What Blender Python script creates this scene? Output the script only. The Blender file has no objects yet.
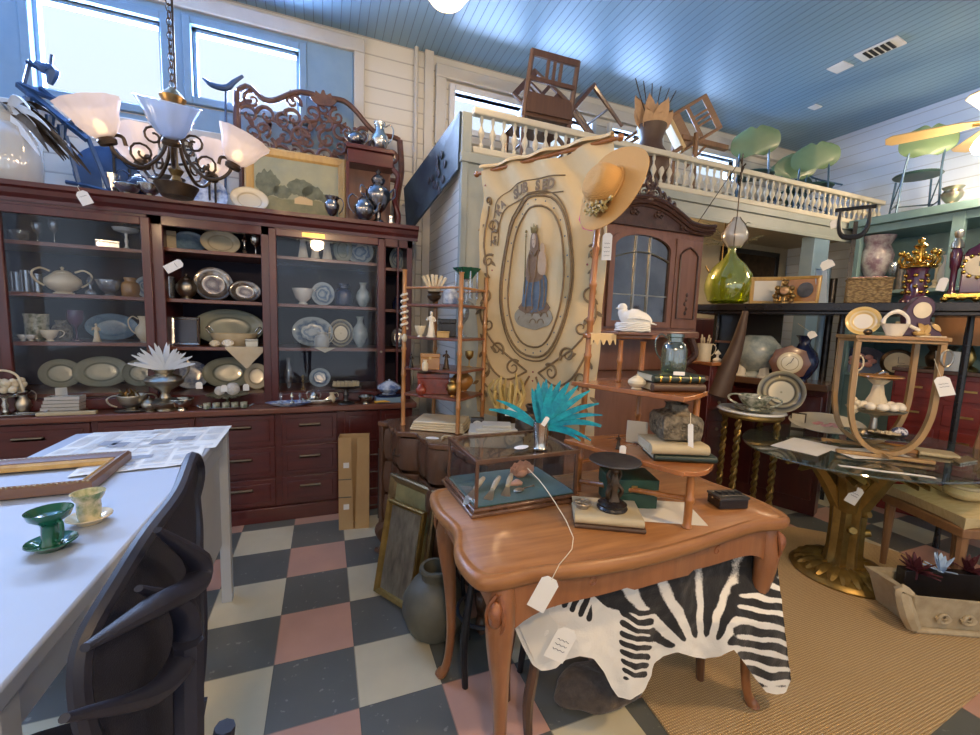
import bpy, math, random
from mathutils import Vector, Matrix, Euler, noise
PI = math.pi
SC = bpy.context.scene
COL = SC.collection
rnd = random.Random(7)

# ---------------------------------------------------------------- camera model
F_PX = 421.975
CAM = Vector((0, 0, 1.3925))
YAW, PITCH, ROLL = -0.3747265, -0.10797595, -0.0341916
RM = (Matrix.Rotation(YAW, 3, 'Z') @ Matrix.Rotation(PITCH, 3, 'X') @ Matrix.Rotation(ROLL, 3, 'Y'))

def U(px, py, pl, v):
    """point of the world seen at px,py of the photo on the plane pl = v"""
    d = RM @ Vector(((px - 490) / F_PX, 1, -(py - 367.5) / F_PX))
    i = 'xyz'.index(pl)
    return CAM + d * ((v - CAM[i]) / d[i])

def XA(px, y, z):
    """x of the column px at depth y, height z"""
    a = RM.transposed() @ (Vector((0, y, z)) - CAM); b = RM.transposed() @ Vector((1, 0, 0))
    u = (px - 490) / F_PX
    return (u * a[1] - a[0]) / (b[0] - u * b[1])

def YA(px, x, z):
    a = RM.transposed() @ (Vector((x, 0, z)) - CAM); b = RM.transposed() @ Vector((0, 1, 0))
    u = (px - 490) / F_PX
    return (u * a[1] - a[0]) / (b[0] - u * b[1])

def K(p):
    """metres per photo pixel at p"""
    return (RM.transposed() @ (Vector(p) - CAM))[1] / F_PX

def face(p):
    return math.atan2(-p[0], p[1])

# ---------------------------------------------------------------- materials
MATS = {}
def _new(name):
    m = bpy.data.materials.new(name); m.use_nodes = True
    nt = m.node_tree; nt.nodes.clear()
    o = nt.nodes.new('ShaderNodeOutputMaterial'); b = nt.nodes.new('ShaderNodeBsdfPrincipled')
    nt.links.new(b.outputs[0], o.inputs[0])
    MATS[name] = m
    return m, nt, b, o

def c4(c): return (c[0], c[1], c[2], 1)
def lk(nt, a, b): nt.links.new(a, b)

def mat(name, c, c2=None, rough=.5, metal=0, scale=8, bump=0, stretch=(1, 1, 1), detail=4, contrast=.5, spec=.5, sheen=0, coat=0, kind='noise', lo=None):
    """a principled surface whose colour wanders between c and c2 (noise, wave or voronoi)"""
    m, nt, b, o = _new(name)
    b.inputs['Roughness'].default_value = rough; b.inputs['Metallic'].default_value = metal
    b.inputs['Specular IOR Level'].default_value = spec
    if sheen: b.inputs['Sheen Weight'].default_value = sheen
    if coat: b.inputs['Coat Weight'].default_value = coat; b.inputs['Coat Roughness'].default_value = .12
    if c2 is None: c2 = tuple(x * .8 for x in c)
    tc = nt.nodes.new('ShaderNodeTexCoord'); mp = nt.nodes.new('ShaderNodeMapping')
    mp.inputs['Scale'].default_value = stretch
    lk(nt, tc.outputs['Object'], mp.inputs[0])
    if kind == 'wave':
        t = nt.nodes.new('ShaderNodeTexWave'); t.inputs['Scale'].default_value = scale
        t.inputs['Distortion'].default_value = 5; t.inputs['Detail'].default_value = 3; t.inputs['Detail Scale'].default_value = 1.3
    elif kind == 'voronoi':
        t = nt.nodes.new('ShaderNodeTexVoronoi'); t.inputs['Scale'].default_value = scale
    else:
        t = nt.nodes.new('ShaderNodeTexNoise'); t.inputs['Scale'].default_value = scale; t.inputs['Detail'].default_value = detail
        t.inputs['Roughness'].default_value = .6
    lk(nt, mp.outputs[0], t.inputs['Vector'])
    r = nt.nodes.new('ShaderNodeValToRGB')
    r.color_ramp.elements[0].position = .5 - contrast / 2; r.color_ramp.elements[1].position = .5 + contrast / 2
    r.color_ramp.elements[0].color = c4(c); r.color_ramp.elements[1].color = c4(c2)
    fac = t.outputs['Distance'] if kind == 'voronoi' else (t.outputs['Fac'])
    lk(nt, fac, r.inputs[0]); lk(nt, r.outputs[0], b.inputs['Base Color'])
    if bump:
        bp = nt.nodes.new('ShaderNodeBump'); bp.inputs['Strength'].default_value = bump; bp.inputs['Distance'].default_value = .01
        lk(nt, fac, bp.inputs['Height']); lk(nt, bp.outputs[0], b.inputs['Normal'])
    return m

def wood(name, c, c2, rough=.35, coat=.3, along='x', scale=1.0):
    st = {'x': (1.5, 14, 14), 'y': (14, 1.5, 14), 'z': (14, 14, 1.5)}[along]
    return mat(name, c, c2, rough=rough, coat=coat, scale=2.2 * scale, stretch=st, bump=.03, detail=6, contrast=.55)

def thin_glass(name, tint=(1, 1, 1), refl=.12, rough=.02, body=0, bodyc=(1, 1, 1)):
    """window or vessel glass: see-through with a fresnel gloss, optionally a little milky"""
    m, nt, b, o = _new(name)
    nt.nodes.remove(b)
    tr = nt.nodes.new('ShaderNodeBsdfTransparent'); tr.inputs[0].default_value = c4(tint)
    gl = nt.nodes.new('ShaderNodeBsdfGlossy'); gl.inputs['Roughness'].default_value = rough
    fr = nt.nodes.new('ShaderNodeFresnel'); ior = 1.5 if refl > .1 else 1.30
    ge = nt.nodes.new('ShaderNodeNewGeometry'); io = nt.nodes.new('ShaderNodeMath'); io.operation = 'MULTIPLY_ADD'
    io.inputs[1].default_value = 1 / ior - ior; io.inputs[2].default_value = ior; lk(nt, ge.outputs['Backfacing'], io.inputs[0]); lk(nt, io.outputs[0], fr.inputs[0])
    ad = nt.nodes.new('ShaderNodeMath'); ad.operation = 'MULTIPLY_ADD'; ad.inputs[1].default_value = 1.0; ad.inputs[2].default_value = refl * .4
    ad.use_clamp = True
    lk(nt, fr.outputs[0], ad.inputs[0])
    mx = nt.nodes.new('ShaderNodeMixShader'); lk(nt, ad.outputs[0], mx.inputs[0])
    src = tr.outputs[0]
    if body:
        df = nt.nodes.new('ShaderNodeBsdfDiffuse'); df.inputs[0].default_value = c4(bodyc)
        m2 = nt.nodes.new('ShaderNodeMixShader'); m2.inputs[0].default_value = body
        lk(nt, tr.outputs[0], m2.inputs[1]); lk(nt, df.outputs[0], m2.inputs[2]); src = m2.outputs[0]
    lk(nt, src, mx.inputs[1]); lk(nt, gl.outputs[0], mx.inputs[2]); lk(nt, mx.outputs[0], o.inputs[0])
    return m

def emit(name, c, s):
    m, nt, b, o = _new(name)
    b.inputs['Base Color'].default_value = c4(c); b.inputs['Emission Color'].default_value = c4(c); b.inputs['Emission Strength'].default_value = s
    return m

# ---------------------------------------------------------------- mesh builder
def catmull(pts, k=6, closed=False):
    pts = [Vector(p) for p in pts]
    n = len(pts)
    if n < 3: return pts
    out = []
    rng = range(n) if closed else range(n - 1)
    for i in rng:
        p0 = pts[(i - 1) % n] if (closed or i > 0) else pts[0] * 2 - pts[1]
        p1 = pts[i]; p2 = pts[(i + 1) % n]
        p3 = pts[(i + 2) % n] if (closed or i + 2 < n) else pts[-1] * 2 - pts[-2]
        for j in range(k):
            t = j / k
            out.append(.5 * ((2 * p1) + (p2 - p0) * t + (2 * p0 - 5 * p1 + 4 * p2 - p3) * t * t + (3 * p1 - p0 - 3 * p2 + p3) * t ** 3))
    if not closed: out.append(pts[-1])
    return out

def Mx(loc=(0, 0, 0), rot=(0, 0, 0), sc=(1, 1, 1)):
    return Matrix.LocRotScale(Vector(loc), Euler(rot), Vector(sc))

class B:
    def __init__(s): s.v = []; s.f = []; s.M = Matrix.Identity(4)
    def _add(s, vs, fs, M=None):
        o = len(s.v); T = s.M @ M if M is not None else s.M
        s.v += [T @ Vector(v) for v in vs]; s.f += [tuple(i + o for i in f) for f in fs]
        return s
    def box(s, c, d, rot=(0, 0, 0), M=None):
        x, y, z = d[0] / 2, d[1] / 2, d[2] / 2
        vs = [(-x, -y, -z), (x, -y, -z), (x, y, -z), (-x, y, -z), (-x, -y, z), (x, -y, z), (x, y, z), (-x, y, z)]
        fs = [(0, 3, 2, 1), (4, 5, 6, 7), (0, 1, 5, 4), (1, 2, 6, 5), (2, 3, 7, 6), (3, 0, 4, 7)]
        return s._add(vs, fs, (M or Matrix.Identity(4)) @ Mx(c, rot))
    def b2(s, a, b):
        return s.box([(a[i] + b[i]) / 2 for i in range(3)], [abs(b[i] - a[i]) for i in range(3)])
    def lathe(s, prof, n=20, M=None, sx=1, sy=1, flute=0, fn=8, c=(0, 0, 0)):
        """prof = [(radius, z)...] bottom to top, closed on the axis at both ends if radius is 0"""
        vs = []; fs = []
        for r, z in prof:
            for i in range(n):
                a = 2 * PI * i / n; q = r * (1 + flute * math.cos(fn * a))
                vs.append((c[0] + q * math.cos(a) * sx, c[1] + q * math.sin(a) * sy, c[2] + z))
        for j in range(len(prof) - 1):
            for i in range(n):
                k = (i + 1) % n
                fs.append((j * n + i, j * n + k, (j + 1) * n + k, (j + 1) * n + i))
        if prof[0][0] > 1e-5: fs.append(tuple(range(n))[::-1])
        if prof[-1][0] > 1e-5: fs.append(tuple((len(prof) - 1) * n + i for i in range(n)))
        return s._add(vs, fs, M)
    def ball(s, c, r, sc=(1, 1, 1), n=14, m=8, M=None, rot=(0, 0, 0)):
        prof = [(r * math.sin(PI * i / m), -r * math.cos(PI * i / m)) for i in range(m + 1)]
        return s.lathe(prof, n, (M or Matrix.Identity(4)) @ Mx(c, rot, sc))
    def tube(s, pts, r, n=6, smooth=0, closed=False, M=None, flat=1):
        if smooth:
            if isinstance(r, (list, tuple)):
                m = len(pts) - 1; N = m * smooth
                rr = []
                for i in range(N + 1):
                    t = i / N * m; a = min(int(t), m - 1); rr.append(r[a] + (r[a + 1] - r[a]) * (t - a))
                r = rr
            pts = catmull(pts, smooth, closed)
        pts = [Vector(p) for p in pts]; N = len(pts); vs = []; fs = []
        up = Vector((0, 0, 1)); prev = None
        for i, p in enumerate(pts):
            if closed: t = pts[(i + 1) % N] - pts[i - 1]
            else: t = pts[min(i + 1, N - 1)] - pts[max(i - 1, 0)]
            if t.length < 1e-9: t = Vector((0, 0, 1))
            t.normalize()
            if prev is None:
                a = t.cross(up)
                if a.length < .05: a = t.cross(Vector((1, 0, 0)))
            else: a = prev - t * prev.dot(t)
            if a.length < 1e-6: a = t.orthogonal()
            a.normalize(); b = t.cross(a); prev = a
            q = r[min(i, len(r) - 1)] if isinstance(r, (list, tuple)) else r
            for j in range(n):
                w = 2 * PI * j / n; vs.append(p + a * (q * math.cos(w)) + b * (q * flat * math.sin(w)))
        for i in range(N if closed else N - 1):
            for j in range(n):
                k = (j + 1) % n; i2 = (i + 1) % N
                fs.append((i * n + j, i * n + k, i2 * n + k, i2 * n + j))
        if not closed:
            fs.append(tuple(range(n))[::-1]); fs.append(tuple((N - 1) * n + j for j in range(n)))
        return s._add(vs, fs, M)
    def cyl(s, p, q, r, r2=None, n=12, M=None):
        return s.tube([p, q], [r, r if r2 is None else r2], n, M=M)
    def prism(s, poly, z0, z1, M=None):
        n = len(poly); vs = [(x, y, z0) for x, y in poly] + [(x, y, z1) for x, y in poly]
        fs = [tuple(range(n))[::-1], tuple(range(n, 2 * n))] + [(i, (i + 1) % n, n + (i + 1) % n, n + i) for i in range(n)]
        return s._add(vs, fs, M)
    def ngrid(s, fn, nu, nv, thick=0, M=None):
        """surface fn(u,v)->point, 0..1; thick gives it a back side"""
        P = [[Vector(fn(i / nu, j / nv)) for j in range(nv + 1)] for i in range(nu + 1)]
        vs = [p for r in P for p in r]; w = nv + 1
        fs = [(i * w + j, (i + 1) * w + j, (i + 1) * w + j + 1, i * w + j + 1) for i in range(nu) for j in range(nv)]
        if thick:
            N0 = len(vs); back = []
            for i in range(nu + 1):
                for j in range(nv + 1):
                    a = P[min(i + 1, nu)][j] - P[max(i - 1, 0)][j]; b = P[i][min(j + 1, nv)] - P[i][max(j - 1, 0)]
                    nn = a.cross(b); nn = nn.normalized() if nn.length > 1e-12 else Vector((0, 0, 1))
                    back.append(P[i][j] - nn * thick)
            vs += back
            fs += [tuple(N0 + k for k in f[::-1]) for f in fs[:]]
            ring = [i * w for i in range(nu + 1)] + [nu * w + j for j in range(1, w)] + [i * w + nv for i in range(nu - 1, -1, -1)] + [j for j in range(nv - 1, 0, -1)]
            L = len(ring)
            fs += [(ring[k], N0 + ring[k], N0 + ring[(k + 1) % L], ring[(k + 1) % L]) for k in range(L)]
        return s._add(vs, fs, M)
    def put(s, name, m, parent=None, bevel=0, loc=None, rz=0, smooth=True, ang=40, sub=0, rot=None, seg=2):
        me = bpy.data.meshes.new(name)
        me.from_pydata([tuple(v) for v in s.v], [], s.f)
        me.validate(); me.update()
        if smooth:
            for p in me.polygons: p.use_smooth = True
            me.set_sharp_from_angle(angle=math.radians(ang))
        me.materials.append(m if not isinstance(m, str) else MATS[m])
        o = bpy.data.objects.new(name, me); COL.objects.link(o)
        if parent is not None: o.parent = parent
        if loc is not None: o.location = loc
        if rot is not None: o.rotation_euler = rot
        elif rz: o.rotation_euler = (0, 0, rz)
        if bevel:
            q = o.modifiers.new('b', 'BEVEL'); q.width = bevel; q.segments = seg; q.limit_method = 'ANGLE'; q.angle_limit = math.radians(50)
        if sub:
            q = o.modifiers.new('s', 'SUBSURF'); q.levels = sub; q.render_levels = sub
        return o

def fixn(o):
    import bmesh
    bm = bmesh.new(); bm.from_mesh(o.data); bmesh.ops.recalc_face_normals(bm, faces=bm.faces); bm.to_mesh(o.data); bm.free()
    return o

def tag(o, label=None, cat=None, group=None, kind=None):
    if label: o['label'] = label
    if cat: o['category'] = cat
    if group: o['group'] = group
    if kind: o['kind'] = kind
    return o

def T(name, label, cat, loc=(0, 0, 0), rz=0, group=None, rot=None):
    o = bpy.data.objects.new(name, None); COL.objects.link(o); o.empty_display_size = .05
    o.location = loc; o.rotation_euler = rot if rot else (0, 0, rz)
    return tag(o, label, cat, group)

def S(o): o['kind'] = 'structure'; return o

def kids(o): return [c for c in bpy.data.objects if c.parent is o]
def dup(root, loc, rz=None, label=None, rot=None, sc=None):
    r = root.copy(); COL.objects.link(r); r.location = loc
    if rz is not None: r.rotation_euler = (0, 0, rz)
    if rot is not None: r.rotation_euler = rot
    if sc is not None: r.scale = sc
    if label: r['label'] = label
    for ch in kids(root):
        c = ch.copy(); COL.objects.link(c); c.parent = r
        for g in kids(ch):
            d = g.copy(); COL.objects.link(d); d.parent = c
    return r

def text_mesh(name, body, size, m, parent, loc, rot, depth=.001, label=None, align='CENTER', sc=(1, 1, 1), bold=0):
    cu = bpy.data.curves.new(name, 'FONT'); cu.body = body; cu.size = size; cu.extrude = depth; cu.align_x = align; cu.align_y = 'CENTER'
    cu.resolution_u = 3; cu.offset = bold
    ob = bpy.data.objects.new(name, cu); COL.objects.link(ob)
    dg = bpy.context.evaluated_depsgraph_get(); dg.update()
    me = bpy.data.meshes.new_from_object(ob.evaluated_get(dg)); me.name = name
    bpy.data.objects.remove(ob)
    me.materials.clear(); me.materials.append(MATS[m] if isinstance(m, str) else m)
    o = bpy.data.objects.new(name, me); COL.objects.link(o)
    if parent: o.parent = parent
    o.location = loc; o.rotation_euler = rot; o.scale = sc
    if label: o['label'] = label
    return o

def ell(cx, cy, rx, ry, n=24, a0=0, a1=2 * PI):
    return [(cx + rx * math.cos(a0 + (a1 - a0) * i / n), cy + ry * math.sin(a0 + (a1 - a0) * i / n)) for i in range(n)]

def spiral(c, r0, turns, a0, k=20, sgn=1, shrink=.25):
    """points of a scroll in a plane: starts at radius r0, angle a0, curls in"""
    out = []
    for i in range(k + 1):
        t = i / k; r = r0 * (1 - (1 - shrink) * t); a = a0 + sgn * turns * 2 * PI * t
        out.append((c[0] + r * math.cos(a), c[1] + r * math.sin(a)))
    return out
# ---------------------------------------------------------------- the surfaces
def lap(name, c, c2, board=.115, axis=2, rough=.45, groove=.5, along=None):
    """painted boarding: fine dark grooves every `board` metres across `axis`"""
    m, nt, b, o = _new(name)
    b.inputs['Roughness'].default_value = rough
    tc = nt.nodes.new('ShaderNodeTexCoord'); sp = nt.nodes.new('ShaderNodeSeparateXYZ'); lk(nt, tc.outputs['Object'], sp.inputs[0])
    d = nt.nodes.new('ShaderNodeMath'); d.operation = 'DIVIDE'; d.inputs[1].default_value = board; lk(nt, sp.outputs[axis], d.inputs[0])
    fr = nt.nodes.new('ShaderNodeMath'); fr.operation = 'FRACT'; lk(nt, d.outputs[0], fr.inputs[0])
    r = nt.nodes.new('ShaderNodeValToRGB'); e = r.color_ramp.elements
    e[0].position = 0; e[0].color = (groove, groove, groove, 1); e[1].position = .12; e[1].color = (1, 1, 1, 1)
    x = r.color_ramp.elements.new(.05); x.color = (groove, groove, groove, 1)
    lk(nt, fr.outputs[0], r.inputs[0])
    n = nt.nodes.new('ShaderNodeTexNoise'); n.inputs['Scale'].default_value = 2.5; n.inputs['Detail'].default_value = 5; lk(nt, tc.outputs['Object'], n.inputs['Vector'])
    mx = nt.nodes.new('ShaderNodeMix'); mx.data_type = 'RGBA'; mx.inputs[6].default_value = c4(c); mx.inputs[7].default_value = c4(c2); lk(nt, n.outputs['Fac'], mx.inputs[0])
    mu = nt.nodes.new('ShaderNodeMix'); mu.data_type = 'RGBA'; mu.blend_type = 'MULTIPLY'; mu.inputs[0].default_value = 1
    lk(nt, mx.outputs[2], mu.inputs[6]); lk(nt, r.outputs[0], mu.inputs[7]); lk(nt, mu.outputs[2], b.inputs['Base Color'])
    bp = nt.nodes.new('ShaderNodeBump'); bp.inputs['Strength'].default_value = .6; bp.inputs['Distance'].default_value = .006
    lk(nt, r.outputs[0], bp.inputs['Height']); lk(nt, bp.outputs[0], b.inputs['Normal'])
    return m

lap('wall_lap', (.62, .60, .54), (.56, .54, .49), .118, 2, .5, .62)
lap('wall_lap_blue', (.58, .68, .84), (.52, .62, .80), .10, 2, .4, .7)
lap('bead_ceiling', (.20, .33, .46), (.17, .30, .43), .062, 0, .33, .45)
lap('box_lap', (.66, .66, .63), (.60, .60, .58), .075, 2, .45, .6)
mat('paint_blue', (.22, .33, .44), (.18, .29, .40), rough=.4)
mat('paint_fascia', (.34, .37, .35), (.29, .33, .32), rough=.45)
mat('paint_cream', (.62, .58, .47), (.55, .51, .41), rough=.5)
mat('paint_trim', (.54, .52, .47), (.48, .46, .42), rough=.45)
mat('white_trim', (.70, .72, .74), rough=.45)
mat('paint_teal', (.19, .31, .32), (.15, .26, .28), rough=.45)
mat('plaster_in', (.62, .56, .42), (.54, .48, .36), rough=.7)
wood('mahogany', (.115, .020, .015), (.055, .010, .011), .28, .4, 'x')
wood('mahogany_v', (.115, .020, .015), (.055, .010, .011), .28, .4, 'z')
wood('counter_wood', (.21, .070, .036), (.12, .036, .022), .3, .4, 'x')
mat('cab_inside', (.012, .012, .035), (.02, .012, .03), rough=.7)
wood('cherry', (.40, .18, .060), (.20, .078, .025), .40, .12, 'x', 1.2)
wood('cherry_v', (.33, .135, .052), (.20, .075, .028), .3, .4, 'z')
mat('cherry_carve', (.34, .12, .040), (.15, .048, .018), rough=.35, scale=35, bump=.5, coat=.3)
wood('bamboo', (.42, .17, .042), (.24, .080, .022), .3, .4, 'z', 2)
wood('bamboo_shelf', (.42, .155, .045), (.26, .085, .028), .25, .5, 'x')
wood('bamboo_pale', (.50, .24, .08), (.34, .14, .045), .35, .3, 'z', 2)
wood('dark_oak', (.13, .062, .033), (.06, .028, .016), .32, .4, 'z')
wood('dark_oak_top', (.17, .085, .045), (.09, .040, .022), .25, .5, 'y')
wood('armoire_wood', (.22, .105, .068), (.14, .062, .04), .3, .4, 'z')
mat('armoire_carve', (.075, .035, .026), (.03, .014, .012), rough=.35, scale=30, bump=.4)
wood('dark_chair', (.12, .06, .035), (.07, .032, .02), .4, .2, 'z')
wood('oak_pale', (.30, .16, .07), (.20, .10, .05), .4, .2, 'z')
wood('gilt_wood', (.62, .40, .13), (.42, .25, .08), .35, .1, 'z')
wood('lantern_wood', (.42, .26, .10), (.26, .15, .06), .35, .2, 'z')
wood('red_wood', (.22, .025, .018), (.13, .014, .012), .25, .4, 'x')
mat('black_lacquer', (.012, .011, .013), (.02, .016, .016), rough=.25)
mat('black_iron', (.012, .013, .016), (.03, .03, .035), rough=.45, metal=.5)
mat('black_mesh', (.006, .008, .020), (.012, .014, .030), rough=.6, scale=500, bump=.15, kind='voronoi')
mat('black_plastic', (.007, .009, .022), (.010, .012, .028), rough=.5)
mat('desk_white', (.40, .45, .54), (.37, .42, .51), rough=.5, scale=3, spec=.3)
mat('desk_gray', (.42, .45, .49), (.38, .41, .46), rough=.5)
mat('silver', (.80, .77, .70), (.46, .43, .38), rough=.2, metal=1, scale=14, contrast=.7, bump=.15)
mat('silver_dull', (.62, .57, .47), (.28, .25, .20), rough=.32, metal=1, scale=10, contrast=.7, bump=.2)
mat('pewter', (.16, .15, .14), (.05, .05, .055), rough=.4, metal=.8, scale=12)
mat('dark_silver', (.36, .35, .36), (.12, .12, .14), rough=.22, metal=1, scale=10)
mat('brass', (.62, .42, .15), (.35, .20, .06), rough=.28, metal=1, scale=16, bump=.2)
mat('gold_leaf', (.36, .24, .07), (.12, .075, .02), rough=.38, metal=.7, scale=11, bump=.35, contrast=.7)
mat('gold_bright', (.80, .52, .12), (.45, .26, .05), rough=.25, metal=1, scale=18, bump=.3)
mat('bronze', (.12, .08, .05), (.05, .035, .025), rough=.35, metal=.8, scale=20, bump=.3)
mat('porcelain', (.78, .77, .72), (.70, .69, .64), rough=.16, coat=.4, scale=4)
mat('ivory', (.72, .63, .45), (.60, .50, .33), rough=.4, scale=10)
mat('cream_ware', (.70, .60, .40), (.62, .52, .34), rough=.22, coat=.4)
mat('egg_white', (.82, .76, .64), (.74, .68, .56), rough=.45)
mat('paper', (.76, .74, .68), (.68, .66, .60), rough=.7, scale=6)
mat('tag_paper', (.85, .83, .78), (.80, .78, .73), rough=.7)
mat('string', (.75, .66, .48), rough=.8)
mat('ink', (.05, .05, .07), rough=.6)
mat('gray_ink', (.58, .59, .60), (.48, .49, .51), rough=.6, scale=25)
mat('photo_ink', (.30, .31, .34), (.18, .19, .22), rough=.6, scale=25)
mat('red_ink', (.55, .06, .05), rough=.6)
mat('green_glaze', (.015, .13, .07), (.006, .06, .04), rough=.1, coat=.7, scale=9)
mat('green_dark', (.02, .08, .05), (.012, .045, .03), rough=.5)
mat('green_felt', (.006, .075, .055), (.005, .055, .045), rough=.9, sheen=.3)
mat('jute_wall', (.5, .4, .2), rough=.9)
mat('clay_gray', (.12, .115, .085), (.06, .06, .045), rough=.55, scale=6, bump=.2)
mat('stone', (.50, .42, .28), (.34, .27, .17), rough=.85, scale=16, bump=.6)
mat('stone_box', (.23, .19, .13), (.055, .045, .03), rough=.7, scale=55, bump=1.0, contrast=.3)
mat('cardboard', (.52, .34, .16), (.46, .29, .13), rough=.75, scale=5)
mat('cardboard_in', (.16, .15, .11), rough=.8)
mat('fur_white', (.84, .80, .72), (.70, .65, .57), rough=.95, sheen=.6, scale=60, bump=.6)
mat('fur_brown', (.13, .10, .075), (.05, .036, .03), rough=.95, sheen=.4, scale=30, bump=.8)
mat('straw', (.74, .40, .12), (.60, .30, .08), rough=.75, scale=90, bump=.5, kind='wave')
mat('linen', (.70, .52, .28), (.58, .41, .20), rough=.85, scale=5, bump=.25, contrast=.8)
mat('embroider', (.26, .17, .075), (.17, .105, .05), rough=.7, scale=40, bump=.4)
mat('embroider_blue', (.13, .17, .21), (.06, .09, .13), rough=.8, scale=40)
mat('embroider_skin', (.52, .38, .25), (.44, .30, .19), rough=.8, scale=30)
mat('embroider_brown', (.24, .15, .08), (.16, .09, .05), rough=.8, scale=60)
mat('embroider_cloud', (.36, .31, .22), (.26, .22, .15), rough=.8, scale=30)
mat('embroider_red', (.30, .03, .04), rough=.6)
mat('pink_paper', (.80, .10, .38), rough=.7)
mat('turq_feather', (.0, .42, .50), (.0, .13, .24), rough=.5, sheen=.1, scale=45, stretch=(1, 1, 1))
mat('white_feather', (.74, .79, .84), (.62, .68, .76), rough=.6, sheen=.3)
mat('blue_feather', (.45, .60, .80), (.35, .50, .72), rough=.6)
mat('dark_red_leaf', (.10, .015, .025), (.05, .01, .015), rough=.6)
mat('yellow_tassel', (.75, .42, .05), (.6, .32, .04), rough=.7)
mat('coral', (.78, .74, .66), (.55, .50, .42), rough=.8, scale=50, bump=1)
mat('shell_pink', (.66, .36, .24), (.48, .24, .15), rough=.5, scale=30, bump=.5)
mat('bone', (.62, .52, .34), (.44, .34, .2), rough=.5, scale=12)
mat('book_tan', (.50, .42, .27), (.40, .33, .2), rough=.6)
mat('book_pages', (.66, .58, .40), (.55, .47, .31), rough=.8, stretch=(1, 1, 30), scale=12)
mat('book_green', (.012, .03, .022), (.008, .02, .016), rough=.4)
mat('book_brown', (.10, .055, .03), (.06, .03, .018), rough=.5)
mat('gray_box', (.34, .34, .30), (.26, .26, .23), rough=.45, scale=5)
mat('gray_box_light', (.50, .49, .43), (.42, .41, .36), rough=.45, scale=5)
mat('wicker', (.40, .28, .13), (.17, .11, .05), rough=.7, scale=50, stretch=(1, 1, 2), bump=.9, kind='voronoi')
mat('lamp_shade_tan', (.50, .24, .10), (.44, .20, .08), rough=.7)
mat('cushion_cream', (.66, .54, .30), (.56, .44, .22), rough=.85, scale=14, stretch=(6, 1, 1), contrast=.3)
mat('red_pink', (.65, .20, .16), (.8, .5, .45), rough=.5, scale=30)
mat('blue_white', (.62, .68, .76), (.10, .16, .34), rough=.2, coat=.3, scale=16, contrast=.25)
mat('blue_plate', (.20, .32, .42), (.07, .12, .22), rough=.25, coat=.3, scale=12, contrast=.4)
mat('gray_plate', (.34, .36, .30), (.20, .22, .18), rough=.25, coat=.3, scale=10)
mat('floral_ware', (.60, .60, .50), (.14, .17, .12), rough=.2, coat=.3, scale=30, contrast=.25)
mat('navy', (.012, .018, .06), rough=.2, coat=.4)
mat('painting_blue', (.07, .11, .15), (.012, .020, .035), rough=.35, scale=3, contrast=.4)
mat('oil_land', (.30, .27, .13), (.12, .13, .06), rough=.5, scale=6, contrast=.35)
mat('sky_canvas', (.40, .37, .22), (.25, .27, .19), rough=.5, scale=5)
mat('oil_tree', (.19, .20, .12), (.08, .09, .055), rough=.5, scale=20)
mat('portrait', (.05, .042, .03), (.24, .22, .17), rough=.4, scale=7, stretch=(3, 3, 1), contrast=.5)
mat('mauve_clock', (.08, .03, .055), (.05, .018, .035), rough=.3, coat=.3)
mat('gingham', (.7, .7, .75), (.05, .06, .15), rough=.6, scale=60, contrast=.1)
mat('chair_green', (.17, .27, .14), (.14, .23, .12), rough=.35, coat=.2)
mat('chair_seat_dark', (.02, .06, .055), rough=.4)
mat('chair_blue_steel', (.03, .08, .15), (.05, .11, .18), rough=.35, metal=.3)
mat('orange_bag', (.60, .38, .20), (.42, .24, .12), rough=.6, scale=14)
mat('iron_blue', (.02, .05, .13), (.04, .09, .20), rough=.35, metal=.3)
mat('porcelain_face', (.60, .44, .26), (.52, .37, .22), rough=.5)
mat('purple_glass', (.05, .015, .06), (.10, .02, .03), rough=.12, coat=.6)
mat('caramel', (.42, .21, .06), (.28, .13, .035), rough=.25, coat=.4)
thin_glass('pane', (.95, .97, 1), .02)
thin_glass('crystal', (.86, .90, .94), .5, .03, .10, (.7, .75, .8))
thin_glass('clear_vessel', (.86, .90, .84), .5, .03, .06, (.7, .75, .7))
thin_glass('green_glass', (.74, .80, .12), .4, .03, .25, (.50, .58, .03))
thin_glass('table_glass', (.72, .80, .76), .35, .02, .06, (.4, .5, .45))
thin_glass('milky_glass', (.85, .85, .82), .3, .08, .55, (.75, .72, .66))
thin_glass('bottle_glass', (.50, .62, .50), .5, .03, .08, (.3, .4, .3))
thin_glass('mirror_glass', (.5, .55, .55), 1.2, .02, .3, (.12, .14, .15))
emit('bulb_warm', (1, .72, .38), 7)
emit('bulb_white', (1, .86, .66), 20)

def shade_glass(name, c, s):
    m, nt, b, o = _new(name)
    b.inputs['Base Color'].default_value = c4(c); b.inputs['Roughness'].default_value = .3
    b.inputs['Transmission Weight'].default_value = .0
    b.inputs['Emission Color'].default_value = (1, .62, .36, 1); b.inputs['Emission Strength'].default_value = s
    tr = nt.nodes.new('ShaderNodeBsdfTransparent'); tr.inputs[0].default_value = (1, .98, .95, 1)
    mx = nt.nodes.new('ShaderNodeMixShader'); mx.inputs[0].default_value = .72
    lk(nt, tr.outputs[0], mx.inputs[1]); lk(nt, b.outputs[0], mx.inputs[2]); lk(nt, mx.outputs[0], o.inputs[0])
    return m
shade_glass('tulip_lit', (.62, .62, .68), .22)
thin_glass('tulip_clear', (.82, .90, 1), .12, .05, .35, (.80, .88, 1))

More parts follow.
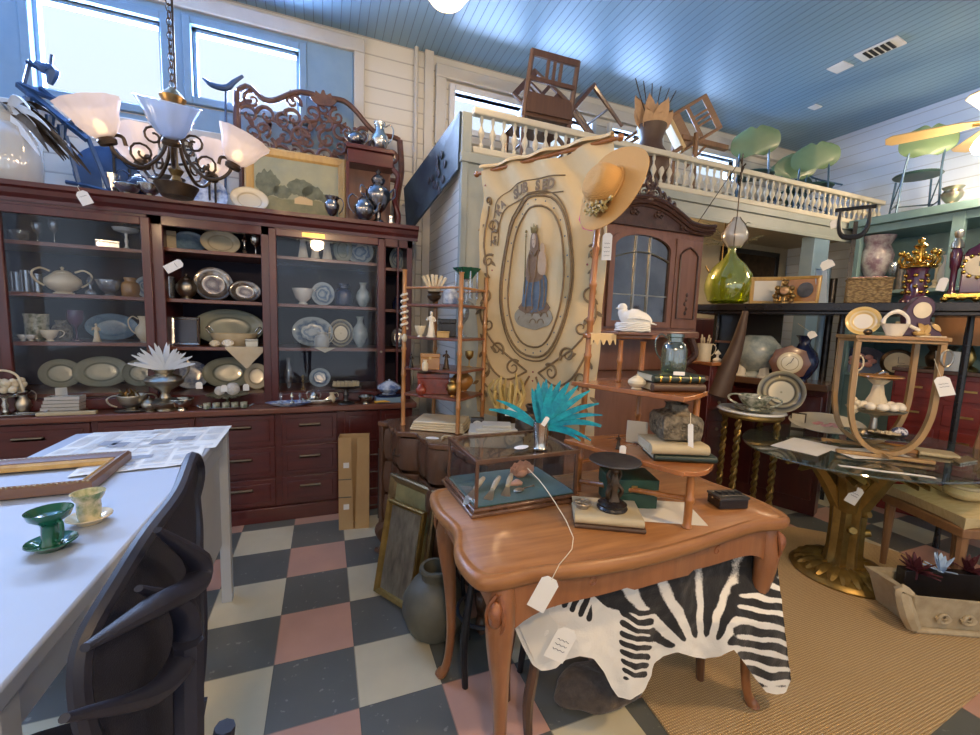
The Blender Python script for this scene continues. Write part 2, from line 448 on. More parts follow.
def floor_mat():
    m, nt, b, o = _new('checker_tiles')
    b.inputs['Roughness'].default_value = .3
    N = nt.nodes.new
    tc = N('ShaderNodeTexCoord'); mp = N('ShaderNodeMapping'); mp.inputs['Location'].default_value = (-.1042 / .3048, 2.9573 / .3048, 0)
    mp.inputs['Scale'].default_value = (1 / .3048, -1 / .3048, 1); lk(nt, tc.outputs['Object'], mp.inputs[0])
    sp = N('ShaderNodeSeparateXYZ'); lk(nt, mp.outputs[0], sp.inputs[0])
    def mth(op, a, b_=None):
        n = N('ShaderNodeMath'); n.operation = op
        for i, q in enumerate((a, b_)):
            if q is None: continue
            if isinstance(q, (int, float)): n.inputs[i].default_value = q
            else: lk(nt, q, n.inputs[i])
        return n.outputs[0]
    fx = mth('FLOOR', sp.outputs[0]); fy = mth('FLOOR', sp.outputs[1])
    par = mth('MODULO', mth('ADD', mth('ADD', fx, fy), 200), 2)      # 1 -> gray
    colp = mth('MODULO', mth('ADD', fx, 200), 2)                     # odd column -> pink
    def mix(f, a, c):
        x = N('ShaderNodeMix'); x.data_type = 'RGBA'; lk(nt, f, x.inputs[0])
        for i, q in ((6, a), (7, c)):
            if isinstance(q, tuple): x.inputs[i].default_value = c4(q)
            else: lk(nt, q, x.inputs[i])
        return x.outputs[2]
    base = mix(par, mix(colp, (.68, .62, .44), (.63, .36, .27)), (.135, .145, .135))
    n1 = N('ShaderNodeTexNoise'); n1.inputs['Scale'].default_value = 30; n1.inputs['Detail'].default_value = 6; lk(nt, tc.outputs['Object'], n1.inputs['Vector'])
    r1 = N('ShaderNodeValToRGB'); r1.color_ramp.elements[0].position = .65; r1.color_ramp.elements[1].position = .70
    r1.color_ramp.elements[1].color = (.6, .6, .6, 1); lk(nt, n1.outputs['Fac'], r1.inputs[0])
    flecks = mix(mth('MULTIPLY', r1.outputs[0], par), base, (.38, .38, .35))
    n2 = N('ShaderNodeTexNoise'); n2.inputs['Scale'].default_value = 4; n2.inputs['Detail'].default_value = 4; lk(nt, tc.outputs['Object'], n2.inputs['Vector'])
    soft = N('ShaderNodeMix'); soft.data_type = 'RGBA'; soft.blend_type = 'MULTIPLY'; soft.inputs[0].default_value = .35
    lk(nt, flecks, soft.inputs[6]); lk(nt, n2.outputs['Fac'], soft.inputs[7])
    gx = mth('FRACT', sp.outputs[0]); gy = mth('FRACT', sp.outputs[1])
    line = mth('MAXIMUM', mth('LESS_THAN', gx, .012), mth('LESS_THAN', gy, .012))
    lk(nt, mix(mth('MULTIPLY', line, .5), soft.outputs[2], (.08, .07, .06)), b.inputs['Base Color'])
    return m
floor_mat()

def weave(name, c, c2, s):
    m, nt, b, o = _new(name)
    b.inputs['Roughness'].default_value = .9
    N = nt.nodes.new; tc = N('ShaderNodeTexCoord')
    ws = []
    for ax in ('X', 'Y'):
        w = N('ShaderNodeTexWave'); w.bands_direction = ax; w.inputs['Scale'].default_value = s; w.inputs['Distortion'].default_value = .8; w.inputs['Detail'].default_value = 2; w.inputs['Detail Scale'].default_value = 4
        lk(nt, tc.outputs['Object'], w.inputs['Vector']); ws.append(w.outputs['Fac'])
    mu = N('ShaderNodeMath'); mu.operation = 'MULTIPLY'; lk(nt, ws[0], mu.inputs[0]); lk(nt, ws[1], mu.inputs[1])
    r = N('ShaderNodeValToRGB'); r.color_ramp.elements[0].color = c4(c2); r.color_ramp.elements[1].color = c4(c); r.color_ramp.elements[0].position = .0; r.color_ramp.elements[1].position = .35
    lk(nt, mu.outputs[0], r.inputs[0]); lk(nt, r.outputs[0], b.inputs['Base Color'])
    bp = N('ShaderNodeBump'); bp.inputs['Strength'].default_value = .7; bp.inputs['Distance'].default_value = .006
    lk(nt, mu.outputs[0], bp.inputs['Height']); lk(nt, bp.outputs[0], b.inputs['Normal'])
    return m
weave('jute', (.66, .47, .24), (.38, .24, .11), 34)

def zebra_mat():
    m, nt, b, o = _new('zebra')
    b.inputs['Roughness'].default_value = .85; b.inputs['Sheen Weight'].default_value = .2
    N = nt.nodes.new; at = N('ShaderNodeAttribute'); at.attribute_name = 'stripe'
    tc = N('ShaderNodeTexCoord'); n = N('ShaderNodeTexNoise'); n.inputs['Scale'].default_value = 160; lk(nt, tc.outputs['Object'], n.inputs['Vector'])
    ad = N('ShaderNodeMath'); ad.operation = 'MULTIPLY_ADD'; ad.inputs[1].default_value = .16; lk(nt, n.outputs['Fac'], ad.inputs[0]); lk(nt, at.outputs['Fac'], ad.inputs[2])
    r = N('ShaderNodeValToRGB'); r.color_ramp.elements[0].position = .52; r.color_ramp.elements[1].position = .62
    r.color_ramp.elements[0].color = (.80, .77, .70, 1); r.color_ramp.elements[1].color = (.010, .010, .012, 1)
    lk(nt, ad.outputs[0], r.inputs[0]); lk(nt, r.outputs[0], b.inputs['Base Color'])
    bp = N('ShaderNodeBump'); bp.inputs['Strength'].default_value = .35; bp.inputs['Distance'].default_value = .004; lk(nt, n.outputs['Fac'], bp.inputs['Height']); lk(nt, bp.outputs[0], b.inputs['Normal'])
    return m
zebra_mat()

def ring_mat(name, cols, scale=1.0, spots=None, axis='y'):
    """plate decoration: rings by distance from the middle of the plate. cols=[(pos,col)...] radius in metres"""
    m, nt, b, o = _new(name)
    b.inputs['Roughness'].default_value = .2; b.inputs['Coat Weight'].default_value = .3
    N = nt.nodes.new; at = N('ShaderNodeAttribute'); at.attribute_name = 'rad'
    r = N('ShaderNodeValToRGB'); r.color_ramp.interpolation = 'LINEAR'
    while len(r.color_ramp.elements) < len(cols): r.color_ramp.elements.new(.5)
    for e, (p, c) in zip(r.color_ramp.elements, cols): e.position = p; e.color = c4(c)
    if spots:
        tc = N('ShaderNodeTexCoord'); n = N('ShaderNodeTexVoronoi'); n.inputs['Scale'].default_value = spots; lk(nt, tc.outputs['Object'], n.inputs['Vector'])
        ad = N('ShaderNodeMath'); ad.operation = 'MULTIPLY_ADD'; ad.inputs[1].default_value = .3; lk(nt, n.outputs['Distance'], ad.inputs[0]); lk(nt, at.outputs['Fac'], ad.inputs[2])
        lk(nt, ad.outputs[0], r.inputs[0])
    else: lk(nt, at.outputs['Fac'], r.inputs[0])
    lk(nt, r.outputs[0], b.inputs['Base Color'])
    return m
ring_mat('plate_cream', [(0, (.68, .60, .42)), (.55, (.66, .57, .40)), (.62, (.5, .42, .28)), (.68, (.70, .62, .45)), (.92, (.66, .58, .40)), (1, (.5, .4, .25))])
ring_mat('plate_gold', [(0, (.72, .68, .60)), (.5, (.72, .68, .60)), (.56, (.62, .42, .12)), (.7, (.70, .60, .40)), (.8, (.60, .40, .10)), (1, (.7, .5, .2))])
ring_mat('plate_dark_rim', [(0, (.30, .25, .12)), (.07, (.74, .66, .46)), (.5, (.74, .66, .46)), (.56, (.04, .035, .03)), (.68, (.50, .44, .28)), (.8, (.03, .028, .025)), (1, (.42, .38, .25))])
ring_mat('plate_blue_rim', [(0, (.45, .52, .56)), (.35, (.40, .47, .52)), (.5, (.10, .17, .28)), (.65, (.48, .54, .55)), (.8, (.10, .16, .26)), (1, (.40, .46, .48))], spots=25)
ring_mat('plate_gray', [(0, (.34, .36, .28)), (.5, (.38, .40, .32)), (.58, (.20, .22, .18)), (.65, (.40, .42, .34)), (1, (.28, .30, .24))])
ring_mat('plate_silver', [(0, (.10, .10, .12)), (.2, (.5, .48, .44)), (.5, (.16, .15, .17)), (.7, (.66, .62, .55)), (1, (.25, .22, .2))], spots=18)
MATS['plate_silver'].node_tree.nodes['Principled BSDF'].inputs['Metallic'].default_value = .8
ring_mat('clock_dial', [(0, (.15, .10, .05)), (.06, (.74, .68, .50)), (.6, (.76, .70, .54)), (.66, (.35, .28, .15)), (.72, (.72, .66, .50)), (1, (.6, .5, .3))])
mat('caramel_gilt', (.58, .44, .16), (.36, .24, .07), rough=.5, scale=20)
mat('gilt_old', (.26, .19, .09), (.15, .10, .05), rough=.4, metal=.6, scale=14, bump=.3)
mat('mirror_old2', (.030, .033, .034), (.015, .017, .02), rough=.10, metal=0, scale=3)
mat('lace_cream', (.62, .52, .36), (.5, .4, .26), rough=.8)
mat('blue_white2', (.50, .54, .50), (.20, .26, .26), rough=.2, coat=.3, scale=9, contrast=.3)
mat('twig_green', (.20, .19, .09), (.12, .10, .05), rough=.7)
mat('bronze_gilt', (.38, .25, .09), (.14, .085, .04), rough=.35, metal=.9, scale=20, bump=.3)
mat('blue_card', (.48, .58, .70), (.42, .52, .64), rough=.6)
mat('vase_floral', (.58, .56, .56), (.26, .17, .22), rough=.2, coat=.3, scale=14, contrast=.3)
mat('carve_dark', (.16, .07, .045), (.06, .025, .02), rough=.35, scale=20, bump=.3, coat=.2)
mat('lacquer_red', (.28, .04, .015), (.12, .02, .01), rough=.2, scale=30, coat=.5, bump=.3)
wood('frame_brown', (.22, .12, .07), (.12, .06, .035), .35, .2, 'x')
mat('fan_wood', (.66, .48, .24), (.56, .38, .17), rough=.4, scale=6)
# ---------------------------------------------------------------- the room
XL, XR, YF, YB, ZC = -3.4, 5.3, -3.4, 3.65, 3.55
b = B(); b.b2((XL - .1, YF - .1, -.1), (XR + .1, YB + .1, 0)); S(b.put('floor', 'checker_tiles', smooth=False))
b = B(); b.b2((XL - .1, YF - .1, ZC), (XR + .1, YB + .1, ZC + .1)); S(b.put('ceiling', 'bead_ceiling', smooth=False))

def wall_with_holes(name, m, x0, x1, z0, z1, holes, y, th, swap=False):
    b = B(); xs = sorted({x0, x1} | {h[0] for h in holes} | {h[1] for h in holes})
    def bb(xa, xb, za, zb):
        if swap: b.b2((y, xa, za), (y + th, xb, zb))
        else: b.b2((xa, y, za), (xb, y + th, zb))
    for a, c in zip(xs, xs[1:]):
        h = [q for q in holes if q[0] <= a + 1e-6 and q[1] >= c - 1e-6]
        if h: bb(a, c, z0, h[0][2]); bb(a, c, h[0][3], z1)
        else: bb(a, c, z0, z1)
    return S(b.put(name, m, smooth=False))

WIN = [(-3.0, -2.0, 2.74, 3.30), (-1.66, -1.0, 2.74, 3.30), (-.83, -.16, 2.86, 3.32), (1.03, 1.66, 3.02, 3.30), (1.78, 2.38, 3.02, 3.30), (2.62, 3.2, 3.02, 3.30), (3.72, 4.28, 3.05, 3.28)]
wall_with_holes('wall_back', 'wall_lap', XL, XR, 0, ZC, WIN, YB, .12)
wall_with_holes('wall_right', 'wall_lap_blue', YF, YB, 0, ZC, [], XR, .1, True)
FW = [(-3.0, -1.2, .5, 2.7), (-.9, .9, .1, 2.9), (1.4, 3.2, .5, 2.7), (3.5, 4.9, .5, 2.7)]  # unseen storefront openings, added so fill light can enter from behind
wall_with_holes('wall_front', 'paint_cream', XL, XR, 0, ZC, FW, YF - .1, .1)
LW = [(-2.8, -1.0, .8, 2.8), (-.6, 1.2, .8, 2.8)]
wall_with_holes('wall_left', 'wall_lap', YF, YB, 0, ZC, LW, XL - .1, .1, True)

def window(n, x0, x1, z0, z1, m):
    b = B(); w = .05; y0, y1 = YB - .035, YB + .07
    b.b2((x0 - w, y0, z0 - w), (x0, y1, z1 + w)); b.b2((x1, y0, z0 - w), (x1 + w, y1, z1 + w))
    b.b2((x0, y0, z1), (x1, y1, z1 + w)); b.b2((x0, y0, z0 - w), (x1, y1, z0))
    o = S(b.put('window_%d' % n, m, bevel=.006))
    b = B(); b.b2((x0, YB + .04, z0), (x1, YB + .045, z1)); b.put('pane', 'pane', o, smooth=False)
    if m == 'paint_blue':
        b = B(); s = .022
        for a, c in (((x0, YB + .02, z0), (x0 + s, YB + .06, z1)), ((x1 - s, YB + .02, z0), (x1, YB + .06, z1)), ((x0, YB + .02, z0), (x1, YB + .06, z0 + s)), ((x0, YB + .02, z1 - s), (x1, YB + .06, z1))): b.b2(a, c)
        b.put('sash', m, o)
for i, w in enumerate(WIN): window(i + 1, *w, 'paint_blue' if i < 3 else 'white_trim')
for i, (a, c, z0, z1) in enumerate(FW):
    b = B(); b.b2((a, YF - .05, z0), (c, YF - .045, z1)); o = S(b.put('window_%d' % (i + 8), 'pane', smooth=False))  # panes of the added storefront openings
for i, (a, c, z0, z1) in enumerate(LW):
    b = B(); b.b2((XL - .05, a, z0), (XL - .045, c, z1)); o = S(b.put('window_%d' % (i + 12), 'pane', smooth=False))
# casing that runs round the two big clerestory windows, the blue panels between them
b = B(); y0 = YB - .05
b.b2((-3.3, y0, 3.40), (.30, YB, 3.50)); b.b2((.22, y0, 2.62), (.30, YB, 3.40)); b.b2((-3.3, y0, 2.56), (.22, YB, 2.64))
S(b.put('trim_1', 'paint_trim', bevel=.008))
b = B()
for x0, x1 in ((-2.0 + .05, -1.71), (-.95, -.88), (-.11, .22), (-3.3, -3.05)): b.b2((x0, YB - .018, 2.64), (x1, YB, 3.405))
b.b2((-1.71, YB - .018, 3.35), (-.95, YB, 3.405)); b.b2((-.88, YB - .018, 3.37), (-.11, YB, 3.405)); b.b2((-1.71, YB - .018, 2.64), (-.95, YB, 2.68)); b.b2((-.88, YB - .018, 2.64), (-.11, YB, 2.80))
S(b.put('trim_2', 'paint_blue', bevel=.004))
b = B(); b.b2((.86, y0, 3.37), (5.3, YB, 3.47)); b.b2((.86, y0, 2.85), (.95, YB, 3.37)); b.b2((.95, y0, 2.90), (5.3, YB, 2.96))
S(b.put('trim_3', 'paint_trim', bevel=.008))
b = B(); b.cyl((.70, YB - .03, 0.0), (.70, YB - .03, ZC), .018, n=10); b.cyl((.60, YB - .02, 2.33), (.82, YB - .02, 2.33), .010, n=8)
b.b2((.77, YB - .04, 0), (.84, YB, ZC))
S(b.put('trim_4', 'paint_trim'))
b = B(); b.b2((XR - .03, YF, 0), (XR, YB, .14)); S(b.put('baseboard_right', 'paint_trim'))

# ---- room inside the room with the balustrade deck on top
BX, BY = .83, 2.70
b = B(); b.b2((BX, BY + .03, 0), (BX + .05, YB - .005, 2.66)); S(b.put('wall_inner_left', 'box_lap', smooth=False))
b = B(); b.b2((BX - .005, BY, 0), (1.86, BY + .06, 2.40)); b.b2((1.86, BY, 2.30), (XR, BY + .06, 2.40))
S(b.put('wall_inner_front', 'paint_fascia', bevel=.004))
b = B(); b.b2((BX + .05, BY + .02, 2.40), (XR, YB, 2.46)); S(b.put('ceiling_inner', 'plaster_in', smooth=False))
b = B(); b.b2((BX - .02, BY - .02, 2.40), (XR, BY + .06, 2.46)); b.b2((BX - .015, BY - .015, 2.46), (BX + .05, BY + .05, 2.70)); b.b2((BX - .012, BY + .05, 2.60), (BX + .06, YB - .01, 2.67))
b.b2((1.86, BY - .012, 2.28), (XR, BY + .0, 2.31)); S(b.put('trim_5', 'paint_fascia', bevel=.004))
b = B(); b.b2((BX - .012, BY - .012, 0), (BX + .03, BY + .03, 2.40)); S(b.put('trim_6', 'paint_fascia', bevel=.004))
b = B(); b.b2((4.30, BY + .0, 0), (4.52, BY + .12, 2.30)); S(b.put('trim_7', 'paint_blue', bevel=.004))
b = B(); b.b2((1.9, YB - .02, 0), (XR, YB - .004, 2.40)); S(b.put('wall_inner_back', 'plaster_in', smooth=False))

bal = T('balustrade', 'long cream turned balustrade along the front edge of the loft deck', 'balustrade', (0, 0, 0))
b = B(); b.b2((BX + .06, BY - .02, 2.70), (XR - .01, BY + .04, 2.742)); b.put('top_rail', 'paint_cream', bal, bevel=.008)
b = B(); b.b2((BX + .06, BY - .015, 2.462), (XR - .01, BY + .035, 2.505)); b.put('bottom_rail', 'paint_cream', bal, bevel=.008)
b = B(); b.lathe([(.009, 0), (.014, .01), (.014, .022), (.007, .03), (.009, .05), (.021, .078), (.023, .09), (.018, .108), (.008, .128), (.007, .15), (.012, .165), (.012, .178), (.009, .196)], 10)
sp0 = b.put('baluster', 'paint_cream', bal); n = 0
x = BX + .12
while x < XR - .03:
    o = sp0 if n == 0 else sp0.copy()
    if n: COL.objects.link(o)
    o.location = (x, BY + .01, 2.505); x += .078 - (.0 if x < 3 else 0); n += 1

# ceiling register and little hatch
def ztop(p): return (p[0], p[1], ZC)
v = T('ceiling_vent', 'square white ceiling register with dark louvres on the blue ceiling', 'vent', (3.93, 2.16, ZC - .012), .1)
b = B(); b.box((0, 0, .006), (.16, .26, .010)); b.put('frame', 'white_trim', v, bevel=.002)
b = B()
for i in range(5): b.box((0, -.07 + i * .035, -.002), (.12, .020, .006))
b.put('louvre', 'black_iron', v)
b = B(); b.box((0, 0, .004), (.14, .12, .007)); tag(b.put('ceiling_plate', 'white_trim', None, loc=(3.92, 2.42, ZC - .008)), 'small blank white plate on the ceiling beside the louvred register', 'cover plate')
b = B(); b.box((0, 0, .004), (.10, .07, .007)); tag(b.put('ceiling_plate', 'white_trim', None, loc=(4.4, 2.9, ZC - .008)), 'small blank plate near where blue ceiling meets the boarded right wall', 'cover plate')

# jute rug
b = B()
q = [(1.05, .60), (2.44, .70), (3.6, .86), (3.35, 1.66), (3.16, 1.84), (2.98, 1.96), (1.2, 2.0)]
b.prism(q, .001, .009)
tag(b.put('rug', 'jute', smooth=False), 'large woven jute rug on the tiles beneath the tables', 'rug')
# ---------------------------------------------------------------- camera, daylight and lamps
cd = bpy.data.cameras.new('camera'); cam = bpy.data.objects.new('camera', cd); COL.objects.link(cam)
cd.sensor_fit = 'HORIZONTAL'; cd.sensor_width = 36; cd.lens = 36 * F_PX / 980; cd.clip_start = .02; cd.clip_end = 100
R4 = RM.to_4x4(); m = Matrix.Identity(4)
right, fwd, up = RM.col[0], RM.col[1], RM.col[2]
for i in range(3): m[i][0] = right[i]; m[i][1] = up[i]; m[i][2] = -fwd[i]
cam.matrix_world = Matrix.Translation(CAM) @ m
SC.camera = cam
w = bpy.data.worlds.new('world'); SC.world = w; w.use_nodes = True
bg = w.node_tree.nodes['Background']; bg.inputs[0].default_value = (.80, .90, 1, 1); bg.inputs[1].default_value = 1.0
def area(name, loc, rot, sx, sy, e, c):
    l = bpy.data.lights.new(name, 'AREA'); l.shape = 'RECTANGLE'; l.size = sx; l.size_y = sy; l.energy = e; l.color = c
    o = bpy.data.objects.new(name, l); COL.objects.link(o); o.location = loc; o.rotation_euler = rot; return o
for i, (x0, x1, z0, z1) in enumerate(WIN[:3]):
    wd, hh = x1 - x0, z1 - z0
    area('daylight', ((x0 + x1) / 2, YB + .16, (z0 + z1) / 2 + .03), (math.radians(-90), 0, 0), wd + .10, hh + .14, 140 * wd * hh / .37, (.50, .66, 1))
for (x0, x1) in ((1.03, 2.38), (2.62, 4.28)): area('daylight', ((x0 + x1) / 2, YB + .55, 3.30), (math.radians(-100), 0, 0), x1 - x0 + .3, .8, 200, (.44, .64, 1))
for (a, c, z0, z1) in FW: area('daylight', ((a + c) / 2, YF - .3, (z0 + z1) / 2), (math.radians(90), 0, 0), c - a, z1 - z0, 3, (1, .92, .8))  # added soft fill at the unseen storefront openings
for (a, c, z0, z1) in LW: area('daylight', (XL - .3, (a + c) / 2, (z0 + z1) / 2), (math.radians(90), 0, math.radians(-90)), c - a, z1 - z0, 4, (.70, .82, 1))
def point(loc, e, c, r=.05):
    l = bpy.data.lights.new('lamp_light', 'POINT'); l.energy = e; l.color = c; l.shadow_soft_size = r
    o = bpy.data.objects.new('lamp_light', l); COL.objects.link(o); o.location = loc; return o
WARM = (1, .68, .38)
def pendant(loc, e, label, r=.11):
    t = T('pendant_lamp', label, 'lamp', loc)
    b = B(); b.lathe([(.0, -r * .55), (r * .6, -r * .5), (r, 0), (r * .8, r * .45), (r * .35, r * .6)], 24); b.put('lamp_shade', 'milky_lamp', t)
    b = B(); b.cyl((0, 0, r * .55), (0, 0, ZC - loc[2]), .008, n=8); b.lathe([(.05, 0), (.055, .02), (.0, .03)], 12, c=(0, 0, ZC - loc[2] - .03)); b.put('stem', 'brass', t)
    point((loc[0], loc[1], loc[2] - r * 1.0), e, WARM, .09)
    return t
emit('milky_lamp', (1, .82, .46), .7)
gp = U(447, -13, 'z', 3.25)
pendant(tuple(gp), 14, 'cream glass globe lamp cut off by the top edge, above the cabinet end', .15)
pendant((-.1, -.9, 2.60), 90, 'unseen cream glass globe lamp added over the front of the shop', .12)  # unseen lamp added to light the foreground warmly from front-above
pendant((1.9, -.2, 2.70), 95, 'unseen cream glass globe lamp added right of the brown table, behind the viewer', .12)  # second unseen lamp added for more warm light
pendant((-2.2, -1.6, 2.70), 34, 'unseen cream glass globe lamp added left of the white desk, behind the viewer', .12)  # weaker unseen lamp added for warm fill on the left
point((2.6, 3.2, 2.2), 16, WARM, .08)
SC.view_settings.view_transform = 'Standard'; SC.view_settings.look = 'None'; SC.view_settings.gamma = 1; SC.view_settings.exposure = .25
SC.view_settings.use_curve_mapping = False
SC.cycles.use_denoising = True if hasattr(SC, 'cycles') else True
SC.cycles.max_bounces = 8; SC.cycles.transparent_max_bounces = 24
# ---------------------------------------------------------------- built-in cabinet along the back wall
CX0, CX1 = -2.35, .60
CZ, CT = .79, 2.055                     # counter height, top of the crown
FY = 3.15                               # front of the upper cases
base = T('drawer_base', 'long dark mahogany drawer base with wide counter under the glazed cabinet', 'cabinet', (0, 0, 0))
b = B(); b.b2((CX0, 3.07, .10), (CX1, 3.62, .745)); b.b2((CX0, 3.05, 0), (CX1, 3.62, .10)); b.put('carcass', 'mahogany', base, bevel=.004)
b = B(); b.b2((CX0 - .02, 3.0, .75), (CX1 + .02, 3.63, .79)); b.put('countertop', 'counter_wood', base, bevel=.008)
def pull(parent, x, z):
    b = B(); b.prism([(-.075, 0), (-.066, .026), (.066, .026), (.075, 0)], -.012, .0, Mx((x, 3.05, z), (math.radians(90), 0, 0)))
    b.box((x, 3.036, z + .022), (.13, .022, .008))
    b.put('handle', 'brass_old', parent, bevel=.002)
mat('brass_old', (.34, .28, .20), (.22, .17, .12), rough=.38, metal=.4)
xs = [-2.33, -1.80, -1.235, -.73, -.31, .10, .345, .585]
cols = [(-2.33, -1.83), (-1.80, -1.27), (-1.235, -.76), (-.715, -.315), (-.275, .075), (.125, .345), (.37, .58)]
for c0, c1 in cols:
    for z0, z1 in ((.53, .735), (.315, .515), (.115, .30)):
        b = B(); b.b2((c0, 3.056, z0), (c1, 3.074, z1)); b.b2((c0 + .03, 3.050, z0 + .03), (c1 - .03, 3.058, z1 - .03))
        d = b.put('drawer', 'mahogany', base, bevel=.004)
        if c1 - c0 > .3 or c0 > .3: pull(d, (c0 + c1) / 2, (z0 + z1) / 2 + .01)

hutch = T('glazed_cabinet', 'tall dark mahogany glazed cabinet full of silver and china on the drawer base', 'cabinet', (0, 0, 0))
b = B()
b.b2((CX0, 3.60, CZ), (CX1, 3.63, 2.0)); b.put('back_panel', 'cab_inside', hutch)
b = B(); b.b2((CX0, FY + .02, CZ), (CX0 + .03, 3.6, 1.98)); b.b2((CX1 - .03, FY + .02, CZ), (CX1, 3.6, 1.98)); b.b2((CX0, FY, 1.96), (CX1, 3.6, 1.985))
b.put('carcass', 'mahogany_v', hutch)
b = B()
for x0, x1 in ((-1.83, -1.635), (-.985, -.905), (-.382, -.30), (.35, .41), (.49, .505), (.56, .60)): b.b2((x0, FY, CZ), (x1, FY + .025, 1.96))
b.b2((CX0, FY, .79), (CX1, FY + .02, .865)); b.put('face_frame', 'mahogany_v', hutch, bevel=.004)
b = B(); b.b2((CX0, FY, 1.90), (CX1, FY + .03, 1.96))
b.put('frieze', 'mahogany', hutch, bevel=.004)
# crown: swept profile
b = B()
prof = [(0, 1.955), (-.012, 1.955), (-.015, 1.975), (-.035, 1.995), (-.042, 2.02), (-.06, 2.03), (-.06, 2.055), (.45, 2.055), (.45, 1.985), (0, 1.985)]
vs = [(CX0 - .02, FY + .005 + y, z) for y, z in prof] + [(CX1 + .035, FY + .005 + y, z) for y, z in prof]; n = len(prof)
b._add(vs, [tuple(range(n)), tuple(range(2 * n - 1, n - 1, -1))] + [(i, n + i, n + (i + 1) % n, (i + 1) % n) for i in range(n)])
fixn(b.put('cornice', 'mahogany', hutch, smooth=False))
SHZ = {'a': [1.755, 1.470, 1.190, .885], 'b': [1.780, 1.470, 1.168, .86], 'c': [1.785, 1.468, 1.168, .865], 'd': [1.76, 1.46, 1.165, .87]}
SEC = {'a': (-1.80, -.96), 'b': (-.93, -.36), 'c': (-.33, .39), 'd': (.42, .57), 'z': (-2.32, -1.83)}
SHZ['z'] = SHZ['a']
for k in 'zabcd':
    for z in SHZ[k]:
        b = B(); b.b2((SEC[k][0] - .02, 3.20, z - .022), (SEC[k][1] + .02, 3.6, z)); b.put('shelf', 'counter_wood', hutch, bevel=.002)
for x in (-.945, -.345, .40): b = B(); b.b2((x - .01, 3.19, CZ), (x + .01, 3.6, 1.96)); b.put('divider', 'mahogany_v', hutch)
# sliding glazed doors
def gdoor(x0, x1, z0, z1, plate=False):
    w = .045; y0, y1 = FY - .025, FY
    b = B(); b.b2((x0, y0, z0), (x0 + w, y1, z1)); b.b2((x1 - w, y0, z0), (x1, y1, z1)); b.b2((x0 + w, y0, z1 - w), (x1 - w, y1, z1)); b.b2((x0 + w, y0, z0), (x1 - w, y1, z0 + w * 1.3))
    d = b.put('door', 'mahogany_v', hutch, bevel=.004)
    b = B(); b.b2((x0 + w, FY - .014, z0 + w), (x1 - w, FY - .010, z1 - w)); b.put('glass_pane', 'pane', d, smooth=False)
    b = B(); b.cyl((x1 - w / 2, y0, 1.15), (x1 - w / 2, y0 - .016, 1.15), .008, n=8); b.put('knob', 'brass_old', d)
    if plate:
        b = B(); b.b2((x0 + .20, y0 - .004, z1 - .036), (x0 + .34, y0 + .001, z1 - .008)); b.put('brass_plate', 'brass', d)
gdoor(-1.66, -.96, .80, 1.935)
gdoor(-.335, .40, .80, 1.945, True)
gdoor(-2.32, -1.70, .80, 1.935)

# ---------------------------------------------------------------- white work desk, papers
desk = T('desk', 'white painted work desk with grey side panel in the left foreground', 'desk', (-.70, 1.45, 0))
L0, L1, D0, D1 = -.29, .275, -.72, .815
b = B(); b.b2((L0, D0, .825), (L1, D1, .86)); b.put('desktop', 'desk_white', desk, bevel=.006)
b = B(); b.b2((L0 + .02, D0 + .03, .745), (L1 - .02, D1 - .02, .825)); b.put('apron', 'desk_white', desk)
b = B(); b.b2((L1 - .05, D0 + .55, .30), (L1 - .035, D1 - .06, .75)); b.put('side_panel', 'desk_gray', desk)
for sx, sy in ((L1 - .025, D1 - .025), (L0 + .03, D1 - .025), (L1 - .025, D0 + .03), (L0 + .03, D0 + .03)):
    b = B(); b.b2((sx - .022, sy - .022, 0), (sx + .022, sy + .022, .825)); b.put('leg', 'desk_gray', desk, bevel=.003)

def news(cx, cy, w, h, rz, label, seed, z=.861):
    r = random.Random(seed)
    t = T('newspaper', label, 'newspaper', (cx, cy, z), rz, 'newspaper sheets on the white desk')
    b = B(); b.ngrid(lambda u, v: (w * (u - .5), h * (v - .5), .0006 + .0025 * abs(math.sin(u * 9 + seed) * math.cos(v * 6 + seed))), 14, 14, .0006); b.put('sheet', 'paper', t)
    b = B()
    for c in range(4):
        x0 = -w * .46 + c * w * .235
        y = h * .44
        while y > -h * .44:
            if r.random() < .12: y -= .02; continue
            b.b2((x0, y - .0045, .0042), (x0 + w * .20, y - .001, .0044)); y -= .0085
    tag(b.put('print', 'gray_ink', t), 'grey columns of print', kind='stuff')
    b = B()
    for _ in range(2):
        x0 = r.uniform(-w * .35, w * .1); y0 = r.uniform(-h * .3, h * .2); b.b2((x0, y0, .0046), (x0 + w * .22, y0 + h * .16, .0048))
    b.put('photo', 'photo_ink', t)
    return t
news(-.56, 2.08, .30, .36, .02, 'newspaper sheet at the far right corner of the white desk', 1)
news(-.80, 2.05, .26, .40, -.03, 'newspaper sheet at the far left corner of the white desk', 2, .8625)
news(-.60, 1.80, .34, .24, .12, 'newspaper sheet under the empty picture frame\'s corner on the desk', 3, .864)

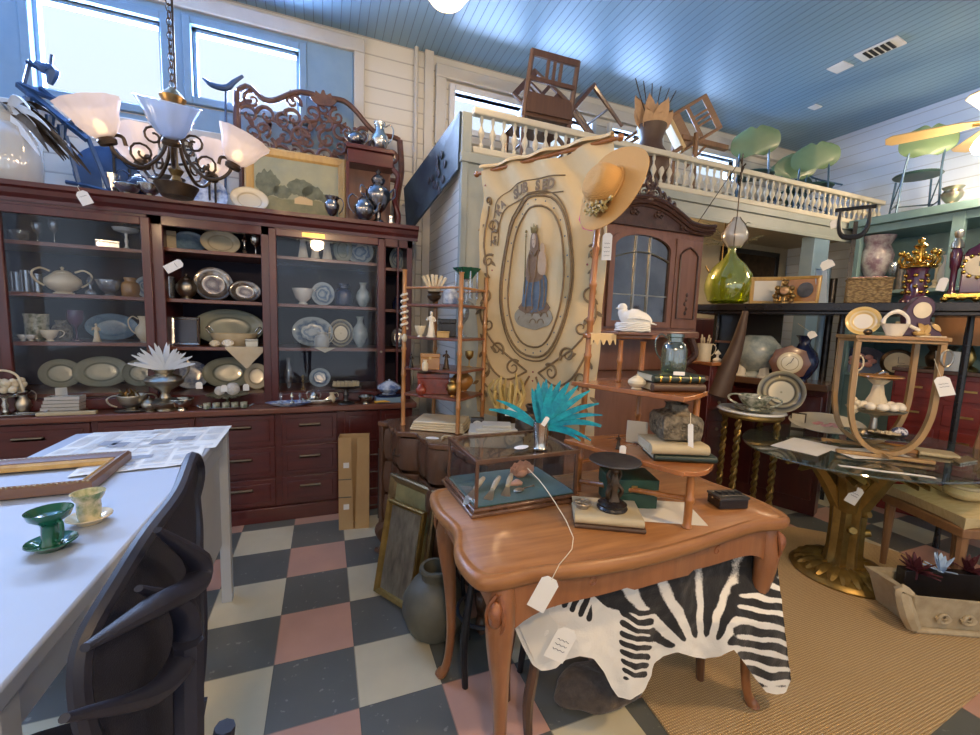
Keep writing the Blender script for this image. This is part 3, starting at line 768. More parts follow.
# empty picture frame lying on the desk
def frame_parts(t, w, h, bw, th, m1, m2=None, ctr=(0, 0, 0), inner=None):
    """four mitred rails in the local xz plane, front face towards -y"""
    b = B()
    def ringv(a, yy): return [(ctr[0] - w / 2 + a, yy, ctr[2] + a), (ctr[0] + w / 2 - a, yy, ctr[2] + a), (ctr[0] + w / 2 - a, yy, ctr[2] + h - a), (ctr[0] - w / 2 + a, yy, ctr[2] + h - a)]
    rings = [(0, th), (0, th * .25), (bw * .18, 0), (bw * .45, th * .18), (bw * .75, th * .35), (bw, th * .75), (bw, th)]
    vs = []
    for a, y in rings: vs += ringv(a, y)
    fs = []
    for k in range(len(rings)):
        k2 = (k + 1) % len(rings)
        for i in range(4):
            j = (i + 1) % 4; fs.append((k * 4 + i, k * 4 + j, k2 * 4 + j, k2 * 4 + i))
    b._add(vs, fs); o = b.put('frame', m1, t, smooth=False); fixn(o); return o
pf = T('picture_frame', 'empty carved gilt picture frame lying flat on the white desk', 'picture frame', (-.845, 1.50, .868), 0, None, (math.radians(-90), 0, 0))
pf.rotation_euler = (math.radians(90) - PI, 0, math.radians(2)); pf.location = (-.83, 1.50, .900)
frame_parts(pf, .40, .30, .040, .034, 'frame_brown')
fo_ = frame_parts(pf, .33, .23, .018, .020, 'gilt_wood', ctr=(0, 0, .035)); fo_.name = 'inner_slip'; fo_.location = (0, .012, 0)
for z in (.008, .292):
    b = B()
    for i in range(34): b.ball((-.19 + i * .38 / 33, .006, z), .0065, n=6, m=4)
    b.put('beading', 'gilt_old', pf)

def lathe_thing(name, label, cat, p, prof, m, group=None, part='body', n=24, rz=0, **kw):
    t = T(name, label, cat, p, rz, group); b = B(); b.lathe(prof, n, **kw); b.put(part, m, t); return t
def cup_prof(R, H, foot=.5, th=.004):
    return [(0, 0), (R * foot, 0), (R * foot, H * .06), (R * .35, H * .12), (R * .55, H * .35), (R * .85, H * .7), (R, H), (R - th, H), (R * .8, H * .7), (R * .5, H * .35), (0, H * .2)]
def ring_handle(b, x, z0, z1, out, r=.004, side=1):
    b.tube([(side * x, 0, z1), (side * (x + out), 0, z1 + .004), (side * (x + out * 1.1), 0, (z0 + z1) / 2), (side * (x + out * .6), 0, z0 + .002), (side * x, 0, z0)], r, 6, 5)
def saucer(t, R, m, z=0, name='saucer', sy=1): 
    b = B(); b.lathe([(0, 0), (R * .55, 0), (R * .6, .004), (R, .016), (R - .001, .019), (R * .6, .008), (0, .006)], 28, c=(0, 0, z), sy=sy); return b.put(name, m, t)
p = U(52, 548, 'z', .862)
t = T('glazed_cup', 'tall footed green glazed cup standing on a matching green saucer', 'cup', p, 2.5)
saucer(t, .044, 'green_glaze')
b = B(); b.lathe([(0, .006), (.020, .008), (.021, .012), (.016, .022), (.0155, .052), (.018, .060), (.034, .072), (.040, .088), (.037, .088), (.028, .074), (0, .066)], 28); b.put('bowl', 'green_glaze', t)
b = B(); ring_handle(b, .017, .022, .062, .018, .0045, -1); b.put('handle', 'green_glaze', t)
p = U(90, 522, 'z', .862)
mat('cup_cream_green', (.66, .58, .38), (.14, .22, .07), rough=.2, scale=22, contrast=.2, coat=.4)
t = T('glazed_cup', 'small cream cup with green leaves on a pale saucer behind the green cup', 'cup', p, 2.2)
saucer(t, .045, 'cream_ware')
b = B(); b.lathe([(0, .006), (.022, .008), (.024, .04), (.023, .055), (.030, .066), (.034, .078), (.031, .078), (.022, .06), (0, .05)], 28); b.put('bowl', 'cup_cream_green', t)
b = B(); ring_handle(b, .024, .02, .055, .016, .004, 1); b.put('handle', 'cream_ware', t)

# ---------------------------------------------------------------- office chair (its back towards the aisle)
ch = T('office_chair', 'black mesh-backed office chair tucked up to the white desk', 'chair', (-.27, .86, 0))
# back outline in the y-z plane, traced at real size
def YZ(px, py, x=-.25): q = U(px, py, 'x', x); return (q[1] - .86, q[2])
outl = [YZ(*a) for a in ((196, 459), (182, 462), (158, 497), (128, 537), (104, 585), (84, 640), (80, 690), (92, 742), (118, 775), (150, 765), (168, 715), (178, 650), (180, 600), (176, 560), (188, 520), (199, 480))]
cy_ = sum(a for a, _ in outl) / len(outl); cz_ = sum(a for _, a in outl) / len(outl)
def bow(y, z): return .02 + .9 * max(0, .045 - (y - cy_) ** 2) * max(0, 1 - ((z - .85) / .4) ** 2)
pts = catmull([(0, a, c) for a, c in outl], 4, True)
b = B(); R0 = [Vector((bow(p[1], p[2]), p[1], p[2])) for p in pts]; vs = []; fs = []; N = len(R0)
for k in range(7):
    s = 1 - k / 6
    for p in R0:
        y = cy_ + (p[1] - cy_) * s; z = cz_ + (p[2] - cz_) * s; vs.append((bow(y, z), y, z))
for k in range(6):
    for i in range(N): fs.append((k * N + i, k * N + (i + 1) % N, (k + 1) * N + (i + 1) % N, (k + 1) * N + i))
b._add(vs, fs); o = b.put('backrest', 'black_mesh', ch); q = o.modifiers.new('s', 'SOLIDIFY'); q.thickness = .008
b = B(); b.tube(R0, .011, 8, 0, True); b.put('back_rim', 'black_plastic', ch)
b = B()
A = [YZ(*a, -.18) for a in ((172, 528), (193, 560), (190, 585), (160, 605), (125, 640))]
b.tube([(.075, *A[0]), (.095, *A[1]), (.095, *A[2]), (.085, *A[3]), (.06, *A[4])], [.005, .017, .019, .016, .005], 10, 6, flat=.8)
A = [YZ(*a, -.18) for a in ((160, 585), (182, 606), (186, 650), (165, 690), (120, 705))]
b.tube([(.07, *A[0]), (.09, *A[1]), (.09, *A[2]), (.08, *A[3]), (.05, *A[4])], [.005, .016, .019, .016, .005], 10, 6, flat=.8)
b.cyl((.095, A[1][0], .95), (.085, A[1][0], .60), .018, n=8)
b.put('back_support', 'black_plastic', ch)
b = B(); b.ngrid(lambda u, v: (-.44 + .44 * u, -.26 + .50 * v, .50 + .02 * math.sin(u * PI) - .03 * (2 * v - 1) ** 4 - .04 * max(0, .3 - u)), 10, 10, .06); b.put('seat', 'black_mesh', ch)
for s in (-.27, .24):
    b = B(); b.tube([(-.05, s, .48), (-.02, s + .0, .60), (-.12, s, .69), (-.30, s, .68)], [.018, .016, .018, .014], 8, 5); b.put('armrest', 'black_plastic', ch)
b = B(); b.cyl((-.2, 0, .12), (-.2, 0, .46), .028, n=14); b.cyl((-.2, 0, .40), (-.2, 0, .47), .07, .10, 14)
b.tube([(-.1, 0, .45), (.05, 0, .46), (.085, 0, .60)], [.03, .025, .018], 8, 5); b.put('column', 'black_plastic', ch)
for k in range(5):
    a = k * 2 * PI / 5 + .5; b = B(); b.tube([(-.2, 0, .12), (-.2 + .27 * math.cos(a), .27 * math.sin(a), .07)], [.028, .016], 8)
    l = b.put('leg', 'black_plastic', ch); b = B(); b.cyl((-.2 + .27 * math.cos(a) - .015, .27 * math.sin(a), .03), (-.2 + .27 * math.cos(a) + .015, .27 * math.sin(a), .03), .03, n=12); b.put('caster', 'black_plastic', l)

# ---------------------------------------------------------------- brown table with shaped top
TZ = .76
tb = T('writing_table', 'carved cherrywood table with serpentine top and cabriole legs in the centre', 'table', (.93, 1.17, 0))
def top_poly(gr=0):
    ctrl = [(-.585, -.235), (-.60, -.12), (-.565, .02), (-.585, .16), (-.57, .30), (-.50, .335), (-.25, .345), (0, .33), (.25, .345), (.50, .335), (.60, .26), (.575, .12), (.60, -.08), (.585, -.215), (.54, -.262), (.42, -.247), (.26, -.262), (.08, -.282), (-.10, -.292), (-.28, -.282), (-.42, -.262), (-.53, -.262)]
    pts = catmull([(x, y, 0) for x, y in ctrl], 5, True)
    return [(p[0] * (1 - gr), p[1] * (1 - gr * 1.7)) for p in pts]
vs = []; fs = []; rings = [(.035, -.045), (.012, -.043), (.0, -.033), (-.004, -.020), (.0, -.009), (.012, -.0015), (.028, 0), (.035, -.0035), (.045, -.0035), (.052, 0)]
for g, z in rings: vs += [(x, y, TZ + z) for x, y in top_poly(g)]
N = len(top_poly())
for k in range(len(rings) - 1):
    for i in range(N): fs.append((k * N + i, k * N + (i + 1) % N, (k + 1) * N + (i + 1) % N, (k + 1) * N + i))
fs += [tuple(range(N))[::-1], tuple((len(rings) - 1) * N + i for i in range(N))]
b = B(); b._add(vs, fs); b.put('tabletop', 'cherry', tb, ang=60)
def apron(p, q, ndir, m=16):
    """shaped skirt between two corners, scalloped lower edge with a carved middle"""
    p = Vector((*p, 0)); q = Vector((*q, 0)); nd = Vector((*ndir, 0)); b = B()
    def f(u, v):
        c = p.lerp(q, u); sw = .018 * math.sin(u * PI) + .012 * math.cos(u * 4 * PI) * math.sin(u * PI)
        low = .078 - .014 * math.cos((u - .5) * 2 * PI * 2) * math.sin(PI * u) + .07 * (abs(2 * u - 1) ** 8) + (.014 if abs(u - .5) < .10 else 0)
        return c + nd * sw + Vector((0, 0, TZ - .044 - low * v))
    b.ngrid(f, 40, 4, .02); o = b.put('apron', 'cherry_v', tb)
    b = B()
    for s in (-1, 1):
        for w in (.09, .14, .20, .30):
            c = p.lerp(q, .5 + s * w * .8) + nd * .024
            t2 = (q - p).normalized()
            pp = spiral((0, 0), .022 - w * .02, 1.1, PI / 2 - s * .5, 12, s)
            b.tube([c + t2 * a + Vector((0, 0, TZ - .085 + d)) for a, d in pp], [.0045 - .0002 * i for i in range(13)], 5)
    c = p.lerp(q, .5) + nd * .026; t2 = (q - p).normalized()
    b.tube([c + t2 * (.055 * math.cos(a)) + Vector((0, 0, TZ - .088 + .026 * math.sin(a))) for a in [i * 2 * PI / 18 for i in range(18)]], .0045, 5, closed=True)
    for a in range(5): b.ball(c + t2 * (-.03 + .015 * a) + Vector((0, 0, TZ - .088)), .009, (1, .5, 1.3), 8, 5)
    b.put('carving', 'cherry_carve', tb)
C4 = [(-.50, -.225), (.525, -.20), (.53, .27), (-.50, .285)]
apron(C4[0], C4[1], (0, -1)); apron(C4[3], C4[0], (-1, 0)); apron(C4[1], C4[2], (1, 0)); apron(C4[2], C4[3], (0, 1))
for (x, y) in C4:
    dx, dy = (1 if x > 0 else -1) * .707, (1 if y > 0 else -1) * .707
    sec = [(0, .72, .030), (.006, .66, .038), (.012, .60, .040), (.008, .52, .033), (-.006, .42, .025), (-.016, .30, .020), (-.018, .20, .0175), (-.010, .10, .016), (.004, .04, .017), (.018, .018, .022), (.022, 0, .016)]
    b = B(); b.tube([(x + dx * o_, y + dy * o_, z) for o_, z, r in sec], [r for _, _, r in sec], 10, 3); lg = b.put('leg', 'cherry_v', tb)
    b = B(); c = Vector((x + dx * .035, y + dy * .035, .655))
    for s in (-1, 1):
        b.tube([c + Vector((-dy * s * (.004 + .02 * math.sin(k * .5)), dx * s * (.004 + .02 * math.sin(k * .5)), .045 - k * .018)) + Vector((dx, dy, 0)) * (.012 * math.sin(k * .45)) for k in range(8)], [.006, .008, .008, .007, .006, .005, .004, .003], 6)
    b.ball(c + Vector((dx * .012, dy * .012, .0)), .02, (1, 1, 1.8), 8, 6); b.put('knee_carving', 'cherry_carve', lg)
    b = B(); b.ball((x + dx * .022, y + dy * .022, .014), .021, (1.1, 1.1, .65), 10, 6); b.put('foot', 'cherry_carve', lg)

# ---------------------------------------------------------------- block-front chest at the left of the table
E_ = Vector((.28, 2.43)); dv = Vector((.40, -.9165)); nv = Vector((.9165, .40))
chest = T('chest_of_drawers', 'dark oak chest with rippled block front behind the cherrywood table', 'chest', (.28, 2.43, 0), math.atan2(dv[1], dv[0]))
# local x along the front, local -y... front normal is -nv => local (0,-1)
CL, CD = .86, .44
def wave(u): return .022 * math.sin(u * 2 * PI * 3.0) + .010 * math.sin(u * PI * 12)
b = B(); ply = [(CL * i / 60, -.0 + wave(i / 60)) for i in range(61)] + [(CL + .02, .01), (CL + .02, CD), (-.02, CD), (-.02, .01)]
b.prism(ply, .775, .80); b.put('top', 'dark_oak_top', chest, bevel=.004)
for k, (z0, z1) in enumerate(((.60, .765), (.40, .575), (.22, .38))):
    b = B(); b.ngrid(lambda u, v: (.04 + (CL - .08) * u, .028 + wave(u) - .012 * math.sin(v * PI), z0 + (z1 - z0) * (1 - v)), 60, 6, .015); d = b.put('drawer', 'dark_oak', chest)
    for s in (.25, .75):
        b = B(); x = .04 + (CL - .08) * s; y = .010 + wave(s)
        b.tube([(x - .04, y, (z0 + z1) / 2 + .01), (x - .02, y - .02, (z0 + z1) / 2 - .012), (x + .02, y - .02, (z0 + z1) / 2 - .012), (x + .04, y, (z0 + z1) / 2 + .01)], .004, 6, 4); b.put('handle', 'bronze', d)
b = B(); b.b2((0, .05, .17), (CL, CD - .01, .775))
for x in (.0, CL): b.b2((x - .018, .015, .17), (x + .018, .06, .775))
b.b2((0, .02, .17), (CL, .05, .215)); b.put('carcass', 'dark_oak', chest, bevel=.004)
for x, y in ((.02, .05), (CL - .02, .05), (.02, CD - .05), (CL - .02, CD - .05)):
    s = -1 if x < .2 else 1; b = B()
    b.tube([(x, y, .19), (x + s * .03, y - .03, .14), (x + s * .01, y - .015, .07), (x + s * .02, y - .03, .02), (x + s * .05, y - .045, .018)], [.038, .032, .018, .022, .014], 8, 4); b.put('foot', 'dark_oak', chest)

# ---------------------------------------------------------------- armoire / tall dresser
AX, AY, AW = 1.985, 2.60, 1.18
arm = T('carved_armoire', 'tall carved walnut armoire with arched cornice and leaded mirror door', 'armoire', (AX, AY, 0))
def arch(x): # cornice height as a function of x (local, centre 0)
    t = abs(x) / (AW / 2)
    return .12 * math.cos(min(1, t / .62) * PI / 2) ** 1.0 if t < .62 else .0 - .012 * math.sin((t - .62) / .38 * PI)
H0 = 2.17
b = B(); b.b2((-AW / 2 + .03, -.33, .0), (AW / 2 - .03, 0, 1.02)); b.put('lower_case', 'armoire_wood', arm, bevel=.006)
b = B(); b.b2((-AW / 2, -.37, 1.02), (AW / 2, .0, 1.06)); b.put('lower_top', 'armoire_wood', arm, bevel=.008)
for s in (-1, 1):
    b = B(); b.tube([(s * (AW / 2 - .06), -.28, 1.06), (s * (AW / 2 - .16), -.28, 1.12), (s * (AW / 2 - .05), -.27, 1.20), (s * (AW / 2 - .08), -.25, 1.32)], [.03, .02, .025, .03], 8, 5); b.put('scroll_support', 'armoire_carve', arm)
b = B(); b.b2((-AW / 2 + .02, -.02, 1.06), (AW / 2 - .02, 0, 1.36)); b.b2((-AW / 2 + .03, -.28, 1.32), (AW / 2 - .03, 0, 1.37)); b.put('upper_base', 'armoire_wood', arm, bevel=.01)
# upper carcass with an arched top
pl_ = [(-AW / 2 + .05, 1.37), (AW / 2 - .05, 1.37)] + [(x, H0 - .10 + arch(x)) for x in [AW / 2 - .05 - i * (AW - .10) / 24 for i in range(25)]]
b = B(); b.prism(pl_, 0.02, .26, Mx((0, 0, 0), (math.radians(90), 0, 0))); b.put('upper_case', 'armoire_wood', arm)
b = B()
for dz, y, r in ((0, -.285, .014), (.02, -.30, .017), (.045, -.31, .014)):
    b.tube([(x, y, H0 - .04 + dz - .06 + arch(x)) for x in [-AW / 2 + .0 + i * AW / 40 for i in range(41)]], r, 6)
for s in (-1, 1):
    b.tube([(s * (AW / 2 - .002), -.30, H0 - .08), (s * (AW / 2 - .002), 0, H0 - .08)], .016, 6); b.tube([(s * (AW / 2 - .002), -.31, H0 - .055), (s * (AW / 2 - .002), 0, H0 - .055)], .015, 6)
b.prism([(-AW / 2 + .01, H0 - .12)] + [(AW / 2 - .01, H0 - .12)] + [(x, H0 - .06 + arch(x)) for x in [AW / 2 - .01 - i * (AW - .02) / 24 for i in range(25)]], .0, .285, Mx((0, 0, 0), (math.radians(90), 0, 0)))
b.put('cornice', 'armoire_carve', arm)
b = B()
for s in (-1, 1):
    for k, (cx, rr) in enumerate(((.05, .045), (.10, .04), (.15, .03), (.20, .022))):
        pp = spiral((s * cx, H0 + .07 - k * .018 + .02), rr, 1.2, PI / 2, 12, -s); b.tube([(x, -.30, z) for x, z in pp], [.012 - .0006 * i for i in range(13)], 6)
for k in range(7): b.ball((0.012 * math.sin(k * 2), -.305, H0 + .06 + k * .022), .034 - k * .0035, (1, .5, 1), 8, 6)
for s in (-1, 1): b.tube([(0, -.30, H0 + .10), (s * .04, -.31, H0 + .15), (s * .02, -.31, H0 + .20)], [.012, .014, .005], 6, 4)
b.put('crest', 'armoire_carve', arm)
b = B()
for s in (-1, 1):
    for cx, zz in ((.10, .02), (.33, -.035)):
        for q in (-1, 1):
            pp = spiral((s * cx + q * .022, H0 - .055 + zz), .022, 1.2, PI / 2, 10, q); b.tube([(x, -.292, z) for x, z in pp], .0055, 5)
b.put('frieze_carving', 'armoire_carve', arm)
# centre door with mirror
DW = .46
def doorpoly(w, z0, z1, rise, n=16): return [(-w, z0), (w, z0)] + [(w * math.cos(PI * i / n), z1 + rise * math.sin(PI * i / n)) for i in range(n + 1)]
outer = doorpoly(DW / 2 + .04, 1.39, 1.93, .10); inner = doorpoly(DW / 2 - .0, 1.43, 1.91, .09)
b = B(); n = len(outer); vs = [(x, -.265, z) for x, z in outer] + [(x, -.285, z) for x, z in outer] + [(x, -.285, z) for x, z in inner] + [(x, -.265, z) for x, z in inner]
fs = [(k * n + i, k * n + (i + 1) % n, (k + 1) * n + (i + 1) % n, (k + 1) * n + i) for k in range(3) for i in range(n)]
b._add(vs, fs); dr = b.put('door', 'armoire_wood', arm); fixn(dr)
b = B(); b.prism(inner, .262, .268, Mx((0, 0, 0), (math.radians(90), 0, 0))); b.put('mirror', 'mirror_glass_arm', dr) if False else None
mat('mirror_old', (.34, .33, .31), (.14, .14, .13), rough=.08, metal=1, scale=3)
fixn(b.put('mirror', 'mirror_old', dr, smooth=False))
b = B()
for x in (-.06, .06): b.b2((x - .006, -.278, 1.43), (x + .006, -.268, 1.99))
b.tube([(-DW / 2 + i * DW / 10, -.275, 1.84 + .05 * math.sin(i / 10 * PI)) for i in range(11)], .005, 6); b.b2((-DW / 2, -.277, 1.60), (DW / 2, -.269, 1.608)); b.put('glazing_bar', 'silver_dull', dr)
for s in (-1, 1):
    x0, x1 = s * (DW / 2 + .06), s * (AW / 2 - .07); a, c = min(x0, x1), max(x0, x1)
    b = B(); b.b2((a, -.275, 1.39), (c, -.26, 2.01)); pn = b.put('side_panel', 'armoire_wood', arm, bevel=.004)
    xm = (a + c) / 2; w = (c - a) / 2 - .035; b = B()
    b.tube([(xm - w, -.28, 1.46), (xm + w, -.28, 1.46), (xm + w, -.28, 1.90), (xm + w * .6, -.28, 1.93), (xm, -.28, 1.955), (xm - w * .6, -.28, 1.93), (xm - w, -.28, 1.90)], .007, 6, closed=True)
    for k in range(5): b.ball((xm + .010 * math.sin(k * 2.2), -.278, 1.50 + k * .032), .013, (1, .4, 1.2), 8, 5)
    b.put('carving', 'armoire_carve', pn)
# ---------------------------------------------------------------- small-ware kit
def at(px, y, z): return (XA(px, y, z), y, z)
def ax(px, x, z): return (x, YA(px, x, z), z)
def _t(name, label, cat, p, rz=None, group=None):
    return T(name, label, cat, tuple(p), face(p) if rz is None else rz, group)
def radattr(o, R, cx=0, cz=0, ax_='xz', sx=1, sz=1):
    me = o.data; a = me.attributes.new('rad', 'FLOAT', 'POINT')
    for i, v in enumerate(me.vertices):
        u, w_ = (v.co.x - cx) / sx, ((v.co.z if ax_ == 'xz' else v.co.y) - cz) / sz
        a.data[i].value = math.hypot(u, w_) / R
def plate(name, label, cat, p, w, h, m, lean=.22, rz=None, group=None, depth=.10, n=40, parent=None, y=0):
    """a plate or platter standing on its rim, leaning back"""
    R = w / 2; b = B(); s = h / w; d = R * depth * 2
    prof = []
    for r, z in ((0, d), (.35, d), (.58, d * .95), (.64, d * .7), (.82, d * .25), (1, 0), (1, -.10 * d), (.8, d * .45), (.6, d * 1.1), (0, d * 1.15)):
        prof.append((r * R, z))
    # inner rings for the pattern
    pr = []
    for a, c in zip(prof, prof[1:]):
        for k in range(3): pr.append((a[0] + (c[0] - a[0]) * k / 3, a[1] + (c[1] - a[1]) * k / 3))
    pr.append(prof[-1])
    M = Matrix(((1, 0, 0, 0), (0, 0, 1, 0), (0, s, 0, h / 2), (0, 0, 0, 1)))
    b.lathe(pr, n, M)
    o = b.put(name, m, parent, ang=70); fixn(o); radattr(o, R, 0, h / 2, 'xz', 1, s)
    if parent is None:
        o.location = p; o.rotation_euler = (-lean, 0, face(p) if rz is None else rz); tag(o, label, cat, group)
    else:
        o.location = (0, y, 0); o.rotation_euler = (-lean, 0, 0)
    return o
def dish(name, label, cat, p, R, h, m, group=None, sy=1, inner=None, rz=0, flute=0, part=None, lip=.12):
    b = B(); b.lathe([(0, 0), (R * .45, 0), (R * .5, h * .12), (R * .82, h * .55), (R, h), (R * .985, h * 1.02), (R * .78, h * .62), (R * .45, h * .25), (0, h * .2)], 32, sy=sy, flute=flute, fn=10)
    o = b.put(name, m, None, loc=p, rz=rz); radattr(o, R, 0, 0, 'xy', 1, sy); return tag(o, label, cat, group)
PR = {
 'vase': [(.0, 0), (.42, 0), (.40, .03), (.62, .12), (.95, .32), (1, .45), (.85, .62), (.45, .76), (.34, .84), (.42, .94), (.58, 1), (.52, 1), (.34, .92), (.28, .84), (0, .80)],
 'urn': [(0, 0), (.55, 0), (.55, .04), (.25, .09), (.2, .16), (.55, .26), (.9, .48), (1, .66), (.82, .78), (.72, .84), (.95, .97), (.98, 1), (.88, 1), (.66, .86), (0, .8)],
 'goblet': [(0, 0), (.7, 0), (.68, .03), (.15, .07), (.11, .12), (.11, .42), (.3, .48), (.75, .58), (.95, .75), (.9, 1), (.84, 1), (.86, .76), (.6, .6), (0, .54)],
 'jar': [(0, 0), (.8, 0), (.95, .06), (1, .3), (1, .6), (.85, .74), (.6, .8), (.6, .9), (.68, .92), (.68, 1), (.55, 1), (.5, .82), (0, .78)],
 'jug': [(0, 0), (.55, 0), (.5, .05), (.75, .16), (1, .36), (.92, .52), (.55, .70), (.5, .80), (.68, 1), (.62, 1), (.42, .8), (.42, .7), (0, .66)],
 'cyl': [(0, 0), (.9, 0), (.92, .04), (.92, .5), (1, 1), (.93, 1), (.85, .5), (.82, .08), (0, .06)],
 'bowl': [(0, 0), (.45, 0), (.42, .1), (.3, .16), (.7, .4), (1, .95), (.98, 1), (.9, .98), (.64, .46), (0, .26)],
 'pot': [(0, 0), (.45, 0), (.8, .14), (1, .38), (.97, .58), (.7, .78), (.42, .84), (.42, .90), (.5, .97), (.48, 1), (.38, 1), (.36, .88), (.33, .82), (0, .8)],
 'tea': [(0, 0), (.6, 0), (.55, .05), (.4, .1), (.75, .2), (1, .42), (.96, .6), (.62, .78), (.5, .82), (.42, .82), (0, .82)],
 'bell': [(0, 0), (.6, 0), (.7, .1), (.6, .2), (.2, .3), (.18, .5), (.5, .62), (.3, .8), (.08, .9), (0, 1)],
 'cstick': [(0, 0), (1, 0), (.95, .04), (.5, .08), (.3, .12), (.45, .2), (.2, .26), (.22, .5), (.5, .6), (.2, .7), (.25, .82), (.6, .88), (.62, .92), (.3, .93), (.3, 1), (.22, 1), (0, .95)],
}
def prof(k, R, H, th=0): return [(r * R, z * H) for r, z in PR[k]]
def ves(k, name, label, cat, p, h, w, m, group=None, handle=0, spout=0, lid=0, rz=None, n=24, part='body', m2=None, flute=0, M=None):
    """thrown or blown vessel: lathe body plus handle(s), spout and lid as parts"""
    if not (handle or spout or lid):
        b = B(); b.lathe(prof(k, w / 2, h), n, flute=flute); o = b.put(name, m, None, loc=tuple(p)); return tag(o, label, cat, group)
    t = _t(name, label, cat, p, rz, group); b = B(); R = w / 2; b.lathe(prof(k, R, h), n, flute=flute); b.put(part, m, t)
    m2 = m2 or m
    for i in range(abs(handle)):
        s = 1 if (handle > 0) == (i == 0) else -1
        b = B(); b.tube([(s * R * .62, 0, h * .88), (s * R * 1.1, 0, h * .98), (s * R * 1.5, 0, h * .8), (s * R * 1.35, 0, h * .5), (s * R * .93, 0, h * .3)], [max(.0025, R * .07)] * 5, 6, 5); b.put('handle', m2, t)
    if spout:
        s = -1 if handle >= 0 else 1; b = B()
        b.tube([(s * R * .8, 0, h * .38), (s * R * 1.25, 0, h * .5), (s * R * 1.4, 0, h * .72), (s * R * 1.75, 0, h * .86)], [R * .2, R * .14, R * .1, R * .07], 8, 4); b.put('spout', m2, t)
    if lid:
        b = B(); z0 = h * .82; b.lathe([(R * .5, 0), (R * .52, h * .02), (R * .3, h * .1), (R * .08, h * .13), (R * .06, h * .17), (R * .13, h * .21), (0, h * .27)], n, c=(0, 0, z0)); b.put('lid', m2, t)
    return t
def compote(name, label, cat, p, h, w, m, group=None, m2=None):
    t = _t(name, label, cat, p, 0, group); R = w / 2
    b = B(); b.lathe([(0, 0), (R * .5, 0), (R * .46, h * .06), (R * .14, h * .16), (R * .1, h * .3), (R * .16, h * .45), (R * .09, h * .6), (R * .14, h * .78)], 20); b.put('stem', m2 or m, t)
    b = B(); b.lathe([(0, h * .76), (R * .3, h * .78), (R * .85, h * .86), (R, h), (R * .98, h), (R * .8, h * .9), (0, h * .84)], 32); b.put('dish', m, t)
    return t
def tray(name, label, cat, p, w, d, m, group=None, rz=0, th=.012, hd=True):
    t = _t(name, label, cat, p, rz, group)
    b = B(); b.lathe([(0, .002), (.85, .002), (.92, th * .4), (1, th), (.985, th * 1.1), (.9, th * .6), (.82, .005), (0, .005)], 36, Mx((0, 0, 0), (0, 0, 0), (w / 2, d / 2, 1))); b.put('tray', m, t)
    if hd:
        for s in (-1, 1):
            b = B(); b.tube([(s * w * .49, -d * .16, th), (s * w * .56, -d * .12, th + .012), (s * w * .56, d * .12, th + .012), (s * w * .49, d * .16, th)], .004, 6, 4); b.put('handle', m, t)
    return t
def figure(name, label, p, h, m, rz=None, group=None, arms=True, base=True):
    """small standing porcelain or bronze statuette"""
    t = _t(name, label, 'figurine', p, rz, group); b = B()
    b.lathe([(0, .06), (.16, .07), (.15, .12), (.12, .3), (.10, .48), (.075, .56), (.10, .66), (.115, .74), (.10, .80), (.04, .83), (.035, .86), (0, .87)], 14, Mx((0, 0, 0), (0, 0, 0), (h, h * .75, h)), flute=.06, fn=5)
    b.ball((0, -.01 * h, .92 * h), .062 * h, (.85, .95, 1.15), 12, 8)
    if arms:
        for s in (-1, 1): b.tube([(s * .10 * h, 0, .77 * h), (s * .17 * h, -.03 * h, .64 * h), (s * (.10 if s > 0 else .15) * h, -.10 * h, (.62 if s > 0 else .78) * h)], [.03 * h, .026 * h, .018 * h], 6, 4)
    b.put('body', m, t)
    if base:
        b = B(); b.lathe([(0, 0), (.20 * h, 0), (.20 * h, .03 * h), (.17 * h, .07 * h), (0, .08 * h)], 16); b.put('base', m, t)
    b = B(); b.ball((0, .012 * h, .945 * h), .064 * h, (.9, .95, 1), 10, 6); b.put('hair', m, t)
    return t
def boxy(name, label, cat, p, w, d, h, m, rz=None, group=None, lid=.25, m2=None, bev=.003, hd=None):
    t = _t(name, label, cat, p, rz, group)
    b = B(); b.box((0, 0, h * (1 - lid) / 2), (w, d, h * (1 - lid))); b.put('body', m, t, bevel=bev)
    if lid: b = B(); b.box((0, 0, h * (1 - lid / 2)), (w * 1.03, d * 1.03, h * lid * .96)); b.put('lid', m2 or m, t, bevel=bev)
    if hd: b = B(); b.box((0, -d * .53, h * .72), (w * .12, d * .04, h * .16)); b.put('clasp', hd, t, bevel=.001)
    return t
def book(name, label, p, w, d, h, m, rz=0, group=None, band=None):
    """lying book: spine at -x? spine faces -y (towards the viewer), cover wraps three sides"""
    t = T(name, label, 'book', tuple(p), rz, group)
    b = B(); c = h * .09; b.box((0, 0, c / 2), (w, d, c)); b.box((0, 0, h - c / 2), (w, d, c)); b.tube([(-w / 2, -d / 2 + .001, h / 2), (w / 2, -d / 2 + .001, h / 2)], h / 2, 10, flat=1)
    b.put('cover', m, t, bevel=.001)
    b = B(); b.box((0, .002, h / 2), (w * .96, d * .97, h * .82)); b.put('pages', 'book_pages', t)
    if band:
        b = B()
        for u in (-.38, -.2, .0, .2, .38): b.tube([(w * u - .003, -d / 2 + .001, h / 2), (w * u + .003, -d / 2 + .001, h / 2)], h / 2 * 1.06, 10)
        b.put('spine_band', band, t)
    return t
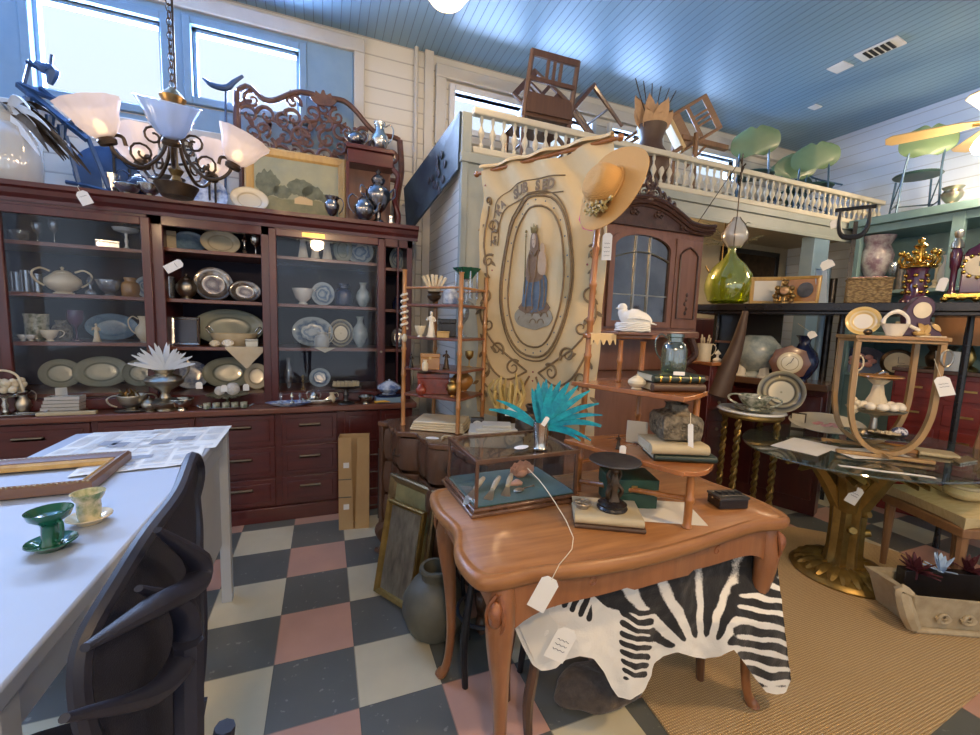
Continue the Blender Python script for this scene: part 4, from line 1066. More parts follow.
def price_tag(label, p, w, h, rz=None, tilt=0, lean=0, string=None, lines=2):
    """card tag on a string; local xz plane, hangs from its top middle at p"""
    t = T('price_tag', label, 'price tag', tuple(p), 0, 'hanging paper price tags'); t.rotation_euler = Euler((lean, tilt, face(p) if rz is None else rz))
    b = B(); b.prism([(-w / 2, 0 - w * .25), (-w * .25, 0), (w * .25, 0), (w / 2, -w * .25), (w / 2, -h), (-w / 2, -h)], -.0006, .0006, Mx((0, 0, 0), (math.radians(90), 0, 0))); b.put('card', 'tag_paper', t)
    if string:
        b = B(); b.tube([Vector((0, -.001, -.004))] + [Vector(s) for s in string], .0012, 5, 3); b.put('string', 'string', t)
    if lines:
        b = B()
        for k in range(lines):
            z = -h * (.38 + .15 * k); pts = [(-w * .3 + w * .6 * i / 8, -.0012, z + (.022 * h) * math.sin(i * 2.3 + k)) for i in range(9)]
            b.tube(pts, .0004 + w * .008, 4)
        b.put('writing', 'ink', t)
    return t
def leaf(b, p, d, L, w, droop=.3, up=(0, 0, 1), curl=0, n=7, th=.0012):
    """feather or leaf blade starting at p along d"""
    p = Vector(p); d = Vector(d).normalized(); s = d.cross(Vector(up))
    if s.length < .1: s = d.cross(Vector((1, 0, 0)))
    s.normalize()
    def f(u, v):
        c = p + d * (L * u) + Vector((0, 0, -droop * L * u * u)) + s * (curl * L * u * u)
        ww = w * (math.sin(PI * min(1, u * .92 + .06)) ** .7) * (v - .5)
        return c + s * ww + Vector((0, 0, -abs(v - .5) * w * .35))
    b.ngrid(f, n, 2, th)
    return b
# ---------------------------------------------------------------- on the brown table
t = T('display_case', 'glass display case with wooden edges and green felt floor on the table', 'display case', (.45, 1.235, .76), .035)
W_, D_, H_ = .395, .30, .185
b = B(); b.b2((-.018, -.018, 0), (W_ + .018, D_ + .018, .014)); b.b2((-.008, -.008, .014), (W_ + .008, D_ + .008, .026)); b.put('base', 'dark_oak_top', t, bevel=.004)
b = B(); b.b2((.004, .004, .0262), (W_ - .004, D_ - .004, .029)); b.put('felt', 'green_felt', t)
b = B(); e = .011
for x in (0, W_ - e):
    for y in (0, D_ - e): b.b2((x, y, .026), (x + e, y + e, H_))
for y in (0, D_ - e): b.b2((-.002, y - .002, H_ - e), (W_ + .002, y + e, H_ + .002))
for x in (0, W_ - e): b.b2((x - .002, e, H_ - e + .0005), (x + e, D_ - e, H_ + .0015))
b.put('frame', 'dark_oak', t, bevel=.0015)
for a, c in (((e, .004, .026), (W_ - e, .006, H_ - e)), ((e, D_ - .006, .026), (W_ - e, D_ - .004, H_ - e)), ((.004, e, .026), (.006, D_ - e, H_ - e)), ((W_ - .006, e, .026), (W_ - .004, D_ - e, H_ - e)), ((e, e, H_ - .004), (W_ - e, D_ - e, H_ - .001))):
    b = B(); b.b2(a, c); b.put('glass_pane', 'pane', t, smooth=False)
cs = t
def incase(x, y, z=.79): # case-local to world
    c_, s_ = math.cos(.035), math.sin(.035); return (.45 + x * c_ - y * s_, 1.235 + x * s_ + y * c_, z)
for k, (x, y, rz, L, lab) in enumerate(((.045, .12, .35, .15, 'leftmost bone handled knife in the glass case'), (.105, .10, .42, .16, 'middle bone handled knife in the glass case'), (.17, .11, .50, .155, 'bone handled knife nearest the pink shell in the glass case'))):
    kn = T('bone_handled_knife', lab, 'knife', incase(x, y, .7912), rz - PI / 2 + PI / 2, 'knives laid out in the glass case')
    kn.rotation_euler = (0, -.12, rz + .5)
    L *= 1.25
    b = B(); b.tube([(0, 0, .008), (L * .25, 0, .010), (L * .48, 0, .008)], [.008, .011, .008], 8, 3); b.put('handle', 'bone', kn)
    b = B(); b.prism([(-.002, -.008), (-L * .3, -.020), (-L * .5, -.014), (-L * .56, 0), (-L * .3, .014), (-.002, .008)], .004, .006); b.put('blade', 'silver_dull', kn)
sh = T('shell', 'pink ruffled scallop shell inside the glass case', 'shell', incase(.27, .20, .792), .2)
b = B()
for k in range(3):
    b.ngrid(lambda u, v: ((.020 + .030 * v) * math.cos(PI * (u * 1.2 - .1)) , .012 * k - .02 * v, (.012 + .045 * v) * (.35 + math.sin(PI * u)) * .8 + .004 * math.sin(u * 40) * v), 40, 6, .002)
b.put('fan', 'shell_pink', sh)
b = B(); b.ball((0, .0, .012), .024, (1.2, .8, .7), 12, 6); b.put('hinge', 'shell_pink', sh)
o = B(); o.tube([(-.03, 0, .006), (0, .006, .010), (.02, 0, .006)], [.004, .014, .006], 8, 4); tag(o.put('oyster_shell', 'shell_pink', None, loc=incase(.215, .12, .7915)), 'small brown shell beside the knives inside the glass case', 'shell')
sp = T('silver_spoon', 'small silver spoon in front of the pink shell in the case', 'spoon', incase(.215, .075, .7915), .3)
b = B(); b.ball((-.02, 0, .006), .016, (1.4, 1, .3), 12, 6); b.put('bowl', 'silver_dull', sp); b = B(); b.tube([(0, 0, .006), (.03, 0, .006), (.055, 0, .004)], [.003, .002, .005], 6, 3); b.put('handle', 'silver', sp)

cp = (.715, 1.30, .9475)
t = T('silver_beaker', 'silver beaker filled with turquoise feathers on the glass case', 'vase', cp, 0)
b = B(); b.lathe([(0, 0), (.026, 0), (.027, .004), (.024, .008), (.024, .03), (.031, .098), (.032, .10), (.029, .098), (.022, .02), (0, .014)], 28); b.put('cup', 'silver', t)
t = T('feather_bunch', 'bunch of bright turquoise feathers standing in the silver beaker', 'feathers', (cp[0], cp[1], cp[2] + .02), face(cp))
rr = random.Random(4)
fd = [(-.9, -.1, .42, .20, .028), (-.75, 0, .5, .20, .022), (-.30, 0, 1, .15, .03), (-.12, 0, 1, .17, .034), (.06, .1, 1, .18, .036), (.2, -.1, 1, .17, .034), (.35, 0, .95, .19, .034), (.5, -.1, .9, .20, .032), (.62, 0, .8, .21, .03), (.75, .1, .68, .23, .028), (.85, -.15, .55, .23, .026), (.95, 0, .42, .22, .024), (1, -.2, .32, .20, .022), (.8, -.3, .10, .16, .026), (.7, -.3, -.15, .13, .03), (.45, .3, .8, .2, .03), (.0, .3, 1, .17, .03), (.9, .2, .25, .21, .02), (-.2, .3, .9, .15, .03)]
for k, (x, y, z, L, w_) in enumerate(fd):
    b = B(); leaf(b, (x * .008, y * .008, .055), (x * .85, y * .6, max(z, .1) + .15), L * 1.12, w_ * .82, droop=.12 + .35 * (1 - z), up=(0, 1, 0), n=10)
    b.tube([(0, 0, 0), (x * .008, y * .008, .058)], .0012, 5)
    m_ = 'turq_feather'
    b.put('feather', m_, t)
price_tag('small white diamond card hanging from the turquoise feathers', (cp[0] + .0, cp[1] - .045, cp[2] + .125), .016, .035, tilt=.5, lines=0)
b = B(); b.lathe([(0, 0), (.032, 0), (.034, .001), (0, .0016)], 20, sy=.55); tag(b.put('white_card', 'tag_paper', None, loc=(.655, 1.33, .9478), rz=.4), 'blank white oval card lying on the glass case', 'card')

# grey deco box, dark pot, gilt twigs in the dark vase and small clock on the chest behind
gp_ = (.78, 1.87, .80)
t = T('stepped_box', 'grey stepped art deco box on the chest behind the glass case', 'box', gp_, -.38)
b = B(); b.b2((-.125, -.085, 0), (.125, .085, .06)); b.put('body', 'gray_box', t, bevel=.002)
for k, (w_, z) in enumerate(((.132, .06), (.10, .074), (.070, .086))):
    b = B(); b.b2((-w_, -w_ * .68, z), (w_, w_ * .68, z + (.014 if k == 0 else .012))); b.put('lid', 'gray_box_light', t, bevel=.002)
ves('pot', 'clay_pot', 'round dark brown pot on the chest behind the turquoise feathers', 'pot', (.945, 1.79, .80), .20, .19, 'bronze')
t = _t('mantel_clock', 'small clock with white dial behind the grey stepped box', 'clock', (.745, 2.05, .80), None)
b = B(); b.box((0, 0, .045), (.07, .04, .09)); b.put('case', 'pewter', t, bevel=.008); b = B(); b.lathe([(0, 0), (.026, 0), (.026, .004), (0, .004)], 24, Mx((0, -.021, .052), (math.radians(90), 0, 0))); o = b.put('dial', 'porcelain', t)
vb = (.90, 2.02, .80)
ves('cyl', 'dark_vase', 'dark cylindrical vase holding the gilt branches by the banner', 'vase', vb, .12, .11, 'bronze')
t = _t('gilt_branches', 'yellow gilt coral-like branches standing in the dark vase before the banner', 'ornament', (vb[0], vb[1], vb[2] + .02))
rr = random.Random(9)
for k in range(13):
    a = -1 + 2 * k / 12; b = B(); z1 = .22 + .10 * rr.random()
    b.tube([(a * .02, 0, 0), (a * .06, rr.uniform(-.03, .03), .12), (a * .095 + rr.uniform(-.01, .01), rr.uniform(-.03, .03), z1 * .8), (a * .075, 0, z1)], [.006, .009, .009, .006], 6, 4); b.put('twig', 'caramel_gilt', t)
price_tag('white card tied on the gilt branches', (vb[0] - .01, vb[1] - .09, .96), .07, .045, tilt=.05, lines=0)
o = boxy('white_card_holder', 'white folded card in front of the dark vase', 'card', (.88, 1.935, .80), .085, .012, .05, 'tag_paper', lid=0)

# books with a bronze stand on the table
bp_ = U(605, 520, 'z', .76)
b1 = book('antique_book', 'brown lower book beneath the tan book at the table\'s centre', (bp_[0] + .005, bp_[1], .76), .215, .15, .017, 'book_brown', -.50)
b2_ = book('antique_book', 'tan cloth book carrying the bronze pedestal dish', (bp_[0], bp_[1], .7775), .21, .145, .026, 'book_tan', -.50)
t = T('bronze_tazza', 'bronze figural stand holding a shallow round dish on the books', 'tazza', (bp_[0] + .015, bp_[1] - .012, .8038), 0)
b = B(); b.lathe([(0, 0), (.047, 0), (.049, .005), (.044, .012), (.046, .018), (.036, .025), (.030, .028), (0, .03)], 32); b.put('base', 'black_lacquer', t)
b = B(); b.lathe([(0, .028), (.022, .028), (.018, .04), (.013, .06), (.020, .085), (.014, .10), (.010, .12), (.02, .138), (.012, .15)], 16, flute=.15, fn=5)
for s in (-1, 1): b.tube([(s * .016, 0, .03), (s * .028, -.008, .06), (s * .012, 0, .085), (s * .026, 0, .11), (s * .010, 0, .14)], [.007, .008, .007, .005, .004], 6, 4)
b.ball((0, -.006, .126), .012, n=10, m=6); b.put('figure_stem', 'bronze', t)
b = B(); b.lathe([(0, .146), (.03, .147), (.070, .154), (.082, .160), (.081, .163), (.066, .158), (.035, .152), (0, .151)], 40); b.put('dish', 'pewter', t)
t = T('valve_wheel', 'small brass spoked wheel lying on the tan book', 'wheel', tuple(U(575, 505, 'z', .80)), 0)
t.location = (bp_[0] - .075, bp_[1] + .022, .808)
b = B(); b.tube([(.026 * math.cos(a), .026 * math.sin(a), .012) for a in [i * PI / 10 for i in range(20)]], .0035, 6, closed=True)
for k in range(5): a = k * 2 * PI / 5; b.cyl((0, 0, .012), (.026 * math.cos(a), .026 * math.sin(a), .012), .0025, n=6)
b.cyl((0, 0, .004), (0, 0, .016), .007, n=10); b.put('wheel', 'brass_old', t)
b = B(); b.lathe([(.012, -.004), (.02, -.004), (.02, .006), (.0, .008)], 16); b.put('base', 'brass_old', t)
b = B(); b.ngrid(lambda u, v: (-.13 + .26 * u, -.09 + .18 * v, .0008 + .0015 * abs(math.sin(u * 4 + v * 3))), 8, 8, .0006); tag(b.put('paper_sheet', 'paper', None, loc=(1.07, 1.085, .76), rz=-.45), 'loose white paper sheet under the bamboo shelf on the table', 'paper')
bb_ = U(727, 506, 'z', .76)
t = T('carved_box', 'small black carved lacquer box at the right end of the table', 'box', tuple(bb_), -.25)
b = B(); b.b2((-.055, -.035, .004), (.055, .035, .038)); b.put('body', 'black_lacquer', t, bevel=.003)
b = B(); b.b2((-.057, -.037, .038), (.057, .037, .046))
for k in range(4): b.tube([(-.04 + k * .026, -.02, .047), (-.03 + k * .026, .0, .049), (-.04 + k * .026, .022, .047)], .003, 5, 3)
for y in (-.02, .02): b.cyl((-.05, y, .047), (.05, y, .047), .002, n=5)
b.put('lid', 'pewter', t)

# ---------------------------------------------------------------- bamboo shelf stand on the table
t = T('bamboo_shelf', 'honey coloured bamboo shelf stand on the right of the brown table', 'shelf stand', (0, 0, 0)); bs = t
def bam(name, p, q, r, parent, m='bamboo', nodes=None):
    p, q = Vector(p), Vector(q); L = (q - p).length; n = nodes or max(2, int(L / .13)); pts = []; rr_ = []
    for i in range(n + 1):
        u = i / n
        for du, k in ((-.012, 1), (-.004, 1.28), (.004, 1.28), (.012, 1)):
            w_ = u + du / L * 1.0
            if 0 <= w_ <= 1: pts.append(p.lerp(q, w_)); rr_.append(r * k)
    if (pts[0] - p).length > 1e-4: pts.insert(0, p); rr_.insert(0, r)
    b = B(); b.tube(pts, rr_, 10); return b.put(name, m, parent)
BP = {'pole': (.900, 1.325), 'front': (1.072, .962), 'back': (1.150, 1.31), 'right': (1.205, 1.085)}
bam('pole', (*BP['pole'], .76), (.915, 1.315, 1.93), .0115, t)
bam('leg', (*BP['front'], .76), (*BP['front'], .945), .0125, t, nodes=2)
bam('leg', (*BP['back'], .76), (*BP['back'], 1.34), .010, t)
bam('leg', (*BP['right'], .958), (*BP['right'], 1.17), .011, t, nodes=2)
bam('stretcher', (.905, 1.315, .80), (1.072, .962, .855), .009, t, nodes=4)
bam('stretcher', (.905, 1.32, .875), (1.15, 1.31, .90), .008, t, nodes=3)
def shelf(z, pts, th=.016):
    pl2 = [(p[0], p[1]) for p in catmull([(x, y, 0) for x, y in pts], 5, True)]
    b = B(); b.prism(pl2, z - th, z); b.put('shelf_board', 'bamboo_shelf', bs, bevel=.004)
shelf(.955, [(.875, 1.365), (.872, 1.32), (1.00, .985), (1.035, .945), (1.10, .935), (1.20, .99), (1.255, 1.06), (1.24, 1.15), (1.17, 1.32), (1.10, 1.37)])
shelf(1.18, [(.885, 1.355), (.885, 1.31), (1.02, 1.02), (1.05, .985), (1.20, 1.05), (1.225, 1.09), (1.17, 1.30), (1.12, 1.36)])
b = B(); b.b2((.885, 1.298, 1.345), (1.215, 1.33, 1.362)); b.put('top_bar', 'bamboo_shelf', t, bevel=.004)
b = B(); b.b2((1.00, 1.27, 1.362), (1.185, 1.38, 1.372)); b.put('shelf_board', 'armoire_wood', t, bevel=.002)
bam('leg', (1.045, 1.31, 1.18), (1.045, 1.31, 1.345), .009, t, nodes=2)

# items on its boards
def onS(px, z, d): # d = depth beyond the front edge line
    p = U(px, 100, 'z', z); return p
book('antique_book', 'dark green book with gilt spine beneath the clear jar', (1.115, 1.13, 1.2105), .18, .12, .026, 'book_green', -.25, None, 'gold_bright')
book('antique_book', 'plain olive brown book under the gilt spined book', (1.115, 1.13, 1.181), .185, .125, .028, 'book_brown', -.25)
ves('jar', 'glass_jug', 'clear glass jug with cork-coloured rim on the gilt book', 'jug', (1.135, 1.135, 1.2375), .135, .085, 'bottle_glass', handle=-1)
b = B(); b.b2((-.018, 0, 0), (.018, .001, .012)); tag(b.put('shelf_card', 'tag_paper', None, loc=(1.09, 1.062, 1.2375), rz=-.5), 'tiny white card leaning at the foot of the glass jug', 'card')
ves('tea', 'ceramic_vase', 'small cream lidded pot on the bamboo shelf by the pole', 'pot', (.995, 1.15, 1.181), .048, .060, 'ivory', lid=1)
ves('tea', 'ceramic_vase', 'tiny beige jar behind the cream lidded pot', 'pot', (1.045, 1.19, 1.181), .045, .05, 'cream_ware')
book('antique_book', 'black bound book lowest on the middle bamboo board', (1.125, 1.075, .956), .20, .13, .022, 'book_green', -.42)
book('antique_book', 'thick tan book under the carved stone box', (1.105, 1.085, .9788), .19, .125, .034, 'book_tan', -.38)
t = T('stone_box', 'square carved grey stone pot with narrow neck on the tan book', 'pot', (1.13, 1.10, 1.014), -.38)
b = B()
def sq(w_, z): return [(-w_, -w_, z), (w_, -w_, z), (w_, w_, z), (-w_, w_, z)]
pr_ = [(.042, 0), (.062, .006), (.066, .03), (.067, .07), (.060, .084), (.045, .09), (.030, .10), (.027, .116), (.034, .122), (.028, .122), (.02, .10)]
vs = []; fs = []
for w_, z in pr_: vs += sq(w_, z)
for k in range(len(pr_) - 1):
    for i in range(4): fs.append((k * 4 + i, k * 4 + (i + 1) % 4, (k + 1) * 4 + (i + 1) % 4, (k + 1) * 4 + i))
fs += [(3, 2, 1, 0), tuple((len(pr_) - 1) * 4 + i for i in range(4))]
b._add(vs, fs); b.put('body', 'stone_box', t, bevel=.004)
b = B()
for s in range(4):
    M_ = Matrix.Rotation(s * PI / 2, 4, 'Z')
    for k in range(3):
        pp = spiral((-.038 + k * .038, .05), .016, 1.4, k, 10, 1 if k % 2 else -1); b.tube([(x, -.0665, z) for x, z in pp], .003, 4, M=M_)
b.put('relief', 'stone_box', t)
price_tag('white strip tag hanging on the carved stone pot', (1.105, 1.012, 1.085), .016, .085, tilt=-.08, lean=-.0, string=[(0, .0, 0), (0, .03, .03)], lines=0)
figure('glass_bird', 'small dark bronze figurine by the pole on the middle bamboo board', (.975, 1.20, .956), .052, 'bronze')
price_tag('tiny white tag on the middle bamboo board by the pole', (.955, 1.15, .984), .022, .028, lines=0)
boxy('photo_card', 'grey card standing behind the tan book on the bamboo shelf', 'card', (1.09, 1.24, .956), .075, .004, .085, 'gray_box_light', lid=0)
boxy('green_case', 'dark green leather box with brass clasp beneath the bamboo shelf', 'box', (1.02, 1.19, .76), .17, .13, .105, 'green_dark', rz=-.35, lid=.5, hd='brass')

# dove on nest, lace
t = _t('dove_tureen', 'white porcelain dove sitting on a nest atop the bamboo shelf', 'tureen', (1.098, 1.315, 1.372), .0 - .68)
b = B(); b.lathe([(0, 0), (.046, 0), (.062, .012), (.066, .026), (.060, .036), (.045, .036), (0, .03)], 32, sy=.7, flute=.015, fn=18)
for k in range(5): b.tube([(.064 * math.cos(a) * (1 - .02 * k), .045 * math.sin(a), .006 + k * .0065 + .002 * math.sin(a * 7 + k)) for a in [i * PI / 12 for i in range(24)]], .0038, 5, closed=True)
b.put('nest', 'porcelain', t)
b = B(); b.tube([(.066, 0, .036), (.045, 0, .044), (.01, 0, .052), (-.02, 0, .058), (-.036, 0, .070), (-.041, 0, .085)], [.010, .026, .036, .034, .022, .017], 14, 5); b.ball((-.042, 0, .092), .017, (1.1, .9, 1), 12, 8)
for s in (-1, 1): b.tube([(-.02, s * .026, .05), (.02, s * .032, .052), (.06, s * .018, .044)], [.010, .012, .004], 8, 4, flat=.5)
b.put('dove', 'porcelain', t)
b = B(); b.cyl((-.057, 0, .091), (-.066, 0, .088), .005, .001, 8); b.put('beak', 'ivory', t)
b = B(); b.tube([(.062, 0, .036), (.085, 0, .030)], [.01, .005], 6, flat=.5); b.put('tail', 'porcelain', t)
b = B(); b.ngrid(lambda u, v: (-.055 + .11 * u, .008 - .030 * min(1, v / .45), .0035 - max(0, v - .45) * .06 * (1 + .3 * math.cos(u * 25))), 36, 8, .0008); tag(b.put('lace_mat', 'linen', None, loc=(.955, 1.318, 1.3605), rz=-.02), 'cream lace draped over the top bar of the bamboo shelf', 'lace')

# straw hat on the pole
hp = Vector((.872, 1.20, 1.80))
hat = T('straw_hat', 'wide brimmed orange straw hat hung on the tall bamboo pole', 'hat', hp, 0)
hc0 = U(608, 188, 'y', 1.22); hat.location = hc0; hat.scale = (.86,) * 3
vdir = (CAM - hc0).normalized()
axis = (-RM.col[0] * .84 + RM.col[2] * .26 - RM.col[1] * .46).normalized()
q = axis.to_track_quat('Z', 'X'); hat.rotation_euler = q.to_euler()
b = B()
def brim(u, v):
    a = u * 2 * PI; r = .075 + .085 * v; return (r * math.cos(a) * 1.03, r * math.sin(a) * 1.12, .010 * math.sin(2 * a + .6) * v - .012 * v + .006 * math.sin(3 * a) * v)
b.ngrid(brim, 48, 8, .003); hb = b.put('brim', 'straw', hat)
b = B(); b.lathe([(.078, -.002), (.077, .02), (.072, .055), (.062, .075), (.045, .086), (.02, .083), (0, .080)], 40, sy=1.05); b.put('crown', 'straw', hat)
b = B(); b.tube([(.0795 * math.cos(a), .0835 * math.sin(a), .010) for a in [i * PI / 20 for i in range(40)]], .0055, 6, closed=True, flat=.5); b.put('band', 'straw', hat)
fl = T('flower_posy', 'dried beige flower posy pinned on the straw hat', 'flowers', (0, 0, 0)); bpy.data.objects.remove(fl)
b = B(); rr = random.Random(5)
Ri = hat.rotation_euler.to_matrix().inverted(); down = Ri @ Vector((0, 0, -1)); a0 = math.atan2(down[1], down[0])
for k in range(60):
    a = a0 + rr.gauss(0, .34); r = .088 + rr.uniform(-.012, .03); z = .018 + rr.uniform(-.004, .03)
    b.ball((r * math.cos(a), r * math.sin(a), z), rr.uniform(.004, .0085), (1, 1, .7), 6, 4)
for k in range(14):
    a = a0 + rr.gauss(0, .3); leaf(b, (.09 * math.cos(a), .09 * math.sin(a), .02), (math.cos(a + rr.uniform(-1, 1)), math.sin(a + rr.uniform(-1, 1)), .7), .045, .012, .2, n=5)
tag(b.put('flower_trim', 'caramel_gilt', hat), 'dried golden flowers pinned at the crown', kind='stuff')
b = B()
for k in range(26):
    a = a0 + rr.gauss(0, .26); r = .085 + rr.uniform(-.01, .02); b.ball((r * math.cos(a), r * math.sin(a), .014 + rr.uniform(0, .02)), .0075, (1, 1, .7), 6, 4)
b.put('dark_berries', 'bronze', hat)

# ---------------------------------------------------------------- embroidered banner
BA, BB = Vector((.835, 2.325, 0)), Vector((1.205, 1.665, 0)); bdir = (BB - BA).normalized(); bn = Vector((-bdir[1], bdir[0], 0)); 
if bn.dot(Vector((-1, -.5, 0))) < 0: bn = -bn
BWd = (BB - BA).length; Zt, Zb = 2.225, .86
ban = T('embroidered_banner', 'tall cream embroidered church banner with seated crowned figure behind the chest', 'banner', (BA[0], BA[1], 0), math.atan2(bdir[1], bdir[0]))
# local: x along the banner 0..BWd, front normal = -y
sgn = -1
def bsurf(x, z):
    u = x / BWd; t_ = (Zt - z)
    return .016 * math.sin(u * 9 + z * 3) * min(1, t_ * 2 + .3) + .014 * math.sin(u * 23 + z * 7 + 2 * math.sin(z * 9)) * max(0, 1 - t_ * 1.2) + .006 * math.sin(z * 11 + u * 4)
b = B(); b.ngrid(lambda u, v: (BWd * u + .006 * math.sin(v * 20), bsurf(BWd * u, Zt - (Zt - Zb) * v), Zt + .035 * math.sin(u * PI * 2.5) * (1 - v) ** 6 * .6 - (Zt - Zb) * v), 50, 70, .003)
b.put('cloth', 'linen', ban)
b = B(); b.ngrid(lambda u, v: (BWd * u, bsurf(BWd * u, Zt) + .018 * math.cos(v * PI) - .004 , Zt + .02 * math.sin(v * PI) + .01 - .09 * max(0, v - .0) * (v < .0)), 40, 8, .003); b.put('top_fold', 'linen', ban)
b = B(); b.cyl((-.05, .006, Zt), (BWd + .03, .006, Zt), .010, n=10); b.ball((-.055, .006, Zt), .017, n=12); b.ball((BWd + .035, .006, Zt), .017, n=12); b.put('pole', 'bamboo', ban)
def BP3(u, v, off=.007): x = BWd * u; z = Zt - (Zt - Zb) * v; return (x, bsurf(x, z) - off, z)
def stitch(pts, r=.0042, closed=False, k=5):
    p2 = catmull([(a, c, 0) for a, c in pts], k, closed)
    return [BP3(p[0], p[1]) for p in p2]
AR = BWd / (Zt - Zb)
b = B()
cu, cv = .50, .44
for rx, ry, r in ((.285, .30, .0065), (.235, .262, .005), (.30, .316, .004)):
    for s in (-1, 1):
        pts = [(cu + s * rx * math.cos(t_) ** .8 if math.cos(t_) > 0 else cu, cv - ry * math.sin(t_)) for t_ in [-PI / 2 + i * PI / 22 for i in range(23)]]
        b.tube([BP3(*p) for p in pts], r, 5)
b.put('mandorla', 'embroider', ban)
b = B()
def scroll2(c, r0, turns, a0, s, rad=.0056): 
    pp = spiral((0, 0), r0, turns, a0, 22, s, .2); b.tube([BP3(c[0] + x / BWd * BWd * 1.0 * 1.0, c[1] + y * AR) for x, y in pp], [rad * (1.3 - i / 30) for i in range(23)], 5)
for s in (-1, 1):
    for (du, v_, r0, tn, a0) in ((.40, .22, .055, 1.2, 2), (.42, .36, .05, 1.3, 4), (.42, .50, .06, 1.2, 1), (.38, .62, .055, 1.3, 5), (.30, .72, .06, 1.2, 2.5), (.16, .79, .06, 1.3, 4), (.40, .80, .05, 1.2, 1), (.42, .92, .05, 1.2, 3), (.2, .93, .06, 1.2, 2), (.44, .12, .03, 1.2, 2)):
        scroll2((cu + s * du, v_), r0, tn, a0 if s > 0 else PI - a0, s)
    for pts in ([(.44, .14), (.46, .30), (.41, .45), (.46, .58), (.36, .68), (.22, .74), (.05, .80)], [(.05, .80), (.20, .84), (.34, .80), (.44, .70)], [(.03, .82), (.12, .90), (.30, .90), (.42, .86)]):
        p2 = catmull([(cu + s * a, c, 0) for a, c in pts], 5); b.tube([BP3(p[0], p[1]) for p in p2], .0058, 5)
    for k in range(16):
        uu = cu + s * (.34 + .13 * abs(math.sin(k * 1.7))); vv = .16 + k * .05
        p0 = Vector(BP3(uu, vv, .006)); leaf(b, p0, (s * math.sin(k), 0, math.cos(k * 2.1)), .048, .020, .1, up=(0, 1, 0), n=4)
b.put('scroll_embroidery', 'embroider', ban)
# little gems round the frame
b = B()
for k in range(24):
    a = k * 2 * PI / 24; b.ball(BP3(cu + .262 * math.cos(a), cv - .285 * math.sin(a), .004), .0045, (1, .5, 1), 6, 4)
b.put('frame_gems', 'embroider_blue', ban)
b = B()
for a, c in ((.5, .80), (.5, .835), (.47, .82), (.53, .82), (.04, .06), (.5, .12), (.12, .40), (.88, .40)): b.ball(BP3(a, c, .004), .0055, (1, .5, 1), 6, 4)
b.put('red_stitches', 'embroider_red', ban)
# figure: flat appliqué pieces following the cloth
def app(name, m, pts, off, smooth_=4):
    p2 = catmull([(a, c, 0) for a, c in pts], smooth_, True); o_ = len(p2); b = B()
    cx = sum(p[0] for p in p2) / o_; cy = sum(p[1] for p in p2) / o_
    vs = [BP3(p[0], p[1], off) for p in p2] + [BP3(cx, cy, off + .002)] + [BP3(p[0], p[1], off - .004) for p in p2]
    fs = [(i, (i + 1) % o_, o_) for i in range(o_)] + [(o_ + 1 + i, o_ + 1 + (i + 1) % o_, (i + 1) % o_, i) for i in range(o_)]
    b._add(vs, fs); o = b.put(name, m, ban); fixn(o); return o
app('cloud', 'embroider_cloud', [(.34, .575), (.37, .555), (.42, .555), (.50, .55), (.58, .555), (.64, .56), (.67, .59), (.64, .615), (.58, .625), (.52, .635), (.45, .63), (.38, .62), (.345, .60)], .009)
app('robe', 'embroider_blue', [(.40, .50), (.41, .44), (.46, .425), (.54, .42), (.60, .44), (.61, .50), (.60, .55), (.54, .565), (.46, .57), (.40, .56)], .012)
app('gown', 'embroider_brown', [(.43, .445), (.425, .38), (.455, .335), (.50, .325), (.545, .34), (.565, .38), (.57, .44), (.50, .455)], .014)
app('veil', 'embroider_brown', [(.462, .335), (.465, .29), (.50, .268), (.535, .29), (.54, .335), (.50, .345)], .015)
app('face', 'embroider_skin', [(.482, .315), (.484, .288), (.50, .278), (.517, .288), (.518, .315), (.50, .330)], .017)
app('crown', 'gold_leaf', [(.475, .275), (.468, .250), (.485, .262), (.50, .242), (.515, .262), (.532, .250), (.525, .275)], .017, 2)
app('child', 'embroider_skin', [(.535, .42), (.53, .38), (.545, .35), (.57, .34), (.59, .355), (.60, .40), (.585, .43)], .017)
app('child_head', 'embroider_skin', [(.558, .345), (.556, .325), (.572, .315), (.588, .325), (.586, .345), (.572, .352)], .018)
b = B()
for pts in ([(.46, .44), (.44, .50), (.43, .56)], [(.50, .44), (.49, .50), (.50, .56)], [(.55, .44), (.56, .50), (.55, .56)], [(.58, .44), (.595, .50), (.59, .55)], [(.455, .35), (.45, .40), (.47, .44)], [(.53, .36), (.52, .40), (.51, .44)], [(.475, .34), (.50, .36), (.53, .34)]):
    b.tube([BP3(p[0], p[1], .018) for p in catmull([(x, z, 0) for x, z in pts], 4)], .0028, 5)
for x, z, r_ in ((.40, .60, .03), (.46, .585, .032), (.53, .58, .034), (.60, .585, .03), (.50, .61, .028), (.57, .61, .028)):
    b.tube([BP3(x + r_ * math.cos(t_), z - .6 * r_ * math.sin(t_), .011) for t_ in [i * PI / 8 for i in range(9)]], .0026, 5)
for x in (.492, .508): b.ball(BP3(x, .300, .019), .0022, n=6, m=4)
b.tube([BP3(.495, .316, .019), BP3(.505, .316, .019)], .0015, 4); b.put('stitched_folds', 'embroider', ban)
app('throne', 'embroider_brown', [(.39, .57), (.395, .53), (.61, .53), (.62, .57)], .010, 2)
b = B(); b.tube([BP3(.415, .50, .012), BP3(.41, .27, .012)], .003, 5); b.ball(BP3(.41, .262, .012), .008, (1, .5, 1), 8, 5); b.ball(BP3(.41, .28, .012), .006, (1, .5, 1), 8, 5); b.put('sceptre', 'gold_leaf', ban)
